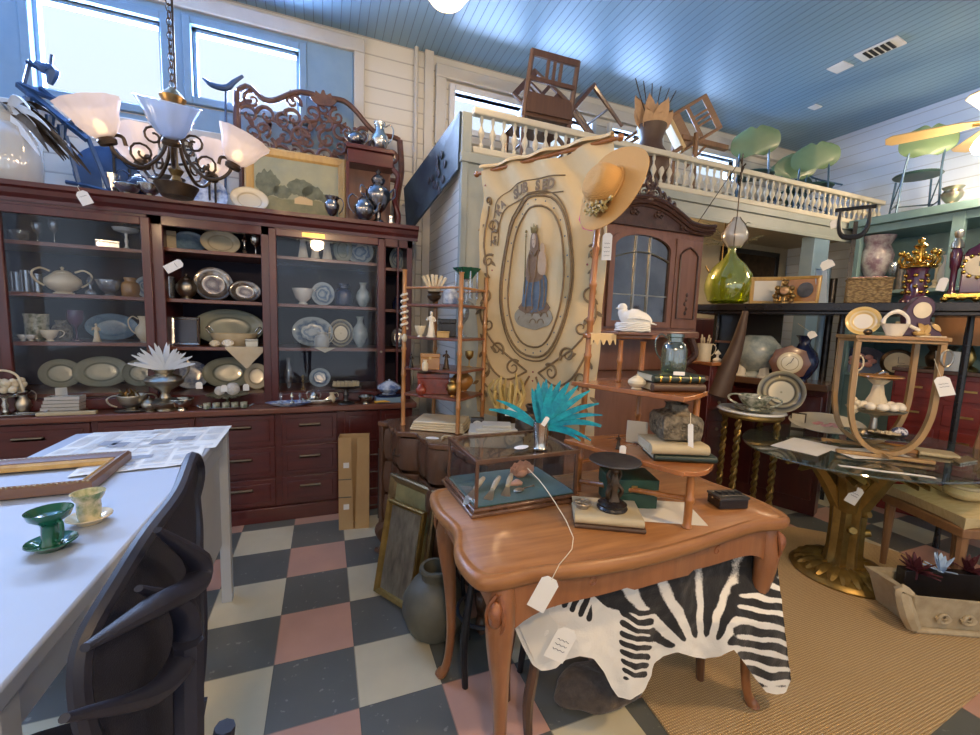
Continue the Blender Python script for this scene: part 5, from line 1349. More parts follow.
# lettering on a ribbon arch across the top
b = B()
for o_ in (.0, .062):
    pts = [(.09 + .0 * o_, .30 - o_ * .0), (.10 + o_ * .6, .20), (.16 + o_ * .6, .125 + o_), (.30, .085 + o_), (.50, .075 + o_), (.70, .085 + o_)]
    if o_: pts = [(.145, .30), (.155, .22), (.22, .17), (.32, .142), (.50, .132), (.70, .142)]
    p2 = catmull([(a, c, 0) for a, c in pts], 5); b.tube([BP3(p[0], p[1]) for p in p2], .003, 5)
b.put('ribbon_outline', 'embroider', ban)
word = [('A', .115, .285, -80), ('V', .122, .24, -75), ('I', .135, .205, -60), ('R', .165, .175, -45), ('A', .21, .148, -30), ('S', .31, .117, -12), ('U', .36, .110, -6), ('B', .415, .106, -4), ('S', .50, .104, 0), ('E', .55, .105, 2), ('D', .605, .107, 4)]
for ch_, u_, v_, a in word:
    p_ = BP3(u_, v_, .013); text_mesh('embroidered_letter', ch_, .05 if v_ > .12 else .068, 'embroider', ban, p_, (math.radians(90), math.radians(a), 0), .0012, sc=(.8, 1.0, 1), bold=.003)
price_tag('long paper label hanging from the banner beneath the straw hat', tuple(Vector((1.14, 1.565, 1.79))), .040, .115, lines=4)
b = B(); b.prism([(-.03, .05), (.0, .07), (.035, .03), (.02, -.05), (-.02, -.04), (-.04, .0)], -.001, .001, Mx((0, 0, 0), (math.radians(90), 0, 0))); tag(b.put('paper_scrap', 'pink_paper', None, loc=(1.06, 1.60, 1.845), rz=-.6), 'bright pink paper scrap showing behind the hat brim', 'paper')
# ---------------------------------------------------------------- zebra hide over a low bench
def lerpc(cs, x):
    for (a, v), (c, w_) in zip(cs, cs[1:]):
        if x <= c: return v + (w_ - v) * max(0, (x - a) / (c - a))
    return cs[-1][1]
BOT = [(506, 604), (512, 622), (522, 645), (532, 664), (541, 671), (556, 668), (566, 660), (580, 656), (594, 659), (604, 672), (611, 687), (618, 697), (630, 700), (643, 692), (651, 677), (655, 662), (664, 656), (678, 652), (690, 656), (705, 659), (722, 656), (734, 650), (744, 662), (755, 678), (766, 692), (778, 695), (787, 692), (791, 680)]
TOP = [(506, 596), (520, 590), (545, 585), (600, 575), (650, 562), (690, 548), (740, 528), (770, 530), (791, 548)]
def zy(px, py):
    v = (py - 570) / 120
    return lerpc([(506, 1.06), (600, 1.02), (700, .955), (735, .915), (791, .88)], px) - .015 * math.sin(px * .045) * v - .012 * math.sin(px * .13 + 1) * max(0, v) + .05 * max(0, -v) + .10 * max(0, min(1, (622 - py) / 55)) * max(0, min(1, (px - 680) / 50))
def stripe(px, py):
    def rays(cx, cy, k, ph=0, w_=1.0):
        th = math.atan2(-(py - cy), px - cx); r = math.hypot(px - cx, py - cy)
        wob = 1.1 * noise.noise(Vector((px * .022, py * .022, 1.3))) + .5 * noise.noise(Vector((px * .07, py * .07, 3.3)))
        return .5 + .5 * math.sin(th * k + ph + wob + .006 * r) , r
    if px < 592:
        t_ = .5 + .5 * math.sin((px + (py - 590) * .4) * .62); dark = t_ * .8 + .22
        e = 606 - (px - 506) * .02 + (5 if px > 560 else 0) + 3 * math.sin(px * .5); 
        if px > 560: e = 606 + (px - 560) * .55
        dark *= max(0, min(1, (e - py) / 6 + .5))
        return dark
    if px < 662:
        s1, r1 = rays(585, 645, 15, .4)
        body, r2 = rays(703, 668, 17.5, .9)
        lobe = max(0, min(1, (py - 604) / 12))
        cx_ = 636 - (py - 640) * .06 + 1; halfw = 18 - max(0, (py - 640)) * .16
        l = .5 + .5 * math.sin((py + abs(px - cx_) * .22 - (px - cx_) * .2) * .70 + 1.6 * noise.noise(Vector((px * .06, py * .05, 0))))
        l = (l * .75 + .26) * max(0, min(1, (halfw - abs(px - cx_)) / 5 + .5)) * max(0, min(1, (682 - py) / 4))
        u_ = body * .74 + .30
        u_ *= max(0, min(1, (px - (588 + max(0, py - 590) * 1.0)) / 5 + .6))
        if px > 648: 
            w_ = min(1, (px - 648) / 10); l = l * (1 - w_) + (body * .75 + .22) * max(0, min(1, (650 - py) / 8)) * w_
        return u_ * (1 - lobe) + l * lobe
    body, r2 = rays(703, 668, 17.5, .9)
    d = body * .74 + .22 + .26 * max(-.6, min(1, (615 - py) / 45))
    d *= max(0, min(1, (r2 - 25 - max(0, (py - 640)) * .6) / 10))
    if py > 655 and px < 735: d = 0
    if px > 728:
        w_ = min(1, (px - 728) / 16) * max(0, min(1, (py - 575) / 16))
        bar = .5 + .5 * math.sin((py - (px - 760) * .16) * .46 + 2.0 * noise.noise(Vector((px * .05, py * .04, 4))))
        bar = bar * .78 + .22; bar *= max(0, min(1, (690 - py) / 5)) * max(0, min(1, (px - (724 + max(0, py - 640) * .62)) / 5))
        d = d * (1 - w_) + bar * w_
    return d
b = B(); NU, NV = 190, 90; vals = []
grid = []
for i in range(NU + 1):
    px = 506 + (791 - 506) * i / NU; t_ = lerpc(TOP, px); bo = lerpc(BOT, px)
    # the right edge leans out as it hangs
    for j in range(NV + 1):
        v = j / NV; py = t_ + (bo - t_) * v
        pxx = px + (-16 * (1 - v) * max(0, (px - 745) / 46))
        pt = U(pxx, py, 'y', zy(px, py)); nz = .004 * noise.noise(Vector((pt[0] * 30, pt[2] * 30, 0)))
        grid.append(Vector((pt[0], pt[1] + nz, pt[2]))); vals.append(stripe(pxx, py))
w_ = NV + 1; fs = [(i * w_ + j, i * w_ + j + 1, (i + 1) * w_ + j + 1, (i + 1) * w_ + j) for i in range(NU) for j in range(NV)]
n0 = len(grid); back = [p + Vector((.003, .011, 0)) for p in grid]
ring = [i * w_ for i in range(NU + 1)] + [NU * w_ + j for j in range(1, w_)] + [i * w_ + NV for i in range(NU - 1, -1, -1)] + [j for j in range(NV - 1, 0, -1)]
fs += [tuple(n0 + k for k in f[::-1]) for f in fs[:]] + [(ring[k], n0 + ring[k], n0 + ring[(k + 1) % len(ring)], ring[(k + 1) % len(ring)]) for k in range(len(ring))]
# the part lying back over the bench
top0 = [grid[i * w_] for i in range(NU + 1)]
n1 = len(grid) * 2; lay = []; lv = []
for i, p in enumerate(top0):
    for j in range(9):
        q = j / 8; lay.append(Vector((p[0] + .01 * math.sin(j + i * .1), p[1] + .34 * q, p[2] + .012 * math.sin(q * PI) - .06 * max(0, q - .85)))); lv.append(stripe(506 + 285 * i / NU, 560 - 60 * q))
fs += [(n1 + i * 9 + j, n1 + (i + 1) * 9 + j, n1 + (i + 1) * 9 + j + 1, n1 + i * 9 + j + 1) for i in range(NU) for j in range(8)]
b.v = grid + back + lay; b.f = fs
zt = T('zebra_hide', 'black and white zebra hide draped over a bench under the brown table', 'animal hide', (.95, 1.0, 0))
o = b.put('hide', 'zebra', zt, ang=180); o.location = (-.95, -1.0, 0)
a = o.data.attributes.new('stripe', 'FLOAT', 'POINT'); allv = vals + vals + lv
for i in range(len(o.data.vertices)): a.data[i].value = allv[i]
b = B(); p1, p2, p3, p4 = U(560, 640, 'y', 1.035), U(508, 602, 'y', 1.045), U(538, 668, 'y', 1.035), U(575, 612, 'y', 1.03)
b.prism([(p2[0], p2[2]), (p3[0], p3[2]), (U(572, 656, 'y', 1.04)[0], U(572, 656, 'y', 1.04)[2]), (p4[0], p4[2])], -1.048, -1.044, Mx((0, 0, 0), (math.radians(90), 0, 0)))
t = tag(b.put('hide_lining', 'paper', None), None); t.parent = zt; t.location = (-.95, -1.0, 0)
ben = T('bench', 'dark low wooden bench under the zebra hide', 'bench', (1.02, 1.2, 0))
b = B(); b.box((0, 0, .475), (.86, .24, .03)); b.put('seat', 'dark_oak', ben, bevel=.004)
for x, y in ((-.40, -.09), (.36, -.09), (-.40, .09), (.36, .09)):
    b = B(); b.tube([(x, y, .46), (x + .01, y, .30), (x - .01, y, .15), (x, y, 0)], [.024, .017, .019, .014], 8, 4); b.put('leg', 'dark_oak', ben)
# furs and dark things below
def fur(name, label, cat, c, rx, ry, h, m, seed, rz=0):
    r = random.Random(seed); b = B(); n = 40
    b.lathe([(0, 0), (.9, .0), (1, .15 * h / .1 * .1), (.92, h * .7), (.55, h), (0, h * 1.05)], n, Mx((0, 0, 0), (0, 0, 0), (rx, ry, 1)))
    vs = []
    for v in b.v:
        v = Vector(v); k = 1 + .16 * noise.noise(Vector((v.x * 9 + seed, v.y * 9, v.z * 4))) + .05 * r.uniform(-1, 1); vs.append(Vector((v.x * k, v.y * k, v.z + (.02 * noise.noise(v * 14 + Vector((seed, 0, 0))) if v.z > 1e-4 else 0))))
    b.v = vs; return tag(b.put(name, m, None, loc=c, rz=rz, sub=1, ang=180), label, cat)
fp = U(608, 690, 'z', .03)
fur('fur_pelt', 'grey-brown shaggy fur pelt on the rug beneath the zebra hide', 'fur', (fp[0], fp[1] + .04, .010), .22, .11, .05, 'fur_brown', 3)
fur('sheepskin', 'folded white sheepskin on the floor right of the brown table', 'fur', (1.60, 1.18, .010), .07, .05, .03, 'fur_white', 8) if False else None
t = T('black_stool', 'black iron stool frame under the left end of the brown table', 'stool', (.62, 1.50, 0))
for x, y in ((-.13, -.11), (.10, -.11), (-.13, .11), (.10, .11)):
    b = B(); b.tube([(x * .7, y * .7, .50), (x * 1.1, y * 1.1, .22), (x, y, 0)], [.013, .016, .012], 8, 4); b.put('leg', 'black_iron', t)
b = B(); b.lathe([(0, .50), (.15, .50), (.16, .515), (.15, .53), (0, .535)], 24); b.put('seat', 'black_iron', t)
b = B(); b.tube([(.13 * math.cos(a), .12 * math.sin(a), .22) for a in [i * PI / 10 for i in range(20)]], .008, 6, closed=True); b.put('ring', 'black_iron', t)
t = T('cast_iron_easel', 'black folded iron stand leaning behind the left table leg', 'stand', (.52, 1.62, 0))
b = B()
for x0, x1 in ((-.03, .02), (.06, .03)): b.tube([(x0, 0, 0), (x0 * .5, .01, .25), (x1, .03, .52)], .010, 6, 4)
b.cyl((-.02, .008, .2), (.05, .008, .2), .008, n=6); b.put('frame', 'black_iron', t)

# clay jar
jp = U(427, 612, 'z', .14); jx, jy = .445, 1.70
ves('pot', 'clay_jar', 'round grey-green clay jar with open neck on the tiles by the table leg', 'jar', (jx, jy, 0), .32, .285, 'clay_gray')
# two framed pictures leaning on the chest
def leanpic(name, label, bl, br, tl, frame_m, pic_m, bw, th, extra=None):
    bl, br, tl = Vector(bl), Vector(br), Vector(tl); X = (br - bl); w_ = X.length; X.normalize(); Zv = tl - bl; Zv -= X * Zv.dot(X); h = Zv.length; Zv.normalize(); Yv = Zv.cross(X)
    t = T(name, label, 'picture', bl + X * w_ / 2); M = Matrix((X, Yv, Zv)).transposed(); t.rotation_euler = M.to_euler()
    frame_parts(t, w_, h, bw, th, frame_m)
    b = B(); b.b2((-w_ / 2 + bw * .9, th * .7, bw * .9), (w_ / 2 - bw * .9, th * .8, h - bw * .9)); b.put('canvas', pic_m, t)
    return t, w_, h
bl = U(378, 585, 'z', .012); br = U(403, 603, 'z', .012)
T1, w1, h1 = leanpic('gilt_framed_portrait', 'gilt framed dark portrait leaning in front of the bronze framed picture', (.215, 2.07, .012), (.355, 1.85, .012), (.295, 2.11, .475), 'gold_leaf', 'portrait', .028, .03)
T2, w2, h2 = leanpic('bronze_framed_picture', 'taller bronze framed picture leaning against the oak chest', (.245, 2.18, .012), (.420, 1.87, .012), (.322, 2.215, .57), 'gilt_old', 'oil_land', .045, .03)
# cardboard box standing against the drawers
t = T('cardboard_box', 'tall narrow open cardboard box standing before the cabinet drawers', 'box', (.170, 2.79, 0), -.12)
b = B(); W_, D_, H_ = .19, .10, .62; e = .004
b.b2((-W_ / 2, D_ - e, 0), (W_ / 2, D_, H_)); b.b2((-W_ / 2, 0, 0), (-W_ / 2 + e, D_, H_)); b.b2((W_ / 2 - e, 0, 0), (W_ / 2, D_, H_)); b.b2((-W_ / 2, 0, 0), (W_ / 2, D_, e)); b.put('carton', 'cardboard', t, bevel=.001)
b = B(); b._add([(-W_ / 2, -.004, .0), (-.004, -.001, .0), (-.018, -.004, H_), (-W_ / 2, -.006, H_), (-W_ / 2, 0, 0), (-.004, .003, 0), (-.018, 0, H_), (-W_ / 2, -.002, H_)], [(0, 1, 2, 3), (7, 6, 5, 4), (0, 3, 7, 4), (1, 5, 6, 2), (3, 2, 6, 7), (0, 4, 5, 1)]); b.put('flap', 'cardboard', t)
b = B(); b._add([(.006, -.001, .0), (W_ / 2, -.004, .0), (W_ / 2, -.006, H_), (.022, -.012, H_), (.006, .003, 0), (W_ / 2, 0, 0), (W_ / 2, -.002, H_), (.022, -.008, H_)], [(0, 1, 2, 3), (7, 6, 5, 4), (0, 3, 7, 4), (1, 5, 6, 2), (3, 2, 6, 7), (0, 4, 5, 1)]); b.put('flap', 'cardboard', t)
for z in (.14, .42): b = B(); b.b2((-.065, -.0075, z), (-.03, -.0045, z + .035)); b.put('sticker', 'tag_paper', t)
for z in (.22, .34): b = B(); b.b2((-W_ / 2, -.0066, z), (-.016, -.0048, z + .006)); b.put('tape', 'cardboard_in', t)
# tripod behind it
t = T('wire_rack', 'thin grey wire rack standing behind the cardboard box', 'rack', (.30, 2.90, 0))
b = B()
for x in (-.03, .04): b.cyl((x, 0, 0), (x, .0, .50), .006, n=8)
for z in (.1, .22, .34, .46): b.cyl((-.05, 0, z), (.07, 0, z), .005, n=8)
b.put('wires', 'pewter', t)
# tags hanging from the table edge
p = U(552, 582, 'y', .855)
price_tag('blank diamond-shaped tag on the long string at the table\'s front edge', (p[0], .855, p[2] + .01), .046, .095, rz=-.5, tilt=.42, lean=.0, lines=0, string=[(-.0, .004, .04), (.0, .012, .115), (-.09, .16, .142), (-.15, .24, .143)])
p = U(563, 634, 'y', .90)
price_tag('printed white tag hanging from the zebra hide', (p[0] + .02, .90, p[2] + .01), .058, .10, rz=-.35, tilt=.42, lean=.0, lines=3)

# ---------------------------------------------------------------- glass-topped table with gilt trunk pedestal
GX, GY = 2.90, 1.42
t = T('glass_table', 'oval glass topped table on a carved gilt tree trunk pedestal', 'table', (GX, GY, 0)); gt = t
b = B(); b.lathe([(0, .738), (.715, .738), (.72, .744), (.715, .75), (0, .75)], 64, sy=.74); b.put('glass_top', 'table_glass', t)
b = B(); b.lathe([(0, 0), (.245, 0), (.25, .012), (.235, .03), (.225, .036), (.19, .05), (.0, .055)], 48, c=(-.11, -.02, .009)); b.put('base', 'gold_leaf', t)
b = B(); rr = random.Random(2)
for k in range(22):
    a = k * 2 * PI / 22; leaf(b, (-.11 + .10 * math.cos(a), -.02 + .10 * math.sin(a), .085), (math.cos(a), math.sin(a), .15), .125, .055, .45, n=6, th=.008)
b.put('leaf_ring', 'gold_leaf', t)
b = B(); n = 36; pr_ = [(.115, .05), (.088, .09), (.080, .16), (.078, .30), (.082, .42), (.095, .52), (.11, .58)]
vs = []; fs = []
for r, z in pr_:
    for i in range(n):
        a = 2 * PI * i / n; q = r * (1 + .10 * math.cos(a * 9) + .05 * math.cos(a * 4 + z * 5)); vs.append((-.11 + q * math.cos(a), -.02 + q * math.sin(a), z))
for j in range(len(pr_) - 1):
    for i in range(n): fs.append((j * n + i, j * n + (i + 1) % n, (j + 1) * n + (i + 1) % n, (j + 1) * n + i))
fs.append(tuple((len(pr_) - 1) * n + i for i in range(n)))
b._add(vs, fs); b.put('trunk', 'gold_leaf', t)
for k in range(6):
    a = k * PI / 3 + .4; c_, s_ = math.cos(a), math.sin(a); b = B()
    b.tube([(-.11 + .04 * c_, -.02 + .04 * s_, .42), (-.11 + .12 * c_, -.02 + .11 * s_, .56), (-.11 + .22 * c_, -.02 + .17 * s_, .66), (-.11 + .36 * c_, -.02 + .24 * s_, .70), (-.11 + .40 * c_, -.02 + .26 * s_, .738)], [.055, .052, .042, .032, .02], 8, 4)
    for q in range(3): leaf(b, (-.11 + (.16 + q * .07) * c_, -.02 + (.13 + q * .045) * s_, .66 + q * .015), (c_ * math.cos(q) - s_ * .5, s_ + .3 * c_, .3), .15, .09, .5, n=6, th=.008)
    b.put('branch', 'gold_leaf', t)
for a, z in ((-2.4, .30), (-.9, .27), (-1.7, .40)): b = B(); b.cyl((-.11 + .07 * math.cos(a), -.02 + .07 * math.sin(a), z), (-.11 + .105 * math.cos(a), -.02 + .105 * math.sin(a), z + .012), .024, .019, 10); b.put('cut_branch', 'gold_leaf', t)
p = U(875, 506, 'x', 2.70)
price_tag('white tag hanging on the gilt trunk of the glass table', (2.66, 1.30, .575), .05, .10, tilt=.35, lines=2, string=[(0, .0, .05), (.02, .02, .14)])
GZ = .7505
# papers, platter
def sheet(name, label, x, y, w_, d_, rz, z, m='paper', cat='paper', group=None):
    b = B(); b.ngrid(lambda u, v: (w_ * (u - .5), d_ * (v - .5), .0008 + .002 * abs(math.sin(u * 5 + v * 3 + w_ * 20))), 8, 8, .0006); return tag(b.put(name, m, None, loc=(x, y, z), rz=rz), label, cat, group)
a1 = U(800, 447, 'z', GZ); sheet('paper_sheet', 'white printed sheet nearest the left tip of the glass table', a1[0] + .04, a1[1], .34, .22, .25, GZ)
a1 = U(865, 455, 'z', GZ); sheet('paper_sheet', 'white sheet sticking out from beneath the lantern case', a1[0] + .05, a1[1] + .0, .36, .20, -.35, GZ + .002)
pl1 = U(818, 428, 'z', GZ)
t = T('oval_platter', 'cream oval platter with pink decoration propped on the glass table', 'platter', (pl1[0] - .10, pl1[1] - .10, GZ + .045), -.9); t.rotation_euler = (.30, 0, -.95)
b = B(); b.lathe([(0, 0), (.12, 0), (.17, .010), (.20, .024), (.197, .026), (.16, .014), (.11, .006), (0, .006)], 40, sy=.7); b.put('plate', 'ivory', t)
b = B()
for k in range(7): b.ball((-.05 + .035 * k * .6, .02 * math.sin(k * 2), .010), .018, (1.2, .9, .25), 8, 4)
b.put('rose_painting', 'red_pink', t)
pc = U(797, 429, 'z', GZ)
t = _t('framed_card', 'small cream card in a dark stand behind the oval platter', 'card', (pc[0], pc[1], GZ)); b = B(); b.box((0, 0, .055), (.085, .012, .11)); b.put('frame', 'bronze', t, bevel=.004); b = B(); b.box((0, -.0065, .057), (.07, .002, .092)); b.put('card', 'ivory', t)
k1 = U(833, 442, 'z', GZ)
t = _t('wire_spectacles', 'tangle of dark wire trinkets on paper at the glass table\'s front', 'trinket', (k1[0], k1[1], GZ + .004), 0); b = B()
for k in range(5): b.tube([(-.05 + .022 * k + .014 * math.cos(a), .02 * math.sin(k * 2) + .018 * math.sin(a), .006 + .003 * math.sin(a * 2)) for a in [i * PI / 6 for i in range(12)]], .003, 5, closed=True)
b.put('rings', 'bronze', t)

# ---- bow-bottomed wooden lantern case
LX, LY = 2.80, 1.33; lf = face((LX, LY)) + .34
t = T('bow_display_stand', 'wooden display stand with U-shaped ribs on the glass table', 'display stand', (LX, LY, GZ + .005), lf); ls = t
LH = .635; LW = .165; LD = .125
def hoop(y): 
    return [(-LW, y, LH - .02), (-LW, y, .34), (-LW * .95, y, .22), (-LW * .75, y, .11), (-LW * .4, y, .045), (0, y, .028), (LW * .4, y, .045), (LW * .75, y, .11), (LW * .95, y, .22), (LW, y, .34), (LW, y, LH - .02)]
for y in (-LD, LD):
    b = B(); pp = catmull(hoop(y), 5); vs = []; fs = []
    N = len(pp)
    for i, p_ in enumerate(pp):
        tg = (pp[min(i + 1, N - 1)] - pp[max(i - 1, 0)]).normalized(); nn = Vector((-tg[2], 0, tg[0])) * .011
        for sgn_, yy in ((1, -.016), (1, .016), (-1, .016), (-1, -.016)): q = p_ + nn * sgn_; vs.append((q[0], q[1] + yy, q[2]))
    for i in range(N - 1):
        for j in range(4): fs.append((i * 4 + j, i * 4 + (j + 1) % 4, (i + 1) * 4 + (j + 1) % 4, (i + 1) * 4 + j))
    fs += [(0, 1, 2, 3), tuple((N - 1) * 4 + j for j in (3, 2, 1, 0))]
    b._add(vs, fs); fixn(b.put('rib', 'lantern_wood', t, smooth=False))
b = B(); b.b2((-LW - .02, -LD - .03, LH - .02), (LW + .02, LD + .03, LH)); b.b2((-LW - .01, -LD - .02, LH - .035), (LW + .01, LD + .02, LH - .02)); b.put('top_board', 'lantern_wood', t, bevel=.003)
b = B(); b.b2((-LW - .005, -LD - .034, LH - .016), (LW + .005, -LD - .03, LH - .004)); b.put('top_inlay', 'caramel', t)
for y in (-LD, LD):
    b = B(); b.b2((-.20, y - .016, 0), (.20, y + .016, .018)); b.put('foot', 'lantern_wood', t, bevel=.004)
b = B(); b.b2((-.012, -LD - .09, .018), (.012, LD + .09, .03)); b.put('cross_bar', 'lantern_wood', t)
b = B(); b.b2((-.12, -LD, .094), (.12, LD, .099)); b.put('glass_shelf', 'table_glass', t)
def inL(x, y, z): c_, s_ = math.cos(lf), math.sin(lf); return (LX + x * c_ - y * s_, LY + x * s_ + y * c_, GZ + .005 + z)
# its contents: egg compote with an upper tray
p = inL(-.015, -.0, .0995)
t = T('two_tier_stand', 'two-tier cream pedestal stand holding eggs inside the wooden case', 'stand', p, lf)
b = B(); b.lathe([(0, 0), (.055, 0), (.05, .01), (.018, .03), (.014, .09), (.03, .11), (0, .112)], 20); b.put('foot', 'silver_dull', t)
b = B(); b.lathe([(0, .108), (.06, .112), (.115, .128), (.128, .140), (.125, .142), (.10, .134), (0, .12)], 36); b.put('lower_dish', 'silver_dull', t)
b = B(); b.lathe([(0, .115), (.035, .12), (.05, .17), (.03, .22), (.022, .27), (.05, .30), (0, .302)], 20, flute=.06); b.put('stem', 'ivory', t)
b = B(); b.lathe([(0, .30), (.06, .302), (.10, .315), (.098, .322), (.06, .31), (0, .308)], 30); b.put('upper_dish', 'caramel', t)
eggs = [(-.10, -.04), (-.055, -.085), (.0, -.10), (.055, -.085), (.10, -.045), (.115, .01), (-.07, -.03), (.045, -.045), (.085, .04)]
eggn = ['at the left end of', 'second from the left in', 'front and centre in', 'fourth along in', 'near the right of', 'at the right end of', 'tucked behind the left eggs of', 'leaning on the stem in', 'at the back right of']
for k, (x, y) in enumerate(eggs):
    q = inL(-.015 + x * .88, y * .88, .0995 + .139); o = B(); o.ball((0, 0, .021), .021, (1.3, 1, 1), 14, 8)
    tag(o.put('egg', 'egg_white', None, loc=q, rz=k * 1.1), 'pale egg %s the lower dish' % eggn[k], 'egg', 'eggs in the pedestal dish')
t = _t('silver_brush', 'small silver object lying on the stand\'s upper dish', 'ornament', inL(-.01, -.02, .0995 + .322), 0); b = B(); b.tube([(-.05, 0, .01), (0, 0, .018), (.04, 0, .012), (.07, .01, .006)], [.008, .014, .006, .004], 8, 4); b.put('body', 'silver', t)
dish('necklace_dish', 'shallow dish of brown and cream trinkets at the bottom of the case', 'dish', inL(.02, -.06, .0995), .085, .022, 'bronze', sy=.6, rz=lf)
t = T('trinkets', 'heap of small cream and brown trinkets in the lowest dish', 'trinkets', inL(.02, -.06, .106), lf); b = B(); rr = random.Random(3)
for k in range(40): b.ball((rr.uniform(-.06, .06), rr.uniform(-.03, .03), .008 + rr.uniform(0, .012)), rr.uniform(.006, .011), (1.2, 1, .8), 6, 4)
tag(b.put('beads', 'bone', t), kind='stuff')
t = T('gingham_cloth', 'navy and white checked cloth bundle inside the wooden case', 'cloth', inL(.085, -.035, .0995), lf); b = B(); b.ball((0, 0, .028), .032, (1.1, .9, .9), 16, 10); b.put('bundle', 'gingham', t)
t = T('cream_tassel', 'cream cord loop with tassel hanging inside the case on the left', 'tassel', inL(-.13, -.06, LH - .15), lf); b = B(); b.tube([(.02 * math.cos(a), 0, .04 * math.sin(a)) for a in [i * PI / 8 for i in range(16)]], .004, 6, closed=True); b.put('loop', 'ivory', t)
b = B(); b.cyl((0, 0, -.04), (0, 0, -.22), .003, n=5)
for k in range(6): b.ball((.012 * math.sin(k * 2), .01 * math.cos(k * 3), -.20 - k * .014), .018, n=8, m=6)
b.put('tassel', 'ivory', t)
price_tag('white tag hanging at the right rib of the wooden display stand', inL(LW - .005, -LD - .035, LH - .19), .055, .095, tilt=-.35, lines=2, string=[(0, 0, .04), (.0, .02, .09)])
b = B(); b.tube([(.022 * math.cos(a), 0, .04 * math.sin(a)) for a in [i * PI / 8 for i in range(16)]], .005, 6, closed=True); b.put('ring_handle', 'silver_dull', ls).location = (LW + .015, -LD - .02, LH - .10)
# on its top board
TZ2 = LH + .0005
plate('gold_rim_plate', 'gold and white plate standing on top of the wooden display stand', 'plate', inL(-.125, -.03, TZ2), .15, .155, 'plate_gold', .22)
t = T('small_brown_shell', 'small dark brown knob ornament before the gold plate', 'ornament', inL(-.125, -.11, TZ2), 0); b = B(); b.ball((0, 0, .016), .018, (1.2, 1, .9), 12, 8); b.put('knob', 'bronze', t)
t = T('porcelain_basket', 'white porcelain basket with hoop handle on the display stand', 'basket', inL(.0, -.06, TZ2), lf)
b = B(); b.lathe([(0, 0), (.032, 0), (.04, .02), (.055, .055), (.062, .062), (.05, .055), (0, .03)], 24, sy=.7, flute=.04, fn=9); b.put('bowl', 'egg_white', t)
b = B(); b.tube([(-.05, 0, .055), (-.046, 0, .09), (-.025, 0, .115), (0, 0, .125), (.025, 0, .115), (.046, 0, .09), (.05, 0, .055)], [.009, .008, .009, .012, .009, .008, .009], 8, 4); b.put('handle', 'egg_white', t)
b = B()
for k in range(5): b.ball((.055 + .012 * k * .6, -.02, .05 - k * .004), .009, n=8, m=5)
b.put('flowers', 'egg_white', t)
t = T('figural_mantel_clock', 'mauve-brown mantel clock with cream oval dial atop the display stand', 'clock', inL(.105, .0, TZ2), lf)
b = B()
pp = [(-.07, 0), (.085, 0), (.080, .03), (.05, .055), (.042, .10), (.055, .135), (.045, .185), (.01, .205), (-.02, .20), (-.045, .16), (-.06, .11), (-.055, .05)]
p2 = [(a[0], a[1]) for a in catmull([(x, z, 0) for x, z in pp], 4, True)]; b.prism(p2, -.03, .03, Mx((0, 0, 0), (math.radians(90), 0, 0))); b.put('case', 'mauve_clock', t, bevel=.006)
b = B(); b.lathe([(0, 0), (.034, 0), (.036, .006), (0, .008)], 24, Mx((.002, -.031, .135), (math.radians(90), 0, 0), (1, 1.15, 1))); b.put('dial', 'ivory', t)
b = B()
for k in range(6): leaf(b, (-.0 + .01 * k, -.034, .02 + .01 * k), (math.cos(k * 1.1), -.2, math.sin(k * 1.1)), .045, .022, .1, up=(0, 1, 0), n=4, th=.004)
b.ball((.0, -.04, .018), .02, (1.3, .6, .7), 10, 6); b.put('gilt_mount', 'gilt_wood', t)
t = T('letter_opener', 'pale flat ruler-like strip on the top board\'s right end', 'ornament', inL(.13, -.10, TZ2), lf + .3); b = B(); b.box((0, 0, .003), (.12, .02, .005)); b.put('strip', 'ivory', t)
book('antique_book', 'tan book lying right of the display stand on the glass table', tuple(U(935, 455, 'z', GZ)), .16, .11, .022, 'book_tan', -.9)
a1 = U(925, 447, 'z', GZ); 
t = T('wooden_tray', 'small honey wooden tray behind the display stand on the glass table', 'tray', (3.02, 1.33, GZ), -.9); b = B(); b.b2((-.09, -.05, 0), (.09, .05, .008))
for q in (-.05, .044): b.b2((-.09, q, .008), (.09, q + .006, .022))
b.put('tray', 'caramel', t)
for px_, py_, lab in ((878, 473, 'long thin white paper strip on the front of the glass table'),):
    a1 = U(px_, py_, 'z', GZ); sheet('paper_strip', lab, a1[0] + .06, a1[1], .36, .03, -.75, GZ)
t = T('pewter_cup', 'small grey metal oddments at the right end of the glass table', 'ornament', tuple(U(965, 462, 'z', GZ)), 0); b = B()
for k in range(6): b.tube([(-.09 + .03 * k, -.02, .006), (-.05 + .03 * k, .03, .012)], .006, 6)
b.put('rods', 'silver_dull', t)

# ---------------------------------------------------------------- round marble-topped gilt table
RX, RY = 2.71, 1.99
t = T('gilt_side_table', 'round marble topped side table on gilt twisted legs', 'side table', (RX, RY, 0))
b = B(); b.lathe([(0, .845), (.20, .845), (.208, .852), (.20, .862), (0, .862)], 40); b.put('marble_top', 'porcelain', t)
b = B(); b.lathe([(0, .81), (.185, .81), (.195, .825), (.19, .845), (0, .845)], 40); b.put('apron', 'gold_leaf', t)
for k in range(4):
    a = k * PI / 2 - 2.9; x, y = .165 * math.cos(a), .165 * math.sin(a); b = B()
    for s in (0, PI): b.tube([(x + .011 * math.cos(z * 60 + s), y + .011 * math.sin(z * 60 + s), z) for z in [i * .81 / 90 for i in range(91)]], .0115, 6)
    b.put('leg', 'gold_leaf', t)
b = B(); b.lathe([(.0, .18), (.15, .18), (.155, .19), (.15, .2), (0, .2)], 32); b.put('lower_shelf', 'gold_leaf', t)
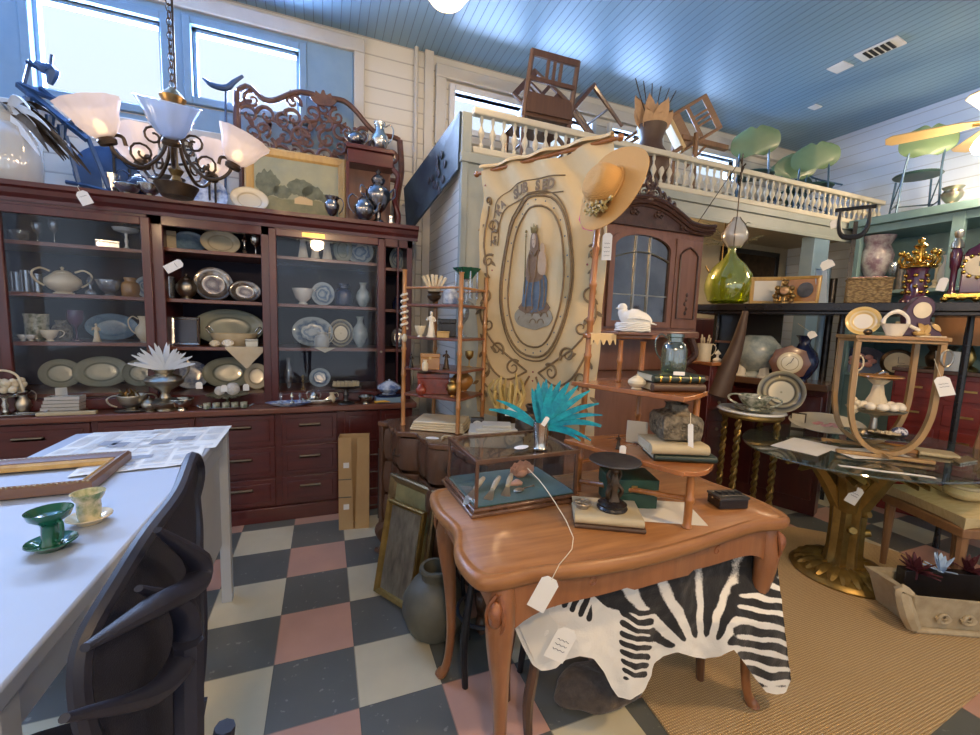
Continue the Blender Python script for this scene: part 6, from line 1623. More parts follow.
t = ves('bowl', 'floral_tureen', 'floral cream and green bowl on a saucer on the round gilt table', 'bowl', (RX - .06, RY - .06, .872), .095, .20, 'floral_ware', handle=2)
dish('saucer', 'floral saucer under the green-patterned bowl', 'saucer', (RX - .06, RY - .06, .8622), .12, .018, 'floral_ware')
plate('dark_rim_plate', 'large cream plate with pierced dark rim leaning by the display stand', 'plate', (2.80, 1.86, .86), .27, .28, 'plate_dark_rim', .25)
sv = dish('small_floral_dish', 'small flowered dish lying before the dark-rimmed plate', 'dish', tuple(U(776, 408, 'z', .863)), .065, .025, 'floral_ware')

# ---------------------------------------------------------------- dark wall-length console with open shelf above
CA = Vector((2.96, 2.66)); CDv = Vector((.363, -.932)).normalized(); CNv = Vector((.932, .363)).normalized()
def CS(px, off, z):
    lo, hi = -.2, 2.6
    for _ in range(40):
        m_ = (lo + hi) / 2; q = CA + CDv * m_ + CNv * off; d = RM.transposed() @ (Vector((q[0], q[1], z)) - CAM)
        if 490 + F_PX * d[0] / d[1] < px: lo = m_
        else: hi = m_
    return (q[0], q[1])
cm_ = CA + CDv * .98
t = T('black_console', 'long black lacquered console shelf behind the glass table', 'console', (cm_[0], cm_[1], 0), math.atan2(CNv[1], CNv[0])); bc = t
b = B(); b.b2((-.04, -1.05, 1.545), (.36, 1.06, 1.60)); b.b2((-.02, -1.03, 1.52), (.34, 1.04, 1.545)); b.put('top_slab', 'black_lacquer', t, bevel=.005)
b = B(); b.b2((-.0, .12, .98), (.34, 1.02, 1.03)); b.put('lower_shelf', 'dark_oak_top', t, bevel=.004)
b = B(); b.b2((.20, .14, .0), (.33, 1.0, .98)); b.put('cabinet_body', 'mahogany_v', t, bevel=.004)
for y0, y1 in ((.17, .55), (.59, .97)):
    b = B(); b.b2((.186, y0, .12), (.202, y1, .92)); b.put('door', 'mahogany_v', t, bevel=.006)
b = B(); b.b2((.318, .50, 1.03), (.33, 1.02, 1.52)); b.put('mirror_back', 'mirror_old2', t)
for x, y, z0 in ((.02, -1.0, 0), (.30, -1.0, 0), (.30, .13, 1.03), (.30, .98, 1.03), (.30, -.50, 0)):
    b = B(); b.tube([(x, y, z0), (x, y, z0 + .12), (x, y, 1.40), (x, y, 1.52)], [.018, .014, .02, .016], 8); b.put('post', 'black_lacquer', t)
b = B(); b.b2((.24, .50, 1.28), (.316, .97, 1.30)); b.put('inner_shelf', 'dark_oak_top', t)
CZ1, CZ2 = 1.03, 1.60
# under the slab
figure('parian_figurine', 'white statuette left of the dark carved cone on the black console', (*CS(742, 0.11, 1.1), CZ1), .20, 'egg_white')
figure('parian_figurine', 'white statuette right of the dark carved cone on the black console', (*CS(764, 0.12, 1.1), CZ1), .24, 'egg_white')
ves('tea', 'porcelain_bowl', 'large round flowered porcelain bowl under the black slab', 'bowl', (*CS(757, .19, 1.2), CZ1), .40, .34, 'blue_white2')
t = T('carved_bagpipe', 'tall dark carved wooden cone leaning on the round table', 'carving', (2.74, YA(728, 2.74, .87), .863)); b = B()
b.tube([(-.055, .05, .04), (-.02, .03, .20), (.03, 0, .40), (.055, -.02, .62), (.06, -.02, .66)], [.085, .07, .045, .022, .018], 12, 6)
b.put('body', 'book_brown', t); t.location[2] = .87
t = T('wall_clock', 'octagonal brown clock with cream dial behind the dark-rimmed plate', 'clock', (*CS(789, 0.04, 1.15), CZ1), face((3.0, 2.0)) + .1)
b = B(); b.lathe([(0, 0), (.115, 0), (.125, .03), (.085, .045), (0, .045)], 16, Mx((0, .02, .135), (math.radians(90), 0, 0)), flute=.05, fn=8); b.put('case', 'armoire_wood', t)
b = B(); b.lathe([(0, 0), (.075, 0), (.08, .006), (.07, .010), (0, .010)], 32, Mx((0, -.026, .135), (math.radians(90), 0, 0))); o = b.put('dial', 'clock_dial', t); radattr(o, .08, 0, .135)
b = B(); b.box((.012, -.038, .155), (.004, .002, .045), (0, .4, 0)); b.box((-.012, -.038, .125), (.003, .002, .03), (0, .7, 0)); b.put('hand', 'ink', t)
price_tag('white tag on the dark vase beneath the black slab', (*CS(809, 0.04, 1.35), 1.40), .05, .05, tilt=-.6, lines=0, string=[(0, 0, 0), (-.03, .02, .09)])
ves('vase', 'dark_glass_vase', 'dark smoky vase beneath the slab near the gold-rimmed plate', 'vase', (*CS(803, 0.16, 1.2), CZ1), .34, .20, 'navy')
t = T('oval_frame_plate', 'dark plate painted with red flowers seen through the display stand', 'plate', (4.85, YA(862, 4.85, 1.15), 1.021), face((4.85, 2.5)))
b = B(); b.lathe([(0, 0), (.10, .0), (.12, .02), (0, .012)], 32, Mx((0, 0, .08), (math.radians(90), 0, 0), (1, .75, 1))); b.put('plate', 'navy', t)
b = B()
for k in range(7): b.ball((.05 * math.cos(k * .9), -.018, .08 + .03 * math.sin(k * .9)), .022, (1, .3, .8), 8, 5)
b.put('painted_flowers', 'red_pink', t)
t.location[2] = 1.021; t.scale = (1.5, 1.5, 1.5)
def clockface(name, label, p, r, rz=None):
    t = _t(name, label, 'clock', p, rz); b = B(); b.lathe([(0, 0), (r, 0), (r * 1.12, .015), (r * .95, .03), (0, .03)], 28, Mx((0, .0, r * 1.15), (math.radians(90), 0, 0))); b.put('case', 'bronze', t)
    b = B(); b.lathe([(0, 0), (r * .85, 0), (0, .004)], 28, Mx((0, -.030, r * 1.15), (math.radians(90), 0, 0))); o = b.put('dial', 'ivory', t)
    b = B(); b.box((.0, -.036, r * 1.4), (.003, .001, r * .5)); b.box((r * .2, -.036, r * 1.15), (r * .4, .001, .003)); b.put('hand', 'ink', t); return t
clockface('round_clock', 'round cream faced clock seen between the ribs, right of the stand\'s stem', (4.85, YA(898, 4.85, 1.15), 1.021), .11)
clockface('round_clock', 'small white faced clock on the teal shelf high behind the display stand', (4.85, YA(914, 4.85, 1.3), 1.4205), .08)
ves('urn', 'brown_urn', 'brown urn on the low teal shelf right of the display stand', 'urn', (4.85, YA(940, 4.85, 1.15), 1.021), .30, .20, 'bronze')
book('antique_book', 'thick dark book on the low teal shelf behind the right rib', (4.85, YA(925, 4.85, 1.15), 1.021), .3, .2, .08, 'book_brown', -1.2)
ves('bell', 'parian_bust', 'white fan-shaped ornament beside the cream mug on the low bookcase', 'ornament', (2.74, YA(717, 2.74, 1.15), 1.1555), .09, .09, 'egg_white')

# small bookcase between armoire and console with the mug of brushes
t = T('low_bookcase', 'narrow red-brown drawer cabinet between armoire and black console', 'cabinet', (2.70, 2.40, 0))
b = B(); b.b2((-.10, -.15, 0), (.10, .15, 1.13)); b.put('carcass', 'mahogany_v', t, bevel=.004)
b = B(); b.b2((-.11, -.17, 1.13), (.11, .16, 1.155)); b.put('top', 'bamboo_shelf', t, bevel=.004)
for z in (.98, .80, .60):
    b = B(); b.b2((-.085, -.158, z), (.085, -.148, z + .12)); d = b.put('drawer', 'mahogany', t, bevel=.003); b = B(); b.ball((0, -.165, z + .06), .012, n=10, m=6); b.put('knob', 'brass_old', d)
t = ves('cyl', 'cream_mug', 'cream ceramic mug full of brushes left of the black console', 'mug', (2.655, YA(704, 2.655, 1.2) , 1.1555), .13, .10, 'ivory', handle=1)
mp = t.location.copy()
for k in range(5):
    o = B(); a = (k - 2) * .14; L = .10 + .02 * (k % 2); d = Vector((math.sin(a), .1 * (k % 3 - 1), 1)).normalized(); o.tube([Vector((0, 0, 0)), d * L * .7, d * (L * .72), d * L * 1.1], [.003, .003, .007, .006], 6)
    q = tag(o.put('paint_brush', 'bone', None, loc=(mp[0] + (k - 2) * .012, mp[1] + .006 * (k % 2), mp[2] + .065)), ['wooden brush at the far left in the cream mug', 'wooden brush second from left in the cream mug', 'wooden brush in the middle of the cream mug', 'wooden brush second from right in the cream mug', 'wooden brush at the far right in the cream mug'][k], 'brush', 'brushes in the cream mug')

# on the slab: demijohn
dx, dy = CS(729, .17, 1.8)
t = T('glass_demijohn', 'big round yellow-green glass demijohn on the black slab', 'bottle', (dx, dy, CZ2))
b = B(); R = .185
b.lathe([(0, .01), (R * .5, 0), (R * .82, .03), (R * .99, .12), (R, .17), (R * .90, .25), (R * .62, .33), (R * .30, .385), (R * .17, .43), (R * .16, .47), (R * .20, .475), (R * .20, .49), (R * .12, .49), (R * .12, .44), (R * .26, .385), (R * .58, .325), (R * .86, .25), (R * .96, .17), (R * .95, .12), (R * .78, .036), (R * .46, .012), (0, .02)], 40); b.put('glass_body', 'green_glass', t)
t = T('dried_branches', 'thin dry branches standing in the neck of the green demijohn', 'branches', (dx, dy, CZ2 + .40)); rr = random.Random(12); b = B()
for k in range(9):
    a = rr.uniform(0, 6.28); s = rr.uniform(.08, .28); z = rr.uniform(.10, .30); p1 = (s * math.cos(a), s * math.sin(a), z); b.tube([(0, 0, 0), (.01 * math.cos(a), .01 * math.sin(a), .09), p1, (p1[0] * 1.4, p1[1] * 1.4, z + .02)], .0022, 5, 4)
    for q in range(7): u_ = .4 + q * .09; leaf(b, (p1[0] * u_ * 1.2, p1[1] * u_ * 1.2, .09 + (z - .09) * u_), (rr.uniform(-1, 1), rr.uniform(-1, 1), rr.uniform(-.6, .6)), .035, .008, .2, n=3)
b.put('twigs', 'twig_green', t)
# frames
def standpic(name, label, cat, p, w, h, bw, th, fm, pm, rz, lean=.16):
    t = T(name, label, cat, p); t.rotation_euler = (-lean, 0, rz); frame_parts(t, w, h, bw, th, fm); b = B(); b.b2((-w / 2 + bw * .9, th * .7, bw * .9), (w / 2 - bw * .9, th * .8, h - bw * .9)); b.put('picture', pm, t); return t
ff = face((3.0, 1.95))
t = standpic('framed_picture', 'gilt frame with pale mat standing behind the bronze clock on the slab', 'picture frame', (*CS(771, 0.16, 1.6), CZ2 + .004), .30, .22, .03, .02, 'gilt_wood', 'paper', ff + .15)
t = standpic('framed_portrait', 'wooden frame with oval portrait standing on the black slab', 'picture frame', (*CS(797, 0.12, 1.6), CZ2 + .004), .25, .21, .022, .02, 'gilt_wood', 'caramel', ff - .25)
b = B(); b.lathe([(0, 0), (.048, 0), (.05, .006), (0, .006)], 28, Mx((.035, .012, .105), (math.radians(90), 0, 0), (1, 1.15, 1))); b.put('oval_portrait', 'pewter', t)
t = T('bronze_figural_clock', 'small ornate gilt bronze clock before the two frames on the slab', 'clock', (*CS(783, 0.03, 1.6), CZ2), ff)
b = B(); b.lathe([(0, 0), (.055, 0), (.055, .012), (.035, .02), (.03, .05)], 16); b.ball((0, 0, .095), .045, (1, .5, 1), 14, 8)
for s in (-1, 1):
    for k in range(4): b.ball((s * (.045 + .008 * math.sin(k * 2)), 0, .025 + k * .03), .020, (1, .7, 1), 8, 5)
for k in range(3): b.ball((.012 * math.sin(k * 2), 0, .145 + k * .015), .018 - k * .003, n=8, m=5)
b.put('case', 'bronze_gilt', t); b = B(); b.lathe([(0, 0), (.022, 0), (.026, .004), (0, .006)], 20, Mx((0, -.024, .095), (math.radians(90), 0, 0))); b.put('dial', 'caramel', t)
sheet('paper_strip', 'orange-brown flat case under the frames on the slab', *CS(784, 0.08, 1.6) , .06, .30, 0, CZ2, 'caramel', 'case')
standpic('easel_card', 'pale blue card leaning right of the oval portrait frame', 'card', (*CS(822, 0.18, 1.6), CZ2 + .003), .10, .26, .008, .01, 'paint_blue', 'blue_card', ff + .7, .12)
price_tag('pale card tag hanging above the wooden frames', (*CS(824, 0.06, 1.85), 1.90), .075, .06, tilt=-.5, lines=0)
t = T('wicker_basket', 'square woven wicker basket on the black slab', 'basket', (*CS(866, 0.14, 1.6), CZ2), face((3.1, 1.6)) + .12)
b = B(); b.b2((-.115, -.07, 0), (.115, .07, .165)); b.put('basket', 'wicker', t, bevel=.01)
b = B(); b.tube([(-.115, -.072, .165), (.115, -.072, .165), (.115, .07, .165), (-.115, .07, .165)], .008, 8, closed=True); b.put('rim', 'wicker', t)
t = T('paper_flowers', 'row of orange-pink paper flowers on top of the wicker basket', 'flowers', (*CS(866, 0.14, 1.6), CZ2 + .168), face((3.1, 1.6)) + .12); b = B()
for k in range(9): b.ball((-.08 + k * .02, .01 * math.sin(k * 2), .008), .013, (1, 1, .7), 8, 5)
b.put('blossoms', 'red_pink', t)
ff = face((3.02, 1.3))
t = T('gilt_candelabrum', 'ornate gilt candelabrum on a purple glass column with metal mounts', 'candelabrum', (*CS(913, 0.12, 1.6), CZ2), ff)
b = B(); b.lathe([(0, 0), (.07, 0), (.07, .02), (.055, .04), (.05, .05), (.052, .20), (.060, .22), (0, .222)], 24); b.put('column', 'purple_glass', t)
b = B()
for k in range(4): 
    for q in range(6): b.ball((.054 * math.cos(q * 1.05 + k * .5), .054 * math.sin(q * 1.05 + k * .5), .07 + k * .035), .013, n=8, m=5)
b.put('gilt_mount', 'gold_bright', t)
b = B(); b.lathe([(0, .222), (.085, .222), (.092, .232), (.07, .245), (.03, .26), (.022, .34), (.035, .36), (.015, .38), (.02, .40), (0, .415)], 20)
b.put('crown_stem', 'gold_bright', t)
for k in range(6):
    a = k * PI / 3 + .3; c_, s_ = math.cos(a), math.sin(a); b = B(); b.tube([(.02 * c_, .02 * s_, .26), (.07 * c_, .07 * s_, .24), (.095 * c_, .095 * s_, .27), (.085 * c_, .085 * s_, .30)], [.012, .010, .009, .008], 6, 4); b.ball((.085 * c_, .085 * s_, .315), .018, n=10, m=6); b.ball((.05 * c_, .05 * s_, .285), .017, n=8, m=5); b.put('arm', 'gold_bright', t)
b = B(); b.tube([(0, -.0, .225), (0, 0, .23)], .088, 24); b.put('drip_pan', 'gold_bright', t)
t = T('gilt_table_clock', 'large gilt clock with cream dial and columns at the right edge of the slab', 'clock', (*CS(974, 0.12, 1.65), CZ2), face((3.05, 1.0)) + .1)
b = B(); b.box((0, 0, .17), (.13, .06, .22)); b.lathe([(0, .28), (.07, .28), (.05, .32), (.02, .34), (0, .36)], 16, sy=.5); b.put('case', 'purple_glass', t, bevel=.004)
for s in (-1, 1):
    b = B(); b.lathe([(0, .05), (.022, .05), (.02, .07), (.014, .09), (.016, .20), (.024, .22), (.028, .30), (.018, .33), (0, .335)], 14, c=(s * .095, 0, 0)); b.put('column', 'gold_bright' if s > 0 else 'purple_glass', t)
    b = B(); b.lathe([(0, .33), (.03, .33), (.026, .36), (.014, .39), (.022, .41), (.022, .43), (0, .44)], 14, c=(s * .095, 0, 0)); b.put('urn_finial', 'silver_dull', t)
b = B()
for k in range(14): b.ball((-.12 + .24 * k / 13, -.02, .025 + .018 * abs(math.sin(k * .9))), .019, n=8, m=5)
b.box((0, 0, .045), (.25, .09, .02)); b.put('scroll_base', 'gold_bright', t)
b = B()
for k in range(12): b.ball((.066 * math.cos(k * PI / 6), -.038, .215 + .066 * math.sin(k * PI / 6)), .012, n=8, m=5)
b.put('dial_wreath', 'gold_bright', t)
b = B(); b.lathe([(0, 0), (.052, 0), (.056, .008), (0, .010)], 28, Mx((0, -.034, .215), (math.radians(90), 0, 0))); b.put('dial', 'ivory', t)
b = B(); b.box((0, -.046, .228), (.003, .001, .028)); b.box((.012, -.046, .215), (.025, .001, .003)); b.put('hand', 'ink', t)
price_tag('bluish tag hanging between candelabrum and gilt clock', (*CS(944, 0.04, 1.7), 1.75), .04, .08, tilt=.2, lines=0)

# tall black divider panel and bundle of things behind the slab
t = T('folding_screen', 'tall black edged folding panel standing behind the wicker basket', 'screen', (3.98, YA(850, 3.98, 1.9), 0), .5)
b = B(); b.b2((-.10, -.01, 0), (.10, .01, 2.25)); b.put('panel', 'pewter', t); b = B(); b.b2((-.115, -.014, 0), (-.10, .014, 2.27)); b.b2((.10, -.014, 0), (.115, .014, 2.27)); b.put('edge', 'black_lacquer', t)
t = T('fabric_roll', 'row of upright rolled fabrics in the dark stand beyond the loft post', 'fabric', (3.98, YA(834, 3.98, 1.9), 0)); 
for k, (m_, dx_) in enumerate((('paint_blue', -.09), ('red_wood', -.04), ('pewter', .01), ('blue_card', .05))):
    b = B(); b.cyl((dx_, .03 * (k % 2), .0), (dx_, .03 * (k % 2), 1.95 - .05 * k), .026, n=12); b.put('roll', m_, t)
t = T('black_plant_hanger', 'black iron half-ring bracket hanging at the loft corner', 'bracket', (2.93, YA(850, 2.93, 2.3), 2.08)); px0 = t.location.copy()
ff = face(px0); t.rotation_euler = (0, 0, ff); t.location = U(852, 236, 'x', 3.3); t.scale = (.75, .75, .9)
b = B(); b.tube([(-.10, 0, .20), (-.10, 0, .08), (-.06, 0, .0), (.06, 0, .0), (.10, 0, .08), (.10, 0, .20)], [.010, .016, .02, .02, .016, .010], 8, 4); b.tube([(-.14, 0, .20), (.14, 0, .20)], .014, 8); b.put('bracket', 'black_iron', t)
price_tag('pale tag hanging from the black iron bracket at the loft corner', tuple(U(834, 220, 'x', 3.25)), .055, .055, tilt=-.3, lines=0)

# ---- teal wall cabinet at right
KX, K0, K1 = 4.75, .20, 2.62
t = T('teal_cabinet', 'teal painted open display cabinet against the right wall', 'cabinet', (KX, (K0 + K1) / 2, 0)); ym = (K0 + K1) / 2
def kb(name, a, c, m='paint_teal', bev=.005): b = B(); b.b2((a[0] - KX, a[1] - ym, a[2]), (c[0] - KX, c[1] - ym, c[2])); return b.put(name, m, t, bevel=bev)
kb('back_panel', (5.20, K0, 0), (5.25, K1, 2.40), 'paint_teal'); kb('side_panel', (KX, K1 - .04, 0), (5.2, K1, 2.4)); kb('side_panel', (KX, K0, 0), (5.2, K0 + .04, 2.4))
kb('cornice', (KX - .05, K0 - .03, 2.40), (5.25, K1 + .04, 2.47)); kb('frieze', (KX - .01, K0, 2.33), (5.2, K1 + .01, 2.40))
for z in (1.02, 1.42, 1.80): kb('shelf', (KX - .01, K0 + .04, z - .03), (5.2, K1 - .04, z))
kb('face_post', (KX - .015, 1.86, 1.80), (KX + .03, 1.94, 2.4)); kb('face_post', (KX - .02, K1 - .06, 0), (KX + .03, K1 + .01, 2.4))
kb('lower_case', (KX + .0, K0, 0), (5.2, K1 - .04, 1.0), 'paint_teal')
KZ = 1.80
ves('urn', 'floral_vase', 'tall white vase with mauve flowers in the teal cabinet', 'vase', (4.9, YA(874, 4.9, 1.95), KZ), .52, .26, 'vase_floral')
spec = [(893, .26, .09, 'crystal', 'goblet', 'clear goblet right of the floral vase in the teal cabinet'), (900, .24, .08, 'pewter', 'cyl', 'dark metal tumbler near the floral vase in the teal cabinet'), (908, .27, .09, 'crystal', 'vase', 'clear bud vase left of the gilt candelabrum in the teal cabinet'),
        (936, .34, .11, 'ivory', 'cstick', 'cream candlestick in the teal cabinet right of the candelabrum'), (944, .28, .09, 'porcelain', 'vase', 'white vase behind the gilt clock in the teal cabinet')]
for px_, h_, w_, m_, k_, lab in spec: ves(k_, {'goblet': 'glass_goblet', 'cyl': 'metal_tumbler', 'vase': 'bud_vase', 'cstick': 'candlestick'}[k_], lab, {'goblet': 'glass', 'cyl': 'tumbler', 'vase': 'vase', 'cstick': 'candlestick'}[k_], (4.88, YA(px_, 4.88, 1.9), KZ), h_, w_, m_)
ves('urn', 'stone_urn', 'stacked grey urn on the top of the teal cabinet corner', 'urn', (4.86, YA(952, 4.86, 2.55), 2.471), .16, .14, 'silver_dull')
for px_, m_, lab in ((905, 'cream_ware', 'cream box on the low teal shelf behind the display stand'), (930, 'silver_dull', 'silver box on the low teal shelf behind the middle rib')):
    boxy('keepsake_box', lab, 'box', (4.9, YA(px_, 4.9, 1.1), 1.4205), .2, .14, .1, m_)

# red chest with bucket and the brown lampshade
t = T('red_chest', 'dark red drawer chest against the far right behind the glass table', 'chest of drawers', (4.45, YA(945, 4.45, 1.0), 0), -1.25); t.scale = (.72, 1, 1)
b = B(); b.b2((-.38, -.2, 0), (.38, .2, 1.12)); b.put('carcass', 'red_wood', t, bevel=.006); b = B(); b.b2((-.40, -.22, 1.12), (.40, .2, 1.15)); b.put('top', 'dark_oak_top', t, bevel=.004)
for z in (.93, .74, .55, .36, .14):
    for x in (-.19, .19):
        b = B(); b.b2((x - .17, -.215, z), (x + .17, -.198, z + .155)); d = b.put('drawer', 'red_wood', t, bevel=.004); b = B(); b.box((x, -.225, z + .08), (.09, .014, .014)); b.put('handle', 'brass', d)
cx_, cy_2 = 4.30, YA(950, 4.30, 1.2)
ves('cyl', 'white_bucket', 'small white bucket on the red chest', 'bucket', (4.28, YA(950, 4.28, 1.2), 1.151), .14, .17, 'porcelain')
t = T('table_lamp', 'table lamp with wide orange-brown drum shade at the right edge', 'lamp', (4.42, YA(968, 4.42, 1.3), 1.151))
b = B(); b.lathe([(0, 0), (.07, 0), (.06, .02), (.03, .04), (.05, .10), (.03, .16), (.012, .20), (.01, .26), (0, .26)], 20); b.put('base', 'brass', t)
b = B(); b.lathe([(.20, .19), (.19, .42), (.187, .42), (.197, .19)], 36); b.put('lamp_shade', 'lamp_shade_tan', t)
b = B(); b.cyl((0, 0, .24), (0, 0, .40), .008, n=8); b.ball((0, 0, .30), .03, n=10, m=6)
for a in (0, 2.1, 4.2): b.cyl((0, 0, .40), (.188 * math.cos(a), .188 * math.sin(a), .40), .003, n=5)
b.put('socket', 'brass', t)
# upholstered chair + cushion
t = T('upholstered_chair', 'wooden chair with striped cream cushion at the right beside the planter', 'chair', (3.27, 1.12, 0), -1.98)
b = B(); b.box((0, 0, .415), (.46, .46, .05)); b.put('seat_frame', 'oak_pale', t, bevel=.006)
b = B(); b.ngrid(lambda u, v: (-.23 + .46 * u, -.23 + .46 * v, .50 + .028 * (1 - (2 * u - 1) ** 4) * (1 - (2 * v - 1) ** 4)), 14, 14, .06); b.put('cushion', 'cushion_cream', t)
for x in (-.2, .2):
    b = B(); b.tube([(x, -.2, .42), (x, -.2, .22), (x, -.2, 0)], [.026, .02, .015], 8); b.put('leg', 'oak_pale', t)
    b = B(); b.tube([(x, .22, 0), (x, .21, .42), (x, .27, .90)], [.02, .024, .018], 8, 3); b.put('leg', 'oak_pale', t)
b = B(); b.ngrid(lambda u, v: (-.17 + .34 * u, .235 + .03 * v * 1.2 - .02 * math.sin(v * PI), .58 + .27 * v), 10, 10, .03); b.put('back_cushion', 'cushion_cream', t)
b = B(); b.tube([(-.21, .27, .88), (0, .275, .92), (.21, .27, .88)], .022, 8, 4); b.put('back_rail', 'oak_pale', t)
t = T('seat_pad', 'gathered pale cushion lying on the striped chair seat', 'cushion', (3.20, 1.10, .53)); b = B(); b.ball((0, 0, .04), .09, (1.1, .9, .45), 20, 10); b.put('pad', 'cushion_cream', t); b = B(); b.tube([(.07 * math.cos(a), .06 * math.sin(a), .07) for a in [i * PI / 8 for i in range(16)]], .012, 6, closed=True); b.put('coil', 'bone', t)
# dark chair behind
# stone planter with feathers
pz = U(900, 610, 'z', .0)
t = T('stone_planter', 'pale carved stone trough with pointed corner on the rug', 'planter', (2.872, .969, .0095), -.44)
b = B(); W_, D_, H_ = .29, .13, .17
pts0 = [(-W_, -D_), (W_, -D_), (W_, D_), (-W_, D_)]
vs = [(-W_ * .9, -D_ * .85, 0), (W_ * .9, -D_ * .85, 0), (W_ * .9, D_ * .85, 0), (-W_ * .9, D_ * .85, 0), (-W_ * 1.02, -D_, H_ * .8), (W_, -D_, H_ * .8), (W_, D_, H_ * .8), (-W_ * 1.02, D_, H_ * .8), (-W_ * 1.10, -D_ * 1.1, H_ * 1.15), (W_ * 1.04, -D_ * 1.1, H_), (W_ * 1.04, D_ * 1.1, H_), (-W_ * 1.10, D_ * 1.1, H_ * 1.0), (-W_ * .88, -D_ * .82, H_ * .98), (W_ * .88, -D_ * .82, H_ * .95), (W_ * .88, D_ * .82, H_ * .95), (-W_ * .88, D_ * .82, H_ * .98), (-W_ * .8, -D_ * .7, .04), (W_ * .8, -D_ * .7, .04), (W_ * .8, D_ * .7, .04), (-W_ * .8, D_ * .7, .04)]
fs = [(3, 2, 1, 0)] + [(k * 4 + i, k * 4 + (i + 1) % 4, (k + 1) * 4 + (i + 1) % 4, (k + 1) * 4 + i) for k in range(4) for i in range(4)] + [(16, 17, 18, 19)]
b._add(vs, fs); b.put('trough', 'stone', t, bevel=.006)
b = B()
for k in range(4):
    for s in (-1, 1):
        pp = spiral((-.16 + k * .11, .085), .030, 1.3, PI * (s > 0), 14, s); b.tube([(x, -D_ * .97 - .004, z) for x, z in pp], [.009 - .0004 * i for i in range(15)], 6)
b.tube([(-W_ * .95, -D_ * .95, .012), (W_ * .95, -D_ * .95, .012)], .014, 8); b.put('relief', 'stone', t)
b = B(); b.tube([(-W_ * 1.1, -D_ * 1.1, H_ * 1.15), (-W_ * 1.2, -D_ * .9, .20), (-W_ * 1.12, -D_, .10), (-W_ * .98, -D_ * .95, .03)], [.012, .03, .035, .03], 8, 4); b.put('corner_scroll', 'stone', t)
t = T('black_tray', 'black flat box holding dried plants inside the stone trough', 'tray', (2.89, .97, .055), -.44); b = B(); b.box((0, .05, .07), (.44, .05, .20)); b.put('box', 'black_lacquer', t, bevel=.003)
for (px_, m_, lab, sd, n_) in ((920, 'dark_red_leaf', 'dark red leafy artificial plant in the stone trough', 1, 22), (945, 'blue_feather', 'pale blue spiky flower sprouting from the stone trough', 2, 16), (973, 'dark_red_leaf', 'dark red leafy plant at the right end of the stone trough', 3, 22)):
    q = U(px_, 585, 'z', .17); t = T('artificial_flower', lab, 'plant', (q[0] + .02, q[1] + .03, .18), 0); rr = random.Random(sd); b = B()
    for k in range(n_):
        a = rr.uniform(0, 6.28); e_ = rr.uniform(.2, 1.4); leaf(b, (0, 0, .04), (math.cos(a) * math.cos(e_), math.sin(a) * math.cos(e_), math.sin(e_)), rr.uniform(.07, .12), .022, .15, n=5)
    b.cyl((0, 0, 0), (0, 0, .05), .01, n=8); b.put('leaves', m_, t)
# ---------------------------------------------------------------- chairs up on the loft deck
DZ = 2.4605
def dining(name, label, loc, rot, m='dark_chair', pm=None):
    t = T(name, label, 'chair', loc); t.rotation_euler = rot; w_, d_ = .40, .38; pm = pm or m
    b = B(); b.box((0, 0, .44), (w_, d_, .035)); b.put('seat', pm, t, bevel=.006)
    for s in (-1, 1):
        b = B(); b.tube([(s * (w_ / 2 - .02), d_ / 2 - .02, 0), (s * (w_ / 2 - .02), d_ / 2 - .02, .43), (s * (w_ / 2 - .025), d_ / 2 + .08, .90)], [.018, .022, .017], 6, 3); b.put('leg', m, t)
        b = B(); b.tube([(s * (w_ / 2 - .02), -d_ / 2 + .02, 0), (s * (w_ / 2 - .02), -d_ / 2 + .02, .43)], [.015, .022], 6); b.put('leg', m, t)
        b = B(); b.cyl((s * (w_ / 2 - .02), -d_ / 2 + .02, .2), (s * (w_ / 2 - .02), d_ / 2 - .02, .2), .010, n=6); b.put('stretcher', m, t)
    b = B(); b.box((0, d_ / 2 + .078, .88), (w_ - .03, .022, .055)); b.box((0, d_ / 2 + .045, .70), (w_ - .05, .02, .035)); b.put('back_rail', m, t, bevel=.003)
    b = B()
    for x in (-.05, 0, .05): b.box((x, d_ / 2 + .062, .79), (.022, .012, .16), (-.19, 0, 0))
    b.put('back_slat', m, t)
    b = B(); b.box((0, d_ / 2 + .012, .53), (w_ - .05, .018, .16)); b.put('lower_panel', m, t)
    return t
c1 = dining('wooden_chair', 'dark wooden chair with slatted back on the loft above the banner', (1.53, 3.08, DZ + .06), (0, 0, math.radians(178))); c1.scale = (1.02, 1, .82)
c2 = dining('wooden_chair', 'brown wooden chair tipped on its back edge beside the dark jug', (2.36, 3.0, 2.62), (math.radians(-6), math.radians(-50), math.radians(8)))
c2.location = (2.10, 3.06, 2.84); c2.scale = (.85, .85, .85)
c3 = dining('wooden_chair', 'overturned chair with pale seat right of the dark jug', (2.95, 3.05, 2.80), (math.radians(20), math.radians(58), math.radians(-20)), 'oak_pale', 'linen')
c3.location = (2.55, 3.22, 2.86); c3.scale = (.85, .85, .85)
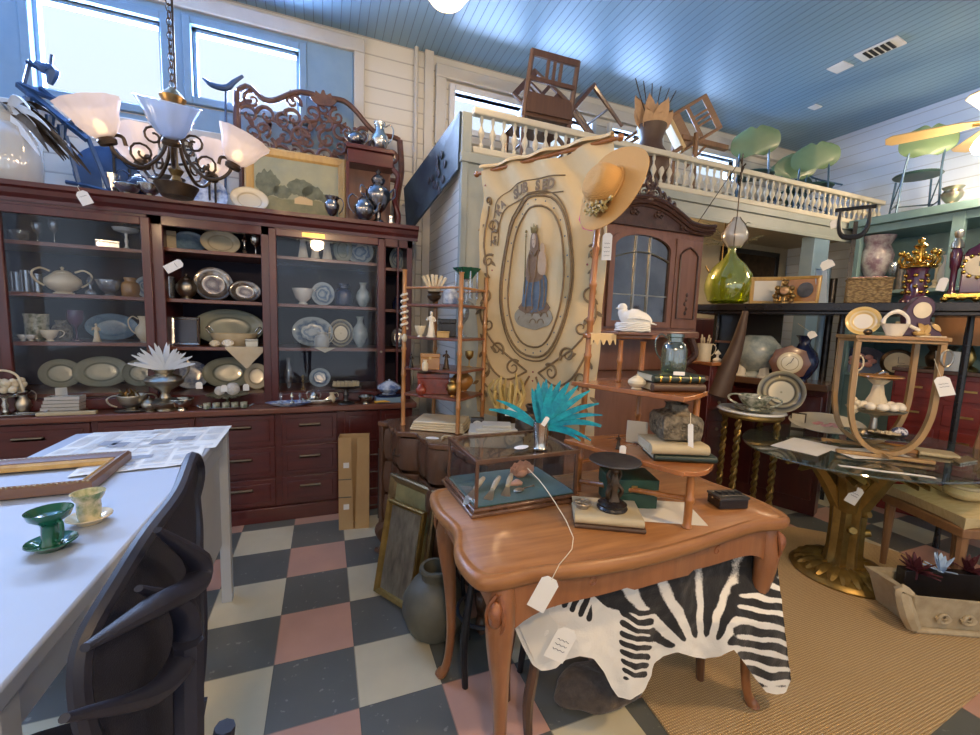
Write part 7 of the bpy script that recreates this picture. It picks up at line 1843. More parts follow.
# small pale wooden frame chair legs at its right
t = T('folding_trestle', 'pale wooden trestle with diagonal brace right of the overturned chair', 'trestle', (2.98, 2.93, DZ)); b = B()
for x in (-.0, ): b.cyl((x, 0, 0), (x, 0, .60), .022, n=6); b.cyl((x, .25, 0), (x, .25, .60), .022, n=6)
b.box((.22, .12, .60), (.55, .05, .04)); b.cyl((.02, .12, .35), (.26, .12, .60), .012, n=6); b.put('frame', 'oak_pale', t)
jx_ = XA(652, 2.84, 2.8)
ves('jug', 'dark_jug', 'dark brown glazed jug on the loft edge by the balustrade', 'jug', (jx_, 2.86, DZ), .52, .34, 'book_brown')
t = T('paper_flower_bunch', 'crumpled orange-brown paper leaves bursting from the dark jug', 'dried leaves', (jx_, 2.86, DZ + .49)); rr = random.Random(14)
for k in range(15):
    b = B(); a = rr.uniform(-1.1, 1.3); leaf(b, (rr.uniform(-.03, .03), 0, 0), (math.sin(a), rr.uniform(-.5, .3), 1), rr.uniform(.16, .32), .13, .05, up=(0, 1, 0), n=6); b.put('leaf', 'orange_bag', t)
b = B()
for k in range(6): a = -.7 + k * .3; b.tube([(0, 0, 0), (math.sin(a) * .2, 0, .22), (math.sin(a) * .3 + .02, .02, .36)], .004, 5, 3)
b.put('twigs', 'bronze', t)
def green_chair(label, x, y, rz, rot=None, z=DZ):
    t = T('green_metal_chair', label, 'chair', (x, y, z), rz, 'green chairs up on the loft')
    if rot: t.rotation_euler = rot
    def backf(u, v):
        a = (u - .5) * 2; w_ = .19 * (1 + .15 * math.sin(v * PI)) * (1 - .0 * v); top = .045 * (math.cos(a * PI * 2) * .5 - .5) * (v > .7) * -1 if False else .03 * abs(math.sin(a * PI)) * v
        return (a * w_ * math.sqrt(max(.05, 1 - (2 * v - 1) ** 4 * .8)), .20 + .04 * v - .05 * (1 - a * a) * -.6, .60 + .26 * v + top)
    b = B(); b.ngrid(backf, 18, 12, .012); b.put('backrest', 'chair_green', t)
    b = B(); b.lathe([(0, .44), (.19, .44), (.20, .452), (.19, .466), (0, .47)], 30, sy=.95); b.put('seat', 'chair_seat_dark', t)
    for s in (-1, 1):
        b = B(); b.tube([(s * .16, .17, 0), (s * .14, .16, .44), (s * .13, .22, .62), (s * .12, .235, .74)], .010, 6, 3); b.put('leg', 'chair_blue_steel', t)
        b = B(); b.tube([(s * .16, -.17, 0), (s * .14, -.14, .44)], .010, 6); b.put('leg', 'chair_blue_steel', t)
    b = B()
    for s in (-1, 1): b.cyl((s * .155, -.165, .12), (s * .155, .165, .12), .007, n=6); b.cyl((s * .155, -.165, .14), (s * .145, .16, .40), .006, n=6)
    b.cyl((-.155, 0, .12), (.155, 0, .12), .007, n=6); b.put('brace', 'chair_blue_steel', t)
    return t
g0 = green_chair('green backed metal chair furthest left on the loft', XA(755, 2.93, 3.0), 2.93, 2.2); g0.scale = (.85, .85, .79)
def gcopy(label, loc, rot): r = dup(g0, loc, None, label, rot); return r
gcopy('green backed metal chair second from the left on the loft', (XA(787, 3.2, 3.0), 3.2, DZ), (0, 0, 2.5))
gcopy('green backed metal chair third from the left on the loft', (XA(815, 2.90, 3.0), 2.90, DZ), (0, 0, 2.1))
gcopy('green metal chair tipped forward at the loft\'s right corner', (4.72, 2.92, DZ + .26), (math.radians(60), math.radians(10), 2.9))
g5 = gcopy('green metal chair standing alone on top of the teal cabinet', (4.98, YA(917, 4.98, 2.8), 2.471), (0, 0, 2.2)); del g5['group']

# dark painting slung between loft corner and back wall
P1, P2, P3, P4 = Vector((.80, 2.70, 2.70)), Vector((.80, 2.72, 2.36)), Vector((.62, 3.50, 2.07)), Vector((.59, 3.50, 2.42))
t = T('dark_blue_painting', 'dark blue unframed painting slung beside the loft\'s left corner', 'painting', P2)
b = B(); nn = (P3 - P2).cross(P1 - P2).normalized() * .015; v4 = [p - P2 for p in (P1, P2, P3, P4)]
b._add([v for v in v4] + [v + nn for v in v4], [(0, 1, 2, 3), (7, 6, 5, 4), (0, 4, 5, 1), (1, 5, 6, 2), (2, 6, 7, 3), (3, 7, 4, 0)]); fixn(b.put('canvas', 'painting_blue', t, smooth=False))
b = B(); rr = random.Random(3)
for k in range(16):
    u, v = .35 + rr.gauss(0, .08), .45 + rr.gauss(0, .2); q = v4[1].lerp(v4[2], u).lerp(v4[0].lerp(v4[3], u), v) - nn * .15; b.ball(q, .028, (.25, 1, 1), 8, 5)
b.put('painted_tree', 'ink', t)
# hook lamp over the banner
t = T('gooseneck_lamp', 'black gooseneck hook fixed to the fascia above the banner', 'lamp', (XA(499, 2.66, 2.28), 2.70, 2.20)); b = B(); b.box((0, -.01, .04), (.05, .02, .10)); b.tube([(0, -.02, .06), (.02, -.05, .13), (.09, -.08, .15), (.15, -.09, .10), (.16, -.09, .05)], .009, 6, 5); b.put('bracket', 'black_iron', t)

# hanging glass lantern + fan
p = U(735, 240, 'y', 2.30); t = T('hanging_glass_lantern', 'pear shaped white glass lantern on a rusty wire before the loft', 'lantern', (p[0], p[1], p[2])); K_ = .0062
b = B(); b.lathe([(0, -.06), (.05, -.05), (.085, .0), (.088, .04), (.06, .10), (.03, .14), (.02, .16), (.015, .16), (.055, .095), (.082, .04), (.08, .0), (.045, -.045)], 10); b.put('glass', 'milky_glass', t)
b = B()
for k in range(5): a = k * 2 * PI / 5; b.tube([(r * math.cos(a), r * math.sin(a), z) for r, z in ((.05, -.05), (.087, .0), (.090, .04), (.062, .10), (.032, .14), (.02, .16))], .003, 5)
b.cyl((0, 0, .16), (0, 0, .60), .004, n=6)
for k in range(6): b.tube([(0, 0, .38 + k * .03), (.02 * math.sin(k * 2), .02 * math.cos(k), .41 + k * .03)], .006, 5)
b.cyl((0, 0, .58), (0, BY - p[1] - .02, .16), .003, n=5); b.put('wire', 'bronze', t)
FX, FY_, FZ = 4.15, 1.42, 2.92
FP = U(1010, 118, 'z', 2.98); FX, FY_, FZ = FP
t = T('ceiling_fan', 'brass ceiling fan with pale wooden blades and lit glass bowl at the right edge', 'fan', (FX, FY_, FZ))
b = B(); b.lathe([(0, -.06), (.09, -.05), (.11, 0), (.09, .05), (.03, .07), (0, .07)], 24); b.cyl((0, 0, .06), (0, 0, ZC - FZ - .02), .014, n=10); b.lathe([(.07, 0), (.06, -.04), (0, -.05)], 20, c=(0, 0, ZC - FZ - .005)); b.put('motor', 'brass', t)
for k in range(5):
    a = k * 2 * PI / 5 + 2.0; b = B(); M_ = Matrix.Rotation(a, 4, 'Z') @ Matrix.Rotation(.2, 4, 'X'); b.prism([(.14, -.03), (.25, -.06), (.62, -.07), (.66, -.04), (.66, .04), (.62, .07), (.25, .06), (.14, .03)], .0, .008, M_); bl = b.put('blade', 'fan_wood', t); b = B(); b.box((.12, 0, -.004), (.12, .03, .006), M=M_); b.put('blade_iron', 'brass', bl)
for k in range(3):
    a = k * 2 * PI / 3 + 1.9; c_, s_ = math.cos(a), math.sin(a); b = B(); b.lathe([(.0, -.12), (.05, -.115), (.065, -.08), (.05, -.03), (.03, 0), (0, 0)], 18, c=(.11 * c_, .11 * s_, -.09)); b.put('lamp_shade', 'bulb_white', t); b = B(); b.tube([(0, 0, -.05), (.07 * c_, .07 * s_, -.06), (.11 * c_, .11 * s_, -.09)], .010, 6); b.put('lamp_arm', 'brass', t)
point((FX, FY_, FZ - .34), 30, (1, .72, .42), .12)

# inside the loft room
t = T('wall_picture', 'big dark picture in black frame on the wall under the loft', 'picture', (4.9, 3.60, 1.95)); frame_parts(t, .95, .55, .06, .03, 'black_lacquer'); b = B(); b.b2((-.42, .018, .05), (.42, .024, .50)); b.put('picture', 'bronze', t)
t.location = (5.0 - .35, 3.59, 1.78)
t = T('loft_chandelier', 'small gilt chandelier hanging under the loft behind the frames', 'chandelier', (3.55, 3.05, 1.98)); b = B(); b.cyl((0, 0, 0), (0, 0, .42), .006, n=6); b.lathe([(0, -.03), (.03, 0), (.015, .05), (0, .08)], 14)
for k in range(5): a = k * 2 * PI / 5; b.tube([(0, 0, 0), (.09 * math.cos(a), .09 * math.sin(a), -.05), (.14 * math.cos(a), .14 * math.sin(a), .02)], .008, 6, 4)
b.put('frame', 'bronze_gilt', t)
t = T('storage_shelf', 'dark shelf of boxes standing in the room under the loft', 'shelf', (3.9, 3.35, 0)); b = B(); b.box((0, 0, .75), (1.3, .35, 1.5)); b.put('case', 'mahogany_v', t, bevel=.01)
# ---------------------------------------------------------------- wares inside the glazed cabinet
YS = 3.36
def sh(px, sec, k, y=YS): z = SHZ[sec][k] + .0006; return (XA(px, y, z), y, z)
def kk(p): return K(p)
def W(kind, nm, lab, cat, px, sec, k, wpx, hpx, m, y=YS, **kw):
    p = sh(px, sec, k, y); s = kk(p)
    if kind == 'plate': return plate(nm, lab, cat, p, wpx * s, hpx * s, m, **kw)
    if kind == 'box': return boxy(nm, lab, cat, p, wpx * s, .06, hpx * s, m, **kw)
    if kind == 'fig': return figure(nm, lab, p, hpx * s, m, **kw)
    if kind == 'compote': return compote(nm, lab, cat, p, hpx * s, wpx * s, m)
    return ves(kind, nm, lab, cat, p, hpx * s, wpx * s, m, **kw)
A = [ # left glazed section, shelf by shelf
 ('goblet', 'stem_glass', 'stem glass left of the other on the top left shelf', 'glass', 38, 'a', 0, 9, 22, 'crystal'),
 ('goblet', 'stem_glass', 'taller stem glass right of its neighbour on the top left shelf', 'glass', 55, 'a', 0, 10, 27, 'crystal'),
 ('bowl', 'glass_bowl', 'small clear bowl near the left end of the top left shelf', 'bowl', 20, 'a', 0, 18, 12, 'crystal'),
 ('compote', 'silver_compote', 'pale footed dish at the right of the top left shelf', 'dish', 127, 'a', 0, 22, 22, 'porcelain'),
 ('box', 'silver_box', 'low silver box on the top left shelf', 'box', 108, 'a', 0, 18, 9, 'silver'),
 ('cyl', 'cut_glass_tumbler', 'cut glass tumbler left end of the second left shelf', 'glass', 17, 'a', 1, 9, 20, 'crystal'),
 ('cyl', 'cut_glass_tumbler', 'cut glass tumbler second along the second left shelf', 'glass', 27, 'a', 1, 9, 22, 'crystal'),
 ('cyl', 'cut_glass_tumbler', 'cut glass tumbler third along the second left shelf', 'glass', 38, 'a', 1, 9, 19, 'crystal'),
 ('tea', 'cream_tureen', 'cream lidded tureen on the second left shelf behind glass', 'tureen', 64, 'a', 1, 28, 25, 'ivory'),
 ('bell', 'glass_bell', 'pointed cut glass bell beside the cream tureen', 'bell', 91, 'a', 1, 13, 21, 'crystal'),
 ('bowl', 'etched_bowl', 'etched glass bowl on the second left shelf', 'bowl', 110, 'a', 1, 22, 16, 'crystal'),
 ('jar', 'yellow_jar', 'bright yellow and brown jar on the second left shelf', 'jar', 131, 'a', 1, 15, 19, 'caramel'),
 ('plate', 'blue_plate', 'grey-blue plate at the right end of the second left shelf', 'plate', 147, 'a', 1, 18, 22, 'plate_blue_rim'),
 ('cyl', 'silver_vase', 'patterned pale cylinder vase on the third left shelf', 'vase', 38, 'a', 2, 19, 26, 'floral_ware'),
 ('bowl', 'cream_cup', 'small cream creamer before the patterned cylinder vase', 'creamer', 50, 'a', 2, 14, 11, 'ivory'),
 ('bowl', 'tiny_cup', 'tiny white cup at the left end of the third left shelf', 'cup', 23, 'a', 2, 8, 6, 'porcelain'),
 ('bowl', 'tiny_cup', 'tiny white cup next to the pale cylinder vase', 'cup', 31, 'a', 2, 9, 6, 'porcelain'),
 ('goblet', 'red_goblet', 'dark red glass goblet on the third left shelf', 'glass', 77, 'a', 2, 15, 30, 'purple_glass'),
 ('jar', 'mottled_jar', 'mottled brown jar left of the red goblet', 'jar', 63, 'a', 2, 15, 20, 'stone_box'),
 ('fig', 'seated_figurine', 'small brown and cream figurine before the dark blue platter', 'figurine', 97, 'a', 2, 14, 18, 'bone'),
 ('plate', 'blue_platter', 'dark blue platter standing on the third left shelf', 'platter', 113, 'a', 2, 40, 27, 'blue_plate'),
 ('jug', 'cream_pitcher', 'cream pitcher with curled handle at the shelf\'s right end', 'pitcher', 146, 'a', 2, 17, 25, 'ivory'),
 ('plate', 'gray_plate', 'grey-brown plate standing on the lowest left shelf', 'plate', 62, 'a', 3, 32, 29, 'plate_gray'),
 ('plate', 'oval_platter', 'large oval olive platter on the lowest left shelf', 'platter', 103, 'a', 3, 43, 31, 'plate_gray'),
 ('plate', 'gray_plate', 'dark grey plate behind the white feather bouquet', 'plate', 141, 'a', 3, 28, 27, 'plate_gray'),
 # open middle section
 ('box', 'wooden_star', 'cream and tan carved shell at the left of the top open shelf', 'ornament', 168, 'b', 0, 14, 19, 'bone'),
 ('plate', 'blue_dish', 'dark blue oval dish beside the cream platter', 'dish', 190, 'b', 0, 28, 21, 'blue_plate'),
 ('plate', 'cream_platter', 'cream oval platter standing on the top open shelf', 'platter', 221, 'b', 0, 34, 25, 'plate_cream'),
 ('cstick', 'silver_candlestick', 'silver candlestick on the top open shelf', 'candlestick', 245, 'b', 0, 10, 26, 'silver'),
 ('goblet', 'silver_goblet', 'silver goblet at the right end of the top open shelf', 'goblet', 256, 'b', 0, 11, 22, 'silver'),
 ('cyl', 'glass_tumbler', 'faceted glass tumbler at the left of the second open shelf', 'glass', 168, 'b', 1, 13, 22, 'crystal'),
 ('tea', 'silver_jar', 'lidded silver jar under the pink price tag', 'jar', 187, 'b', 1, 18, 24, 'silver_dull'),
 ('plate', 'silver_tray', 'round chased silver tray on the second open shelf', 'tray', 214, 'b', 1, 34, 34, 'plate_silver'),
 ('plate', 'silver_tray', 'small oval silver tray right of the round chased tray', 'tray', 245, 'b', 1, 28, 22, 'plate_silver'),
 ('plate', 'pewter_platter', 'wide pewter oval platter standing on the third open shelf', 'platter', 230, 'b', 2, 62, 36, 'plate_gray'),
 ('plate', 'blue_white_plate', 'blue and white plate behind the silver centrepiece', 'plate', 192, 'b', 3, 30, 28, 'blue_white'),
 ('plate', 'oval_platter', 'oval cream and grey platter on the lowest open shelf', 'platter', 229, 'b', 3, 44, 31, 'plate_gray'),
 ('plate', 'white_plate', 'white plate at the right end of the lowest open shelf', 'plate', 257, 'b', 3, 22, 26, 'plate_cream'),
 # right glazed section
 ('fig', 'white_figurine', 'leftmost of three white figurines on the top glazed shelf', 'figurine', 303, 'c', 0, 20, 30, 'egg_white'),
 ('fig', 'white_figurine', 'middle of three white figurines on the top glazed shelf', 'figurine', 315, 'c', 0, 20, 27, 'egg_white'),
 ('fig', 'white_figurine', 'rightmost of three white figurines on the top glazed shelf', 'figurine', 327, 'c', 0, 20, 30, 'egg_white'),
 ('plate', 'gray_green_plate', 'grey-green plate on the top glazed shelf', 'plate', 343, 'c', 0, 18, 28, 'plate_gray'),
 ('plate', 'blue_rim_plate', 'blue rimmed plate at the right of the top glazed shelf', 'plate', 360, 'c', 0, 26, 27, 'plate_blue_rim'),
 ('bowl', 'white_bowl', 'white bowl on the second shelf of the glazed door', 'bowl', 303, 'c', 1, 20, 16, 'porcelain'),
 ('plate', 'blue_rim_plate', 'small blue plate centred on the second glazed shelf', 'plate', 323, 'c', 1, 22, 24, 'plate_blue_rim'),
 ('jar', 'dark_jar', 'dark jar right of the small blue plate', 'jar', 344, 'c', 1, 18, 22, 'navy'),
 ('vase', 'pale_vase', 'pale blue vase at the right of the second glazed shelf', 'vase', 363, 'c', 1, 14, 24, 'blue_white2'),
 ('plate', 'oval_blue_platter', 'large oval blue and white platter on the third glazed shelf', 'platter', 313, 'c', 2, 38, 30, 'plate_blue_rim'),
 ('plate', 'blue_rim_plate', 'round patterned plate right of the oval platter', 'plate', 341, 'c', 2, 24, 28, 'plate_dark_rim'),
 ('vase', 'tall_blue_vase', 'tall pale blue vase on the third glazed shelf', 'vase', 360, 'c', 2, 15, 30, 'blue_white2'),
 ('jar', 'mustard_pot', 'pale green mug before the oval blue platter', 'mug', 322, 'c', 2, 14, 15, 'gray_box_light'),
 ('cstick', 'brass_candlestick', 'small brass candlestick on the lowest glazed shelf', 'candlestick', 303, 'c', 3, 6, 14, 'brass'),
 ('vase', 'clear_decanter', 'slim clear decanter on the lowest glazed shelf', 'decanter', 289, 'c', 3, 9, 30, 'crystal'),
 ('plate', 'teal_plate', 'small dark teal plate on the lowest glazed shelf', 'plate', 320, 'c', 3, 20, 19, 'plate_blue_rim'),
 ('plate', 'cream_blue_plate', 'cream plate with blue rim in the narrow right bay', 'plate', 397, 'd', 0, 15, 24, 'plate_blue_rim'),
 ('plate', 'narrow_bay_plate', 'patterned plate on the third shelf of the narrow right bay', 'plate', 398, 'd', 2, 14, 20, 'plate_silver'),
 ('jar', 'small_dark_jar', 'small dark jar on the second shelf of the narrow right bay', 'jar', 397, 'd', 1, 10, 12, 'navy'),
]
front = {'cream_cup', 'tiny_cup', 'seated_figurine', 'mustard_pot', 'brass_candlestick'}
for a in A:
    kind, nm = a[0], a[1]; y = 3.27 if nm in front else YS
    if nm in ('oval_platter', 'blue_platter', 'pewter_platter', 'gray_plate', 'blue_white_plate'): y = 3.44
    kw = {}
    if nm == 'cream_tureen': kw = dict(handle=2, lid=1)
    if nm == 'cream_cup': kw = dict(handle=1)
    if nm == 'cream_pitcher': kw = dict(handle=-1, spout=0)
    if nm == 'silver_jar': kw = dict(lid=1)
    if nm == 'mustard_pot': kw = dict(handle=1)
    W(*a, y=y, **kw)
# third open shelf: silver picture frame, basket tray, shells, box, lace
p = sh(186, 'b', 2, 3.34); t = T('silver_photo_frame', 'ornate silver photo frame on the third open shelf', 'picture frame', p); t.rotation_euler = (-.12, 0, face(p) * .4); frame_parts(t, .16, .19, .022, .015, 'silver')
b = B(); b.b2((-.062, .009, .018), (.062, .012, .172)); b.put('backing', 'navy', t)
p = sh(235, 'b', 2, 3.33); t = T('silver_basket', 'oval gilded basket with handles before the pewter platter', 'basket', p, 0)
b = B(); b.lathe([(0, 0), (.09, 0), (.12, .03), (.145, .085), (.14, .085), (.11, .03), (0, .012)], 32, sy=.55); b.put('basket', 'bone', t)
for s in (-1, 1): b = B(); b.tube([(s * .14, 0, .08), (s * .165, 0, .11), (s * .15, 0, .13), (s * .125, 0, .10)], .005, 6, 4); b.put('handle', 'silver', t)
for px_, lab, r_ in ((215, 'cream scallop shell at the front of the third open shelf', .026), (228, 'white scallop shell at the front of the third open shelf', .030)):
    p = sh(px_, 'b', 2, 3.235); b = B(); b.ball((0, 0, r_ * .8), r_, (1.2, .5, .85), 14, 8)
    for k in range(6): a = k * PI / 5; b.tube([(0, -r_ * .4, .004), (r_ * 1.1 * math.cos(a), -r_ * .42, r_ * .8 + r_ * .75 * math.sin(a))], .0035, 5)
    tag(b.put('scallop_shell', 'egg_white' if r_ > .028 else 'ivory', None, loc=p), lab, 'shell')
p = sh(252, 'b', 2, 3.235); boxy('silver_trinket_box', 'small grey metal box on the third open shelf', 'box', p, .075, .05, .055, 'silver_dull')
p = (XA(246, 3.205, 1.168), 3.205, 1.1685)
b = B(); b._add([], []); b.ngrid(lambda u, v: (-.12 + .22 * u, .02 - .028 * min(1, v / .3), .002 - max(0, v - .3) * .21 * (1 - abs(2 * u - 1.1) * .85) ), 30, 14, .001); tag(b.put('lace_doily', 'lace_cream', None, loc=p), 'pointed cream lace doily hanging off the third open shelf', 'lace')
b = B(); b.ngrid(lambda u, v: (-.07 + .14 * u, .02 - .028 * min(1, v / .3), .002 - max(0, v - .3) * .05 * (1 - abs(2 * u - 1))), 20, 8, .001); tag(b.put('lace_doily', 'lace_cream', None, loc=(XA(325, 3.205, 1.168), 3.20, 1.1685)), 'small pale lace doily hanging off the third glazed shelf', 'lace')

# ---------------------------------------------------------------- wares on the counter
CY_ = 3.075; CZ_ = .7905
def ct(px, y=CY_): return (XA(px, y, CZ_), y, CZ_)
t = compote('silver_fruit_stand', 'silver stand heaped with pale porcelain grapes at the counter\'s left end', 'dish', ct(6), .13, .20, 'silver')
b = B(); rr = random.Random(3)
for k in range(26): b.ball((rr.uniform(-.07, .07), rr.uniform(-.04, .04), .14 + rr.uniform(0, .05)), .019, n=8, m=5)
tag(b.put('porcelain_grapes', 'ivory', t), kind='stuff')
b = B(); b.tube([(-.08, 0, .13), (-.06, 0, .22), (0, 0, .25), (.06, 0, .22), (.08, 0, .13)], .006, 6, 4); b.put('hoop_handle', 'ivory', t)
tray('silver_tray', 'silver tray under the grape stand on the counter', 'tray', (XA(14, 3.05, CZ_), 3.045, CZ_), .26, .07, 'silver')
ves('jug', 'silver_jug', 'small silver jug with handle left of the glass slabs', 'jug', ct(24, 3.11), .13, .07, 'silver_dull', handle=1)
p = ct(64, 3.09)
t = T('glass_slabs', 'stack of pale greenish glass slabs on the counter', 'glass', p); b = B()
for k in range(4): b.box((.004 * k, 0, .030 + k * .020), (.17 - .006 * k, .075, .017))
b.put('slab', 'milky_glass', t); b = B(); b.box((-.0, 0, .01), (.19, .09, .02)); b.put('wooden_base', 'dark_oak', t)
t = T('silver_flat_case', 'long flat tan wooden case lying at the counter\'s edge', 'case', (XA(67, 3.025, CZ_), 3.03, CZ_)); b = B(); b.box((0, 0, .010), (.26, .035, .02)); b.put('case', 'book_tan', t, bevel=.004)
boxy('folded_card', 'pale card standing at the left of the glass slabs', 'card', (XA(60, 3.125, CZ_ + .1), 3.14, CZ_), .05, .004, .14, 'gray_box_light', lid=0)
t = ves('bowl', 'silver_punch_bowl', 'footed silver bowl with gilt leaves left of the centrepiece', 'bowl', ct(133, 3.07), .10, .15, 'silver_dull', handle=2)
b = B(); rr = random.Random(8)
for k in range(10): leaf(b, (rr.uniform(-.04, .04), 0, .085), (rr.uniform(-1, 1), rr.uniform(-.5, .5), 1), .06, .025, .1, n=4)
b.put('gilt_leaves', 'brass', t)
tray('pewter_tray', 'dark round tray beneath the footed silver bowl', 'tray', (XA(132, 3.045, CZ_), 3.04, CZ_), .17, .055, 'pewter', hd=False)
ves('tea', 'silver_sauceboat', 'small squat silver pot right of the punch bowl', 'pot', ct(150, 3.05), .085, .085, 'silver_dull', lid=1)
# centrepiece with feathers
p = ct(166, 3.08); t = T('silver_centrepiece', 'tall silver footed centrepiece on the counter holding white feathers', 'centrepiece', p)
b = B(); b.lathe([(0, 0), (.055, 0), (.05, .01), (.075, .03), (.09, .05), (.07, .062), (.03, .075), (.02, .10), (.03, .12), (.07, .145), (.095, .165), (.10, .185), (.085, .205), (.05, .215), (.042, .225), (.055, .245), (.06, .25), (.05, .25), (.03, .22), (0, .215)], 28); b.put('body', 'silver_dull', t)
b = B(); b.tube([(.09, 0, .19), (.12, 0, .23), (.125, 0, .29), (.09, 0, .32), (.06, 0, .26)], .007, 6, 5); b.put('handle', 'silver_dull', t)
t = T('white_feather_bunch', 'spray of white feathers standing in the silver centrepiece', 'feathers', (p[0], p[1], p[2] + .245)); rr = random.Random(6)
for k in range(24):
    a = -1.0 + 2.0 * k / 23 + rr.uniform(-.05, .05); b = B(); yv = rr.uniform(-.45, .3); leaf(b, (0, 0, 0), (math.sin(a * 1.35), yv, math.cos(a * 1.35) * .9 + .18), rr.uniform(.14, .20), .024, .12, up=(0, 1, 0), n=8); b.put('feather', 'white_feather', t)
ves('bowl', 'silver_footed_bowl', 'low silver bowl right of the centrepiece', 'bowl', ct(182, 3.06), .07, .13, 'silver')
# coral stand and cup tray
p = ct(227, 3.06); tray('silver_cup_tray', 'oval silver gallery tray with small cups beneath the pedestal dish', 'tray', (XA(226, 3.04, CZ_), 3.048, CZ_), .27, .085, 'silver')
for k in range(5):
    x = XA(226, 3.035, CZ_) - .10 + .05 * k; ves('cyl', 'salt_cellar', ['salt cellar at the left end of the gallery tray', 'second salt cellar from the left on the gallery tray', 'salt cellar in the middle of the gallery tray', 'fourth salt cellar from the left on the gallery tray', 'salt cellar at the right end of the gallery tray'][k], 'salt cellar', (x, 3.03, CZ_ + .006), .035, .042, 'floral_ware', 'salt cellars on the gallery tray')
compote('silver_cake_stand', 'silver cake stand carrying two white coral balls', 'cake stand', (p[0], 3.085, CZ_), .085, .24, 'silver')
for px_, r_, lab in ((220, .030, 'smaller white coral ball on the left of the cake stand'), (233, .040, 'larger white coral ball on the right of the cake stand')):
    b = B(); b.ball((0, 0, r_), r_, n=20, m=14); o = b.put('coral_ball', 'coral', None, loc=(XA(px_, 3.085, .88), 3.085, CZ_ + .0755 + .003)); tag(o, lab, 'coral')
for px_, py_, lab in ((224, 385, 'white tag hanging from the left of the silver cake stand'), (246, 384, 'white tag hanging from the right of the silver cake stand'), (199, 382, 'white tag hanging by the blue and white plate')):
    price_tag(lab, tuple(U(px_, py_, 'y', 3.0)), .034, .042, rz=0, lines=0)
# blue dish with crystal, silver tray, cake stand, glass bowl, blue tureen
dish('blue_enamel_dish', 'blue and white enamel dish with silver pieces on the counter', 'dish', (XA(290, 3.04, CZ_), 3.05, CZ_), .15, .028, 'blue_white', sy=.42)
for k, (px_, m_) in enumerate(((281, 'crystal'), (292, 'silver'), (300, 'crystal'))): ves('bell', 'crystal_stopper', ['crystal stopper at the left in the blue dish', 'silver stopper in the middle of the blue dish', 'crystal stopper at the right in the blue dish'][k], 'stopper', (XA(px_, 3.05, CZ_), 3.05, CZ_ + .012), .085, .045, m_)
tray('silver_inkstand', 'raised silver inkstand tray left of the dark cake stand', 'tray', (XA(320, 3.10, CZ_), 3.09, CZ_ + .0), .20, .08, 'silver', th=.03)
ves('tea', 'silver_sugar_bowl', 'lidded silver sugar bowl on the inkstand tray', 'bowl', (XA(314, 3.10, CZ_), 3.09, CZ_ + .006), .085, .06, 'silver', lid=1, handle=2)
ves('jug', 'cream_creamer', 'cream and silver creamer right of the silver sugar bowl', 'creamer', (XA(332, 3.10, CZ_), 3.09, CZ_ + .006), .07, .055, 'ivory', handle=1)
p = ct(346, 3.07); compote('dark_cake_stand', 'dark wooden cake stand holding a row of cream cards', 'cake stand', p, .135, .24, 'pewter')
t = T('card_stack', 'row of cream and gold cards on the dark cake stand', 'cards', (p[0], p[1], p[2] + .1215)); b = B()
for k in range(7): b.box((-.075 + k * .025, 0, .018), (.022, .07, .030 + .004 * (k % 2)), (0, .2, 0))
b.put('cards', 'book_tan', t)
ves('bowl', 'silver_mesh_bowl', 'small silver bowl right of the dark cake stand', 'bowl', ct(366, 3.05), .055, .11, 'silver')
t = T('blue_box', 'flat dark blue box under the blue and white lidded dish', 'box', (XA(389, 3.09, CZ_), 3.085, CZ_)); b = B(); b.box((0, 0, .018), (.20, .12, .036)); b.put('box', 'paint_blue', t, bevel=.004); b = B(); b.lathe([(0, .036), (.09, .036), (.10, .05), (.08, .056), (0, .056)], 24, sy=.5); b.put('stand', 'navy', t)
ves('tea', 'blue_white_tureen', 'blue and white floral lidded dish on the flat blue box', 'tureen', (XA(389, 3.085, .85), 3.085, CZ_ + .0568), .10, .17, 'blue_white', lid=1)
t = T('yellow_tassel', 'yellow tassel lying on the counter\'s right end', 'tassel', (XA(386, 3.01, CZ_), 3.02, CZ_ + .001)); b = B(); rr = random.Random(5)
for k in range(16): b.tube([(.03, 0, .008), (-.02, rr.uniform(-.012, .012), .010 + rr.uniform(0, .01)), (-.06 - rr.uniform(0, .02), rr.uniform(-.018, .012), .004 + rr.uniform(0, .012))], .003, 4, 3)
b.put('threads', 'yellow_tassel', t)
price_tag('pink price tag on the second open shelf of the cabinet', tuple(U(182, 262, 'y', 3.10)), .05, .10, rz=0, tilt=1.0, lines=1)

# ---------------------------------------------------------------- on top of the cabinet
TZC = 2.0555
def tp(px, y): return (XA(px, y, TZC), y, TZC)
# pierced carved panel
t = T('carved_headboard', 'pierced scrolling carved dark wood panel standing on top of the cabinet', 'carved panel', (-.55, 3.53, TZC))
PWd = 1.11
def topz(u): return .86 + .10 * math.exp(-((u - .50) / .16) ** 2) + .03 * math.cos(u * 2 * PI * 3) - .16 * max(0, (u - .62) / .38) ** 1.3 - .05 * max(0, (.12 - u) / .12) + .05 * math.exp(-((u - .06) / .05) ** 2)
b = B(); edge = [(PWd * u, 0, topz(u)) for u in [i / 40 for i in range(41)]]
b.tube(edge, .024, 8, flat=.8); b.tube([(0, 0, 0), (.02, 0, .3), (-.005, 0, .6), (0, 0, topz(0))], .024, 8, 5); b.tube([(PWd, 0, 0), (PWd - .02, 0, .25), (PWd + .015, 0, .5), (PWd, 0, topz(1))], .024, 8, 5)
b.tube([(0, 0, .46), (PWd * .55, 0, .44), (PWd, 0, .42)], .018, 8); b.put('frame', 'carve_dark', t)
b = B(); rr = random.Random(21); pts_ = []
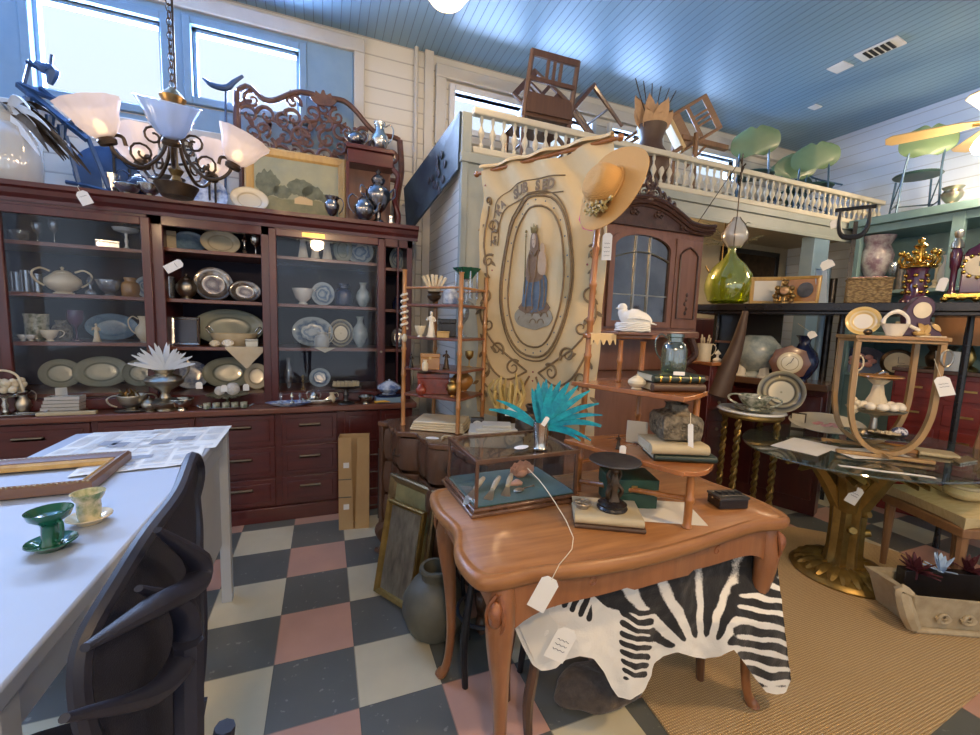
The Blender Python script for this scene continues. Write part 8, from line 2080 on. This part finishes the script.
for i in range(11):
    for j in range(4):
        u = .07 + i * .086 + .02 * rr.uniform(-1, 1); z = .50 + j * .105 + .03 * (i % 2) + rr.uniform(-.012, .012)
        if z < topz(u) - .05: pts_.append((u * PWd, z))
for k, (x, z) in enumerate(pts_):
    s = 1 if k % 2 else -1; r_ = .060 + rr.uniform(-.008, .008); a0 = rr.uniform(0, 6.28); pp = spiral((x, z), r_, 1.15, a0, 14, s, .22)
    b.tube([(a, .004 * math.sin(k), c) for a, c in pp], [.015 - .0006 * i for i in range(15)], 6)
    leaf(b, (x, -.005, z), (math.cos(a0 + 2), 0, math.sin(a0 + 2)), .085, .035, .05, up=(0, 1, 0), n=5, th=.01)
b.put('scrollwork', 'carve_dark', t)
b = B()
for k in range(5): leaf(b, (PWd * .5, -.02, topz(.5) - .05), (math.cos(.5 + k * .55), -.1, math.sin(.5 + k * .55)), .10, .045, .1, up=(0, 1, 0), n=5, th=.012)
b.put('crest_leaf', 'carve_dark', t)
# side étagère of the panel
t = T('wall_shelf', 'dark wooden shelf unit beside the landscape painting on the cabinet', 'shelf', (.15, 3.30, TZC)); b = B()
b.b2((0, .16, 0), (.33, .18, .56)); b.put('back_panel', 'armoire_wood', t); b = B(); b.b2((0, 0, .535), (.34, .16, .565)); b.b2((0.01, 0.02, .44), (.33, .16, .535)); b.put('top_shelf', 'mahogany', t, bevel=.004)
b = B(); b.b2((0, .02, 0), (.022, .16, .44)); b.put('side', 'mahogany_v', t)
b = B(); b.tube([(.33, .03, .44), (.37, .03, .38), (.345, .03, .22), (.375, .03, .10), (.35, .03, 0)], .020, 8, 5); b.put('scroll_support', 'mahogany_v', t)
ves('tea', 'silver_sugar_bowl', 'squat lidded silver bowl on the upper dark shelf', 'bowl', (.22, 3.38, TZC + .566), .12, .115, 'dark_silver', handle=2, lid=1)
ves('jug', 'silver_pitcher', 'tall bright silver pitcher on the upper dark shelf', 'pitcher', (.39, 3.38, TZC + .566), .20, .13, 'silver', handle=1)
# landscape
t = T('landscape_painting', 'gilt framed landscape painting with trees and cottage on the cabinet', 'painting', (-.175, 3.40, TZC)); t.rotation_euler = (-.06, 0, 0); frame_parts(t, .66, .49, .062, .035, 'gilt_wood')
b = B(); b.b2((-.275, .022, .058), (.275, .026, .43)); b.put('canvas', 'sky_canvas', t, smooth=False)
b = B(); b._add([(-.27, .020, .06), (.27, .020, .06), (.27, .020, .16), (.1, .020, .17), (-.1, .020, .15), (-.27, .020, .19)], [(0, 1, 2, 3, 4, 5)]); b.put('painted_meadow', 'oil_land', t, smooth=False)
b = B()
for cx, cz, rx, rz_, sd in ((-.19, .25, .075, .085, 1), (-.10, .20, .06, .045, 5), (.02, .245, .085, .06, 2), (.10, .22, .07, .05, 3), (.20, .19, .055, .035, 4)):
    pp = [(cx + rx * math.cos(a) * (1 + .25 * noise.noise(Vector((a * 2.5, sd, 0)))), cz + rz_ * math.sin(a) * (1 + .3 * noise.noise(Vector((a * 3.5, sd, 2))))) for a in [i * PI / 24 for i in range(48)]]
    b.prism([(x, z) for x, z in pp], -.0205 - sd * .0001, -.019, Mx((0, 0, 0), (math.radians(90), 0, 0)))
tag(b.put('painted_trees', 'oil_tree', t), kind='stuff')
b = B(); b.prism([(-.02, .13), (.10, .13), (.10, .165), (.04, .20), (-.02, .165)], -.0205, -.019, Mx((0, 0, 0), (math.radians(90), 0, 0))); b.put('painted_cottage', 'linen', t)
plate('cream_oval_plate', 'cream oval plate leaning before the painting on the cabinet top', 'plate', (XA(250, 3.22, TZC), 3.22, TZC), .22, .175, 'plate_cream', .35)
t = ves('urn', 'silver_ewer', 'dark silver ewer before the painting\'s right corner', 'ewer', (XA(332, 3.22, TZC), 3.22, TZC), .155, .10, 'dark_silver', handle=1)
ves('tea', 'silver_teapot', 'dark silver teapot with spout beside the samovar', 'teapot', (XA(364, 3.19, TZC), 3.19, TZC), .19, .14, 'dark_silver', handle=-1, spout=1, lid=1)
t = T('silver_samovar', 'tall silver hot water urn with tap on the cabinet\'s right end', 'samovar', (XA(378, 3.24, TZC), 3.24, TZC)); b = B()
b.lathe([(0, 0), (.06, 0), (.055, .02), (.02, .05), (.02, .09), (.05, .12), (.085, .19), (.088, .23), (.06, .27), (.035, .285), (.045, .30), (.05, .32), (.03, .345), (.012, .36), (.02, .375), (0, .395)], 24); b.put('body', 'dark_silver', t)
for s in (-1, 1): b = B(); b.tube([(s * .08, 0, .24), (s * .115, 0, .27), (s * .12, 0, .22), (s * .085, 0, .19)], .006, 6, 4); b.put('handle', 'dark_silver', t)
ves('cyl', 'silver_beaker', 'little silver cup at the far right end of the cabinet top', 'cup', (XA(391, 3.16, TZC), 3.16, TZC), .06, .04, 'silver')
# left end: big glass vase with dark fronds, iron candle frame
vx = XA(13, 3.25, TZC)
ves('jar', 'glass_vase', 'big round clear vase at the left end of the cabinet top', 'vase', (vx, 3.25, TZC), .40, .26, 'milky_glass')
t = T('feather_spray', 'dark brown and white feather spray hanging from the glass vase', 'feathers', (vx, 3.22, TZC + .40)); rr = random.Random(2)
for k in range(26):
    b = B(); a = rr.uniform(-.6, 1.2); leaf(b, (rr.uniform(-.04, .04), rr.uniform(-.03, .03), -.02), (math.cos(a) * 1.2, rr.uniform(-.6, 0), math.sin(a) * .6 + .1), rr.uniform(.16, .36), .05, .75, up=(0, 1, 0), n=8); b.put('feather', 'bronze' if k % 4 else 'white_feather', t)
t = T('iron_candle_frame', 'leaning blue-black wrought iron frame of bars on the cabinet\'s left', 'ironwork', (XA(75, 3.20, TZC), 3.20, TZC)); q0 = Vector(t.location)
def ironp(px, py, y=3.20): return U(px, py, 'y', y) - q0
b = B()
for a, c, w_ in (((18, 84), (88, 140), .020), ((88, 138), (110, 192), .012), ((58, 130), (112, 97), .016), ((66, 136), (80, 188), .011), ((40, 88), (60, 104), .012), ((20, 84), (56, 100), .016), ((24, 84), (30, 60), .010), ((27, 62), (56, 76), .014)): b.cyl(ironp(*a), ironp(*c), w_, n=4)
for a in ((50, 130), (62, 140), (82, 130), (28, 112)): b.cyl(ironp(*a), ironp(a[0], a[1] - 14), .018, .022, 8)
b.tube([ironp(66, 182), ironp(88, 186), ironp(110, 192)], .012, 6); b.put('bars', 'iron_blue', t)
b = B(); b.tube([ironp(36, 62), ironp(44, 68), ironp(52, 72), ironp(50, 84)], [.012, .03, .035, .014], 8, 4); b.cyl(ironp(50, 72), ironp(52, 55), .008, n=6); b.put('iron_bird', 'iron_blue', t)
b = B(); b.lathe([(0, 0), (.12, 0), (.17, .012), (.155, .018), (0, .010)], 36, Mx((0, 0, .17), (math.radians(90), 0, 0))); o = b.put('dark_round_tray', 'iron_blue', None, loc=tp(110, 3.46)); o.location[2] += .0; tag(o, 'dark blue round tray leaning against the wall behind the chandelier', 'tray')
o.location = (XA(104, 3.5, 2.5), 3.50, 2.33) if False else o.location
price_tag('white tag hanging over the cabinet crown at the left', tuple(U(80, 191, 'y', 3.06)), .055, .075, rz=0, tilt=-.45, lines=1, string=[(0, .0, .02), (0, .03, .04)])
t = T('iron_basket_stand', 'black scrolled iron stand behind the silver cups on the cabinet top', 'stand', tp(162, 3.44)); q0 = Vector(t.location); b = B()
for px_ in (113, 128, 208, 214): q = U(px_, 150, 'y', 3.44) - q0; b.cyl((q[0], 0, 0), (q[0], 0, .36 if px_ in (113, 214) else .22), .007, n=6)
for s, (px_, py_) in ((1, (135, 160)), (-1, (190, 155)), (1, (200, 162)), (-1, (120, 150))): 
    q = U(px_, py_, 'y', 3.44) - q0; pp = spiral((q[0], q[2]), .075, 1.3, PI / 2, 16, s); b.tube([(a, 0, c) for a, c in pp], .007, 6)
q1 = U(113, 118, 'y', 3.44) - q0; q2 = U(214, 128, 'y', 3.44) - q0; b.tube([(q1[0], 0, .36), ((q1[0] + q2[0]) / 2, 0, .28), (q2[0], 0, .36)], .008, 6, 6); b.put('frame', 'black_iron', t)
ves('cyl', 'silver_cup', 'silver cup with blue rim at the left of the cabinet-top silver', 'cup', tp(112, 3.26), .13, .09, 'silver')
ves('tea', 'blue_ginger_pot', 'dark blue lidded pot among the silver on the cabinet top', 'pot', tp(140, 3.30), .17, .14, 'navy', lid=1, handle=2)
ves('bowl', 'silver_dish', 'low silver dish in front of the dark blue pot', 'dish', tp(128, 3.17), .06, .13, 'silver')
ves('bowl', 'silver_dish', 'bright silver bowl right of the low dish on the cabinet top', 'dish', tp(150, 3.16), .075, .12, 'silver')
plate('blue_white_platter', 'large blue and white oval platter standing under the chandelier', 'platter', tp(205, 3.38), .27, .25, 'blue_white', .25)
ves('urn', 'iron_urn', 'dark grey iron urn under the chandelier on the cabinet top', 'urn', tp(172, 3.17), .13, .15, 'pewter')
t = T('weathervane_bird', 'black silhouette of a long iron bird on the ledge right of the chandelier', 'ornament', tp(222, 3.47)); q0 = Vector(t.location); b = B()
pp = [U(*a, 'y', 3.47) - q0 for a in ((203, 78), (212, 85), (226, 88), (234, 82), (243, 76))]; b.tube(pp, [.008, .018, .022, .016, .010], 8, 4); b.cyl(U(226, 90, 'y', 3.47) - q0, (0.02, 0, 0), .008, n=6); b.put('bird', 'iron_blue', t)

# ---------------------------------------------------------------- chandelier
hx, hy = XA(173, 2.35, 2.3), 2.35
t = T('chandelier', 'bronze chandelier with scroll arms and glowing ribbed glass shades above the cabinet', 'chandelier', (hx, hy, -.10)); ch_ = t
b = B(); b.lathe([(0, 2.06), (.022, 2.07), (.016, 2.09), (.03, 2.115), (.010, 2.14), (.008, 2.36), (.028, 2.38), (.045, 2.41), (.05, 2.42), (.03, 2.44), (.012, 2.46), (0, 2.47)], 20); b.put('hub', 'bronze_gilt', t)
b = B(); z = 2.46
while z < ZC + .06: b.tube([(.010 * math.cos(a) * (1 if int(z * 30) % 2 else .3), .010 * math.cos(a) * (.3 if int(z * 30) % 2 else 1), z + .016 + .018 * math.sin(a)) for a in [i * PI / 4 for i in range(8)]], .003, 5, closed=True); z += .028
b.cyl((.012, 0, 2.46), (.015, 0, ZC + .08), .004, n=6); b.lathe([(.06, 0), (.06, .01), (.02, .03), (0, .035)], 16, c=(0, 0, ZC + .064)); b.put('chain', 'bronze', t)
for k in range(5):
    a = k * 2 * PI / 5 - 2.62; c_, s_ = math.cos(a), math.sin(a); P_ = lambda r, z: (r * c_, r * s_, z)
    b = B(); b.tube([P_(.012, 2.40), P_(.022, 2.30), P_(.045, 2.18), P_(.11, 2.10), P_(.17, 2.10), P_(.215, 2.14), P_(.21, 2.19), P_(.18, 2.195), P_(.17, 2.165)], .0075, 8, 6); ar = b.put('arm', 'bronze', t)
    b = B(); pp = spiral((.115, 2.155), .05, 1.3, -PI / 2, 14, 1); b.tube([P_(r, z) for r, z in pp], .005, 6); pp = spiral((.075, 2.235), .045, 1.3, PI, 14, -1); b.tube([P_(r, z) for r, z in pp], .005, 6); b.put('scroll', 'bronze', ar)
    M_ = Matrix.Translation((.225 * c_, .225 * s_, 2.155)) @ Matrix.Rotation(a, 4, 'Z') @ Matrix.Rotation(.38, 4, 'Y')
    b = B(); b.M = M_; b.lathe([(0, -.01), (.03, -.005), (.034, .01), (.025, .025), (.02, .03)], 16); b.put('socket_cup', 'bronze', t)
    b = B(); b.M = M_ @ Matrix.Scale(1.04, 4); b.lathe([(.026, .02), (.045, .035), (.068, .07), (.078, .10), (.098, .135), (.104, .145), (.100, .145), (.075, .10), (.064, .07), (.04, .036), (.024, .022)], 32, flute=.035, fn=10); b.put('glass_shade', 'tulip_clear' if k == 1 else 'tulip_lit', t)
    if k != 1:
        b = B(); b.M = M_; b.ball((0, 0, .06), .022, (1, 1, 1.3), 12, 8); b.put('bulb', 'bulb_warm', t)
        q = M_ @ Vector((0, 0, .17)); point((hx + q[0], hy + q[1], q[2] - .10), 1.3, (1, .66, .36), .05)
b = B(); b.lathe([(0, 1.995), (.06, 2.0), (.075, 2.03), (.085, 2.05), (.08, 2.052), (.05, 2.03), (0, 2.02)], 20); b.cyl((0, 0, 2.02), (0, 0, 2.08), .008, n=8)
b.put('lower_cup', 'bronze', t)

# ---------------------------------------------------------------- left bamboo étagère on the oak chest
t = T('bamboo_etagere', 'slender brown bamboo shelf stand on the oak chest left of the banner', 'shelf stand', (0, 0, 0)); et = t
EP = [(.402, 2.335), (.640, 2.065), (.880, 2.32), (.64, 2.52)]
EP = [(.404, 2.33), (.645, 2.075), (.845, 2.25), (.62, 2.50)]
hz = [1.66, 1.64, 1.64, 1.64]
for (x, y), h in zip(EP, hz): bam('post', (x, y, .80), (x, y, h), .0115, et, 'bamboo_pale')
def quadboard(z, th=.014, bow=.0):
    pts = [Vector((*p, 0)) for p in EP]; c = sum(pts, Vector()) / 4; pp = []
    for i in range(4):
        a, d = pts[i], pts[(i + 1) % 4]
        for k in range(6): u = k / 6; q = a.lerp(d, u); pp.append(((c + (q - c) * (1.04 + bow * math.sin(u * PI)))[0], (c + (q - c) * (1.04 + bow * math.sin(u * PI)))[1]))
    b = B(); b.prism(pp, z - th, z); b.put('shelf_board', 'counter_wood', et, bevel=.003)
EZ = [1.475, 1.30, 1.13, .985]
for z in EZ: quadboard(z)
for i in range(4):
    a, c = EP[i], EP[(i + 1) % 4]
    if i != 3: bam('rail', (*a, 1.56), (*c, 1.56), .006, et, 'bamboo_pale', 2)
def es(px, z, d=.5):  # point on the board under column px; d 0 = front corner side, 1 = back
    f = Vector((*EP[1], 0)); bk = Vector((*EP[3], 0)); base_ = f.lerp(bk, d)
    return (XA(px, base_[1], z), base_[1], z + .0005)
def E_(k, nm, lab, cat, px, lv, d, wpx, hpx, m, **kw):
    p = es(px, EZ[lv], d); s = K(p); return ves(k, nm, lab, cat, p, hpx * s, wpx * s, m, **kw)
p = es(434, EZ[0], .35); ves('urn', 'brush_pot', 'dark footed pot holding bone handled brushes on the étagère top', 'pot', p, .065, .075, 'bronze')
for k in range(6):
    a = -.5 + .2 * k; o = B(); o.tube([(0, 0, 0), (math.sin(a) * .10, .01 * (k % 2), .10 * math.cos(a))], [.005, .009], 8)
    tag(o.put('bone_handled_brush', 'ivory', None, loc=(p[0] + .006 * (k - 2.5), p[1], p[2] + .055)), ['bone handle leaning furthest left in the dark footed pot', 'second bone handle from the left in the dark footed pot', 'third bone handle from the left in the dark footed pot', 'fourth bone handle from the left in the dark footed pot', 'fifth bone handle from the left in the dark footed pot', 'bone handle leaning furthest right in the dark footed pot'][k], 'handle', 'bone handles in the footed pot')
p = es(450, EZ[0], .3); ves('jar', 'blue_white_jar', 'blue and white jar behind the étagère\'s front post', 'jar', (p[0], p[1], p[2]), .10, .085, 'blue_white')
p = es(466, EZ[0], .55); t = T('crystal_lustre', 'green glass lustre hung with long crystal prisms on the étagère', 'lustre', p)
b = B(); b.lathe([(0, 0), (.05, 0), (.045, .015), (.012, .03), (.012, .13), (.03, .15), (0, .15)], 20); b.put('stem', 'crystal', t); t.scale = (1.0, 1.0, 1.05)
b = B(); b.lathe([(0, .14), (.03, .145), (.05, .175), (.075, .195), (.078, .20), (.06, .19), (.03, .17), (0, .165)], 32, flute=.08, fn=12); b.put('bowl', 'green_glaze', t)
b = B(); b.lathe([(.03, .165), (.052, .182), (.054, .188)], 24); b.put('gilt_band', 'brass', t)
for k in range(8): a = k * PI / 4; b = B(); b.cyl((.066 * math.cos(a), .066 * math.sin(a), .18), (.066 * math.cos(a), .066 * math.sin(a), .05), .005, .007, 6); b.ball((.066 * math.cos(a), .066 * math.sin(a), .045), .008, (1, 1, 1.5), 6, 4); b.put('prism', 'crystal', t)
figure('white_angel', 'white porcelain figure with wide robe on the second étagère board', es(431, EZ[1], .3), .135, 'egg_white')
E_('bowl', 'pierced_basket', 'small cream basket at the left of the white figure', 'basket', 420, 1, .3, 11, 11, 'ivory')
boxy('black_castle_box', 'black crenellated box behind the white figure on the étagère', 'box', es(447, EZ[1], .6), .10, .07, .10, 'black_lacquer')
boxy('gilt_box', 'low gold-banded box before the black box on the étagère', 'box', es(443, EZ[1], .2), .065, .035, .035, 'gilt_wood')
E_('goblet', 'clear_stemware', 'clear stem glass at the right on the second étagère board', 'glass', 463, 1, .7, 12, 30, 'crystal')
boxy('wooden_clock_box', 'small brown wooden box on the third étagère board', 'box', es(430, EZ[2], .3), .10, .06, .085, 'caramel', hd='brass')
E_('jar', 'ivory_snuff_jar', 'little ivory jar before the brown box on the étagère', 'jar', 425, 2, .12, 6, 11, 'ivory')
figure('bronze_animal', 'small bronze figure right of the brown box on the étagère', es(446, EZ[2], .3), .10, 'bronze')
E_('goblet', 'brass_goblet', 'small brass goblet right of the étagère\'s front post', 'goblet', 469, 2, .5, 9, 16, 'brass')
figure('dark_figurine', 'dark tiny figurine at the left of the third étagère board', es(411, EZ[2], .5), .075, 'black_lacquer')
boxy('carved_red_box', 'carved red-brown lacquer box on the lowest raised board', 'box', es(433, EZ[3], .5), .17, .10, .115, 'lacquer_red')
E_('vase', 'amber_vase', 'round amber glass vase right of the étagère\'s front post', 'vase', 462, 3, .6, 22, 24, 'caramel')
E_('vase', 'amber_vase', 'smaller amber vase left of the étagère\'s front post', 'vase', 452, 3, .25, 12, 18, 'brass')
E_('tea', 'red_pot', 'little red glazed pot at the left front of the lowest raised board', 'pot', 421, 3, .25, 11, 14, 'lacquer_red', lid=1)
b = B(); rr = random.Random(1)
for k in range(4): b.box((.0, 0, .008 + k * .013), (.30 - .01 * k, .20, .012), (0, 0, .02 * k))
tag(b.put('folded_linen', 'ivory', None, loc=(.60, 2.22, .8005), rz=-.55, bevel=.004), 'folded cream cloth lying under the étagère on the chest', 'linen')
t = T('bead_strand', 'strand of wooden beads lying at the chest\'s front below the étagère', 'necklace', (.60, 1.99, .8005)); b = B()
for k in range(30): a = k * .42; b.ball((-.06 + .012 * k * .6, .03 * math.sin(a), .008), .008, n=6, m=4)
tag(b.put('beads', 'bone', t), kind='stuff')
b = B(); b.lathe([(0, 0), (.035, 0), (.034, .002), (0, .002)], 16, sy=.5); tag(b.put('white_card', 'tag_paper', None, loc=(.50, 2.03, .8005), rz=-.5), 'white card tag lying on the oak chest\'s front edge', 'card')
t = T('striped_cord', 'black and white striped cord wound on the étagère\'s left post', 'cord', (EP[0][0], EP[0][1], 1.34)); b = B(); pts = [(.017 * math.cos(a), .017 * math.sin(a), .012 * a / 2) for a in [i * .5 for i in range(75)]]
b.tube([(p_[0], p_[1], p_[2] * .85) for p_ in pts], .0065, 6); b.put('cord', 'egg_white', t)
b = B(); b.ball((0, -.02, -.05), .014, (1, 1, 1.6), 8, 6); b.put('tassel_knob', 'ivory', t)
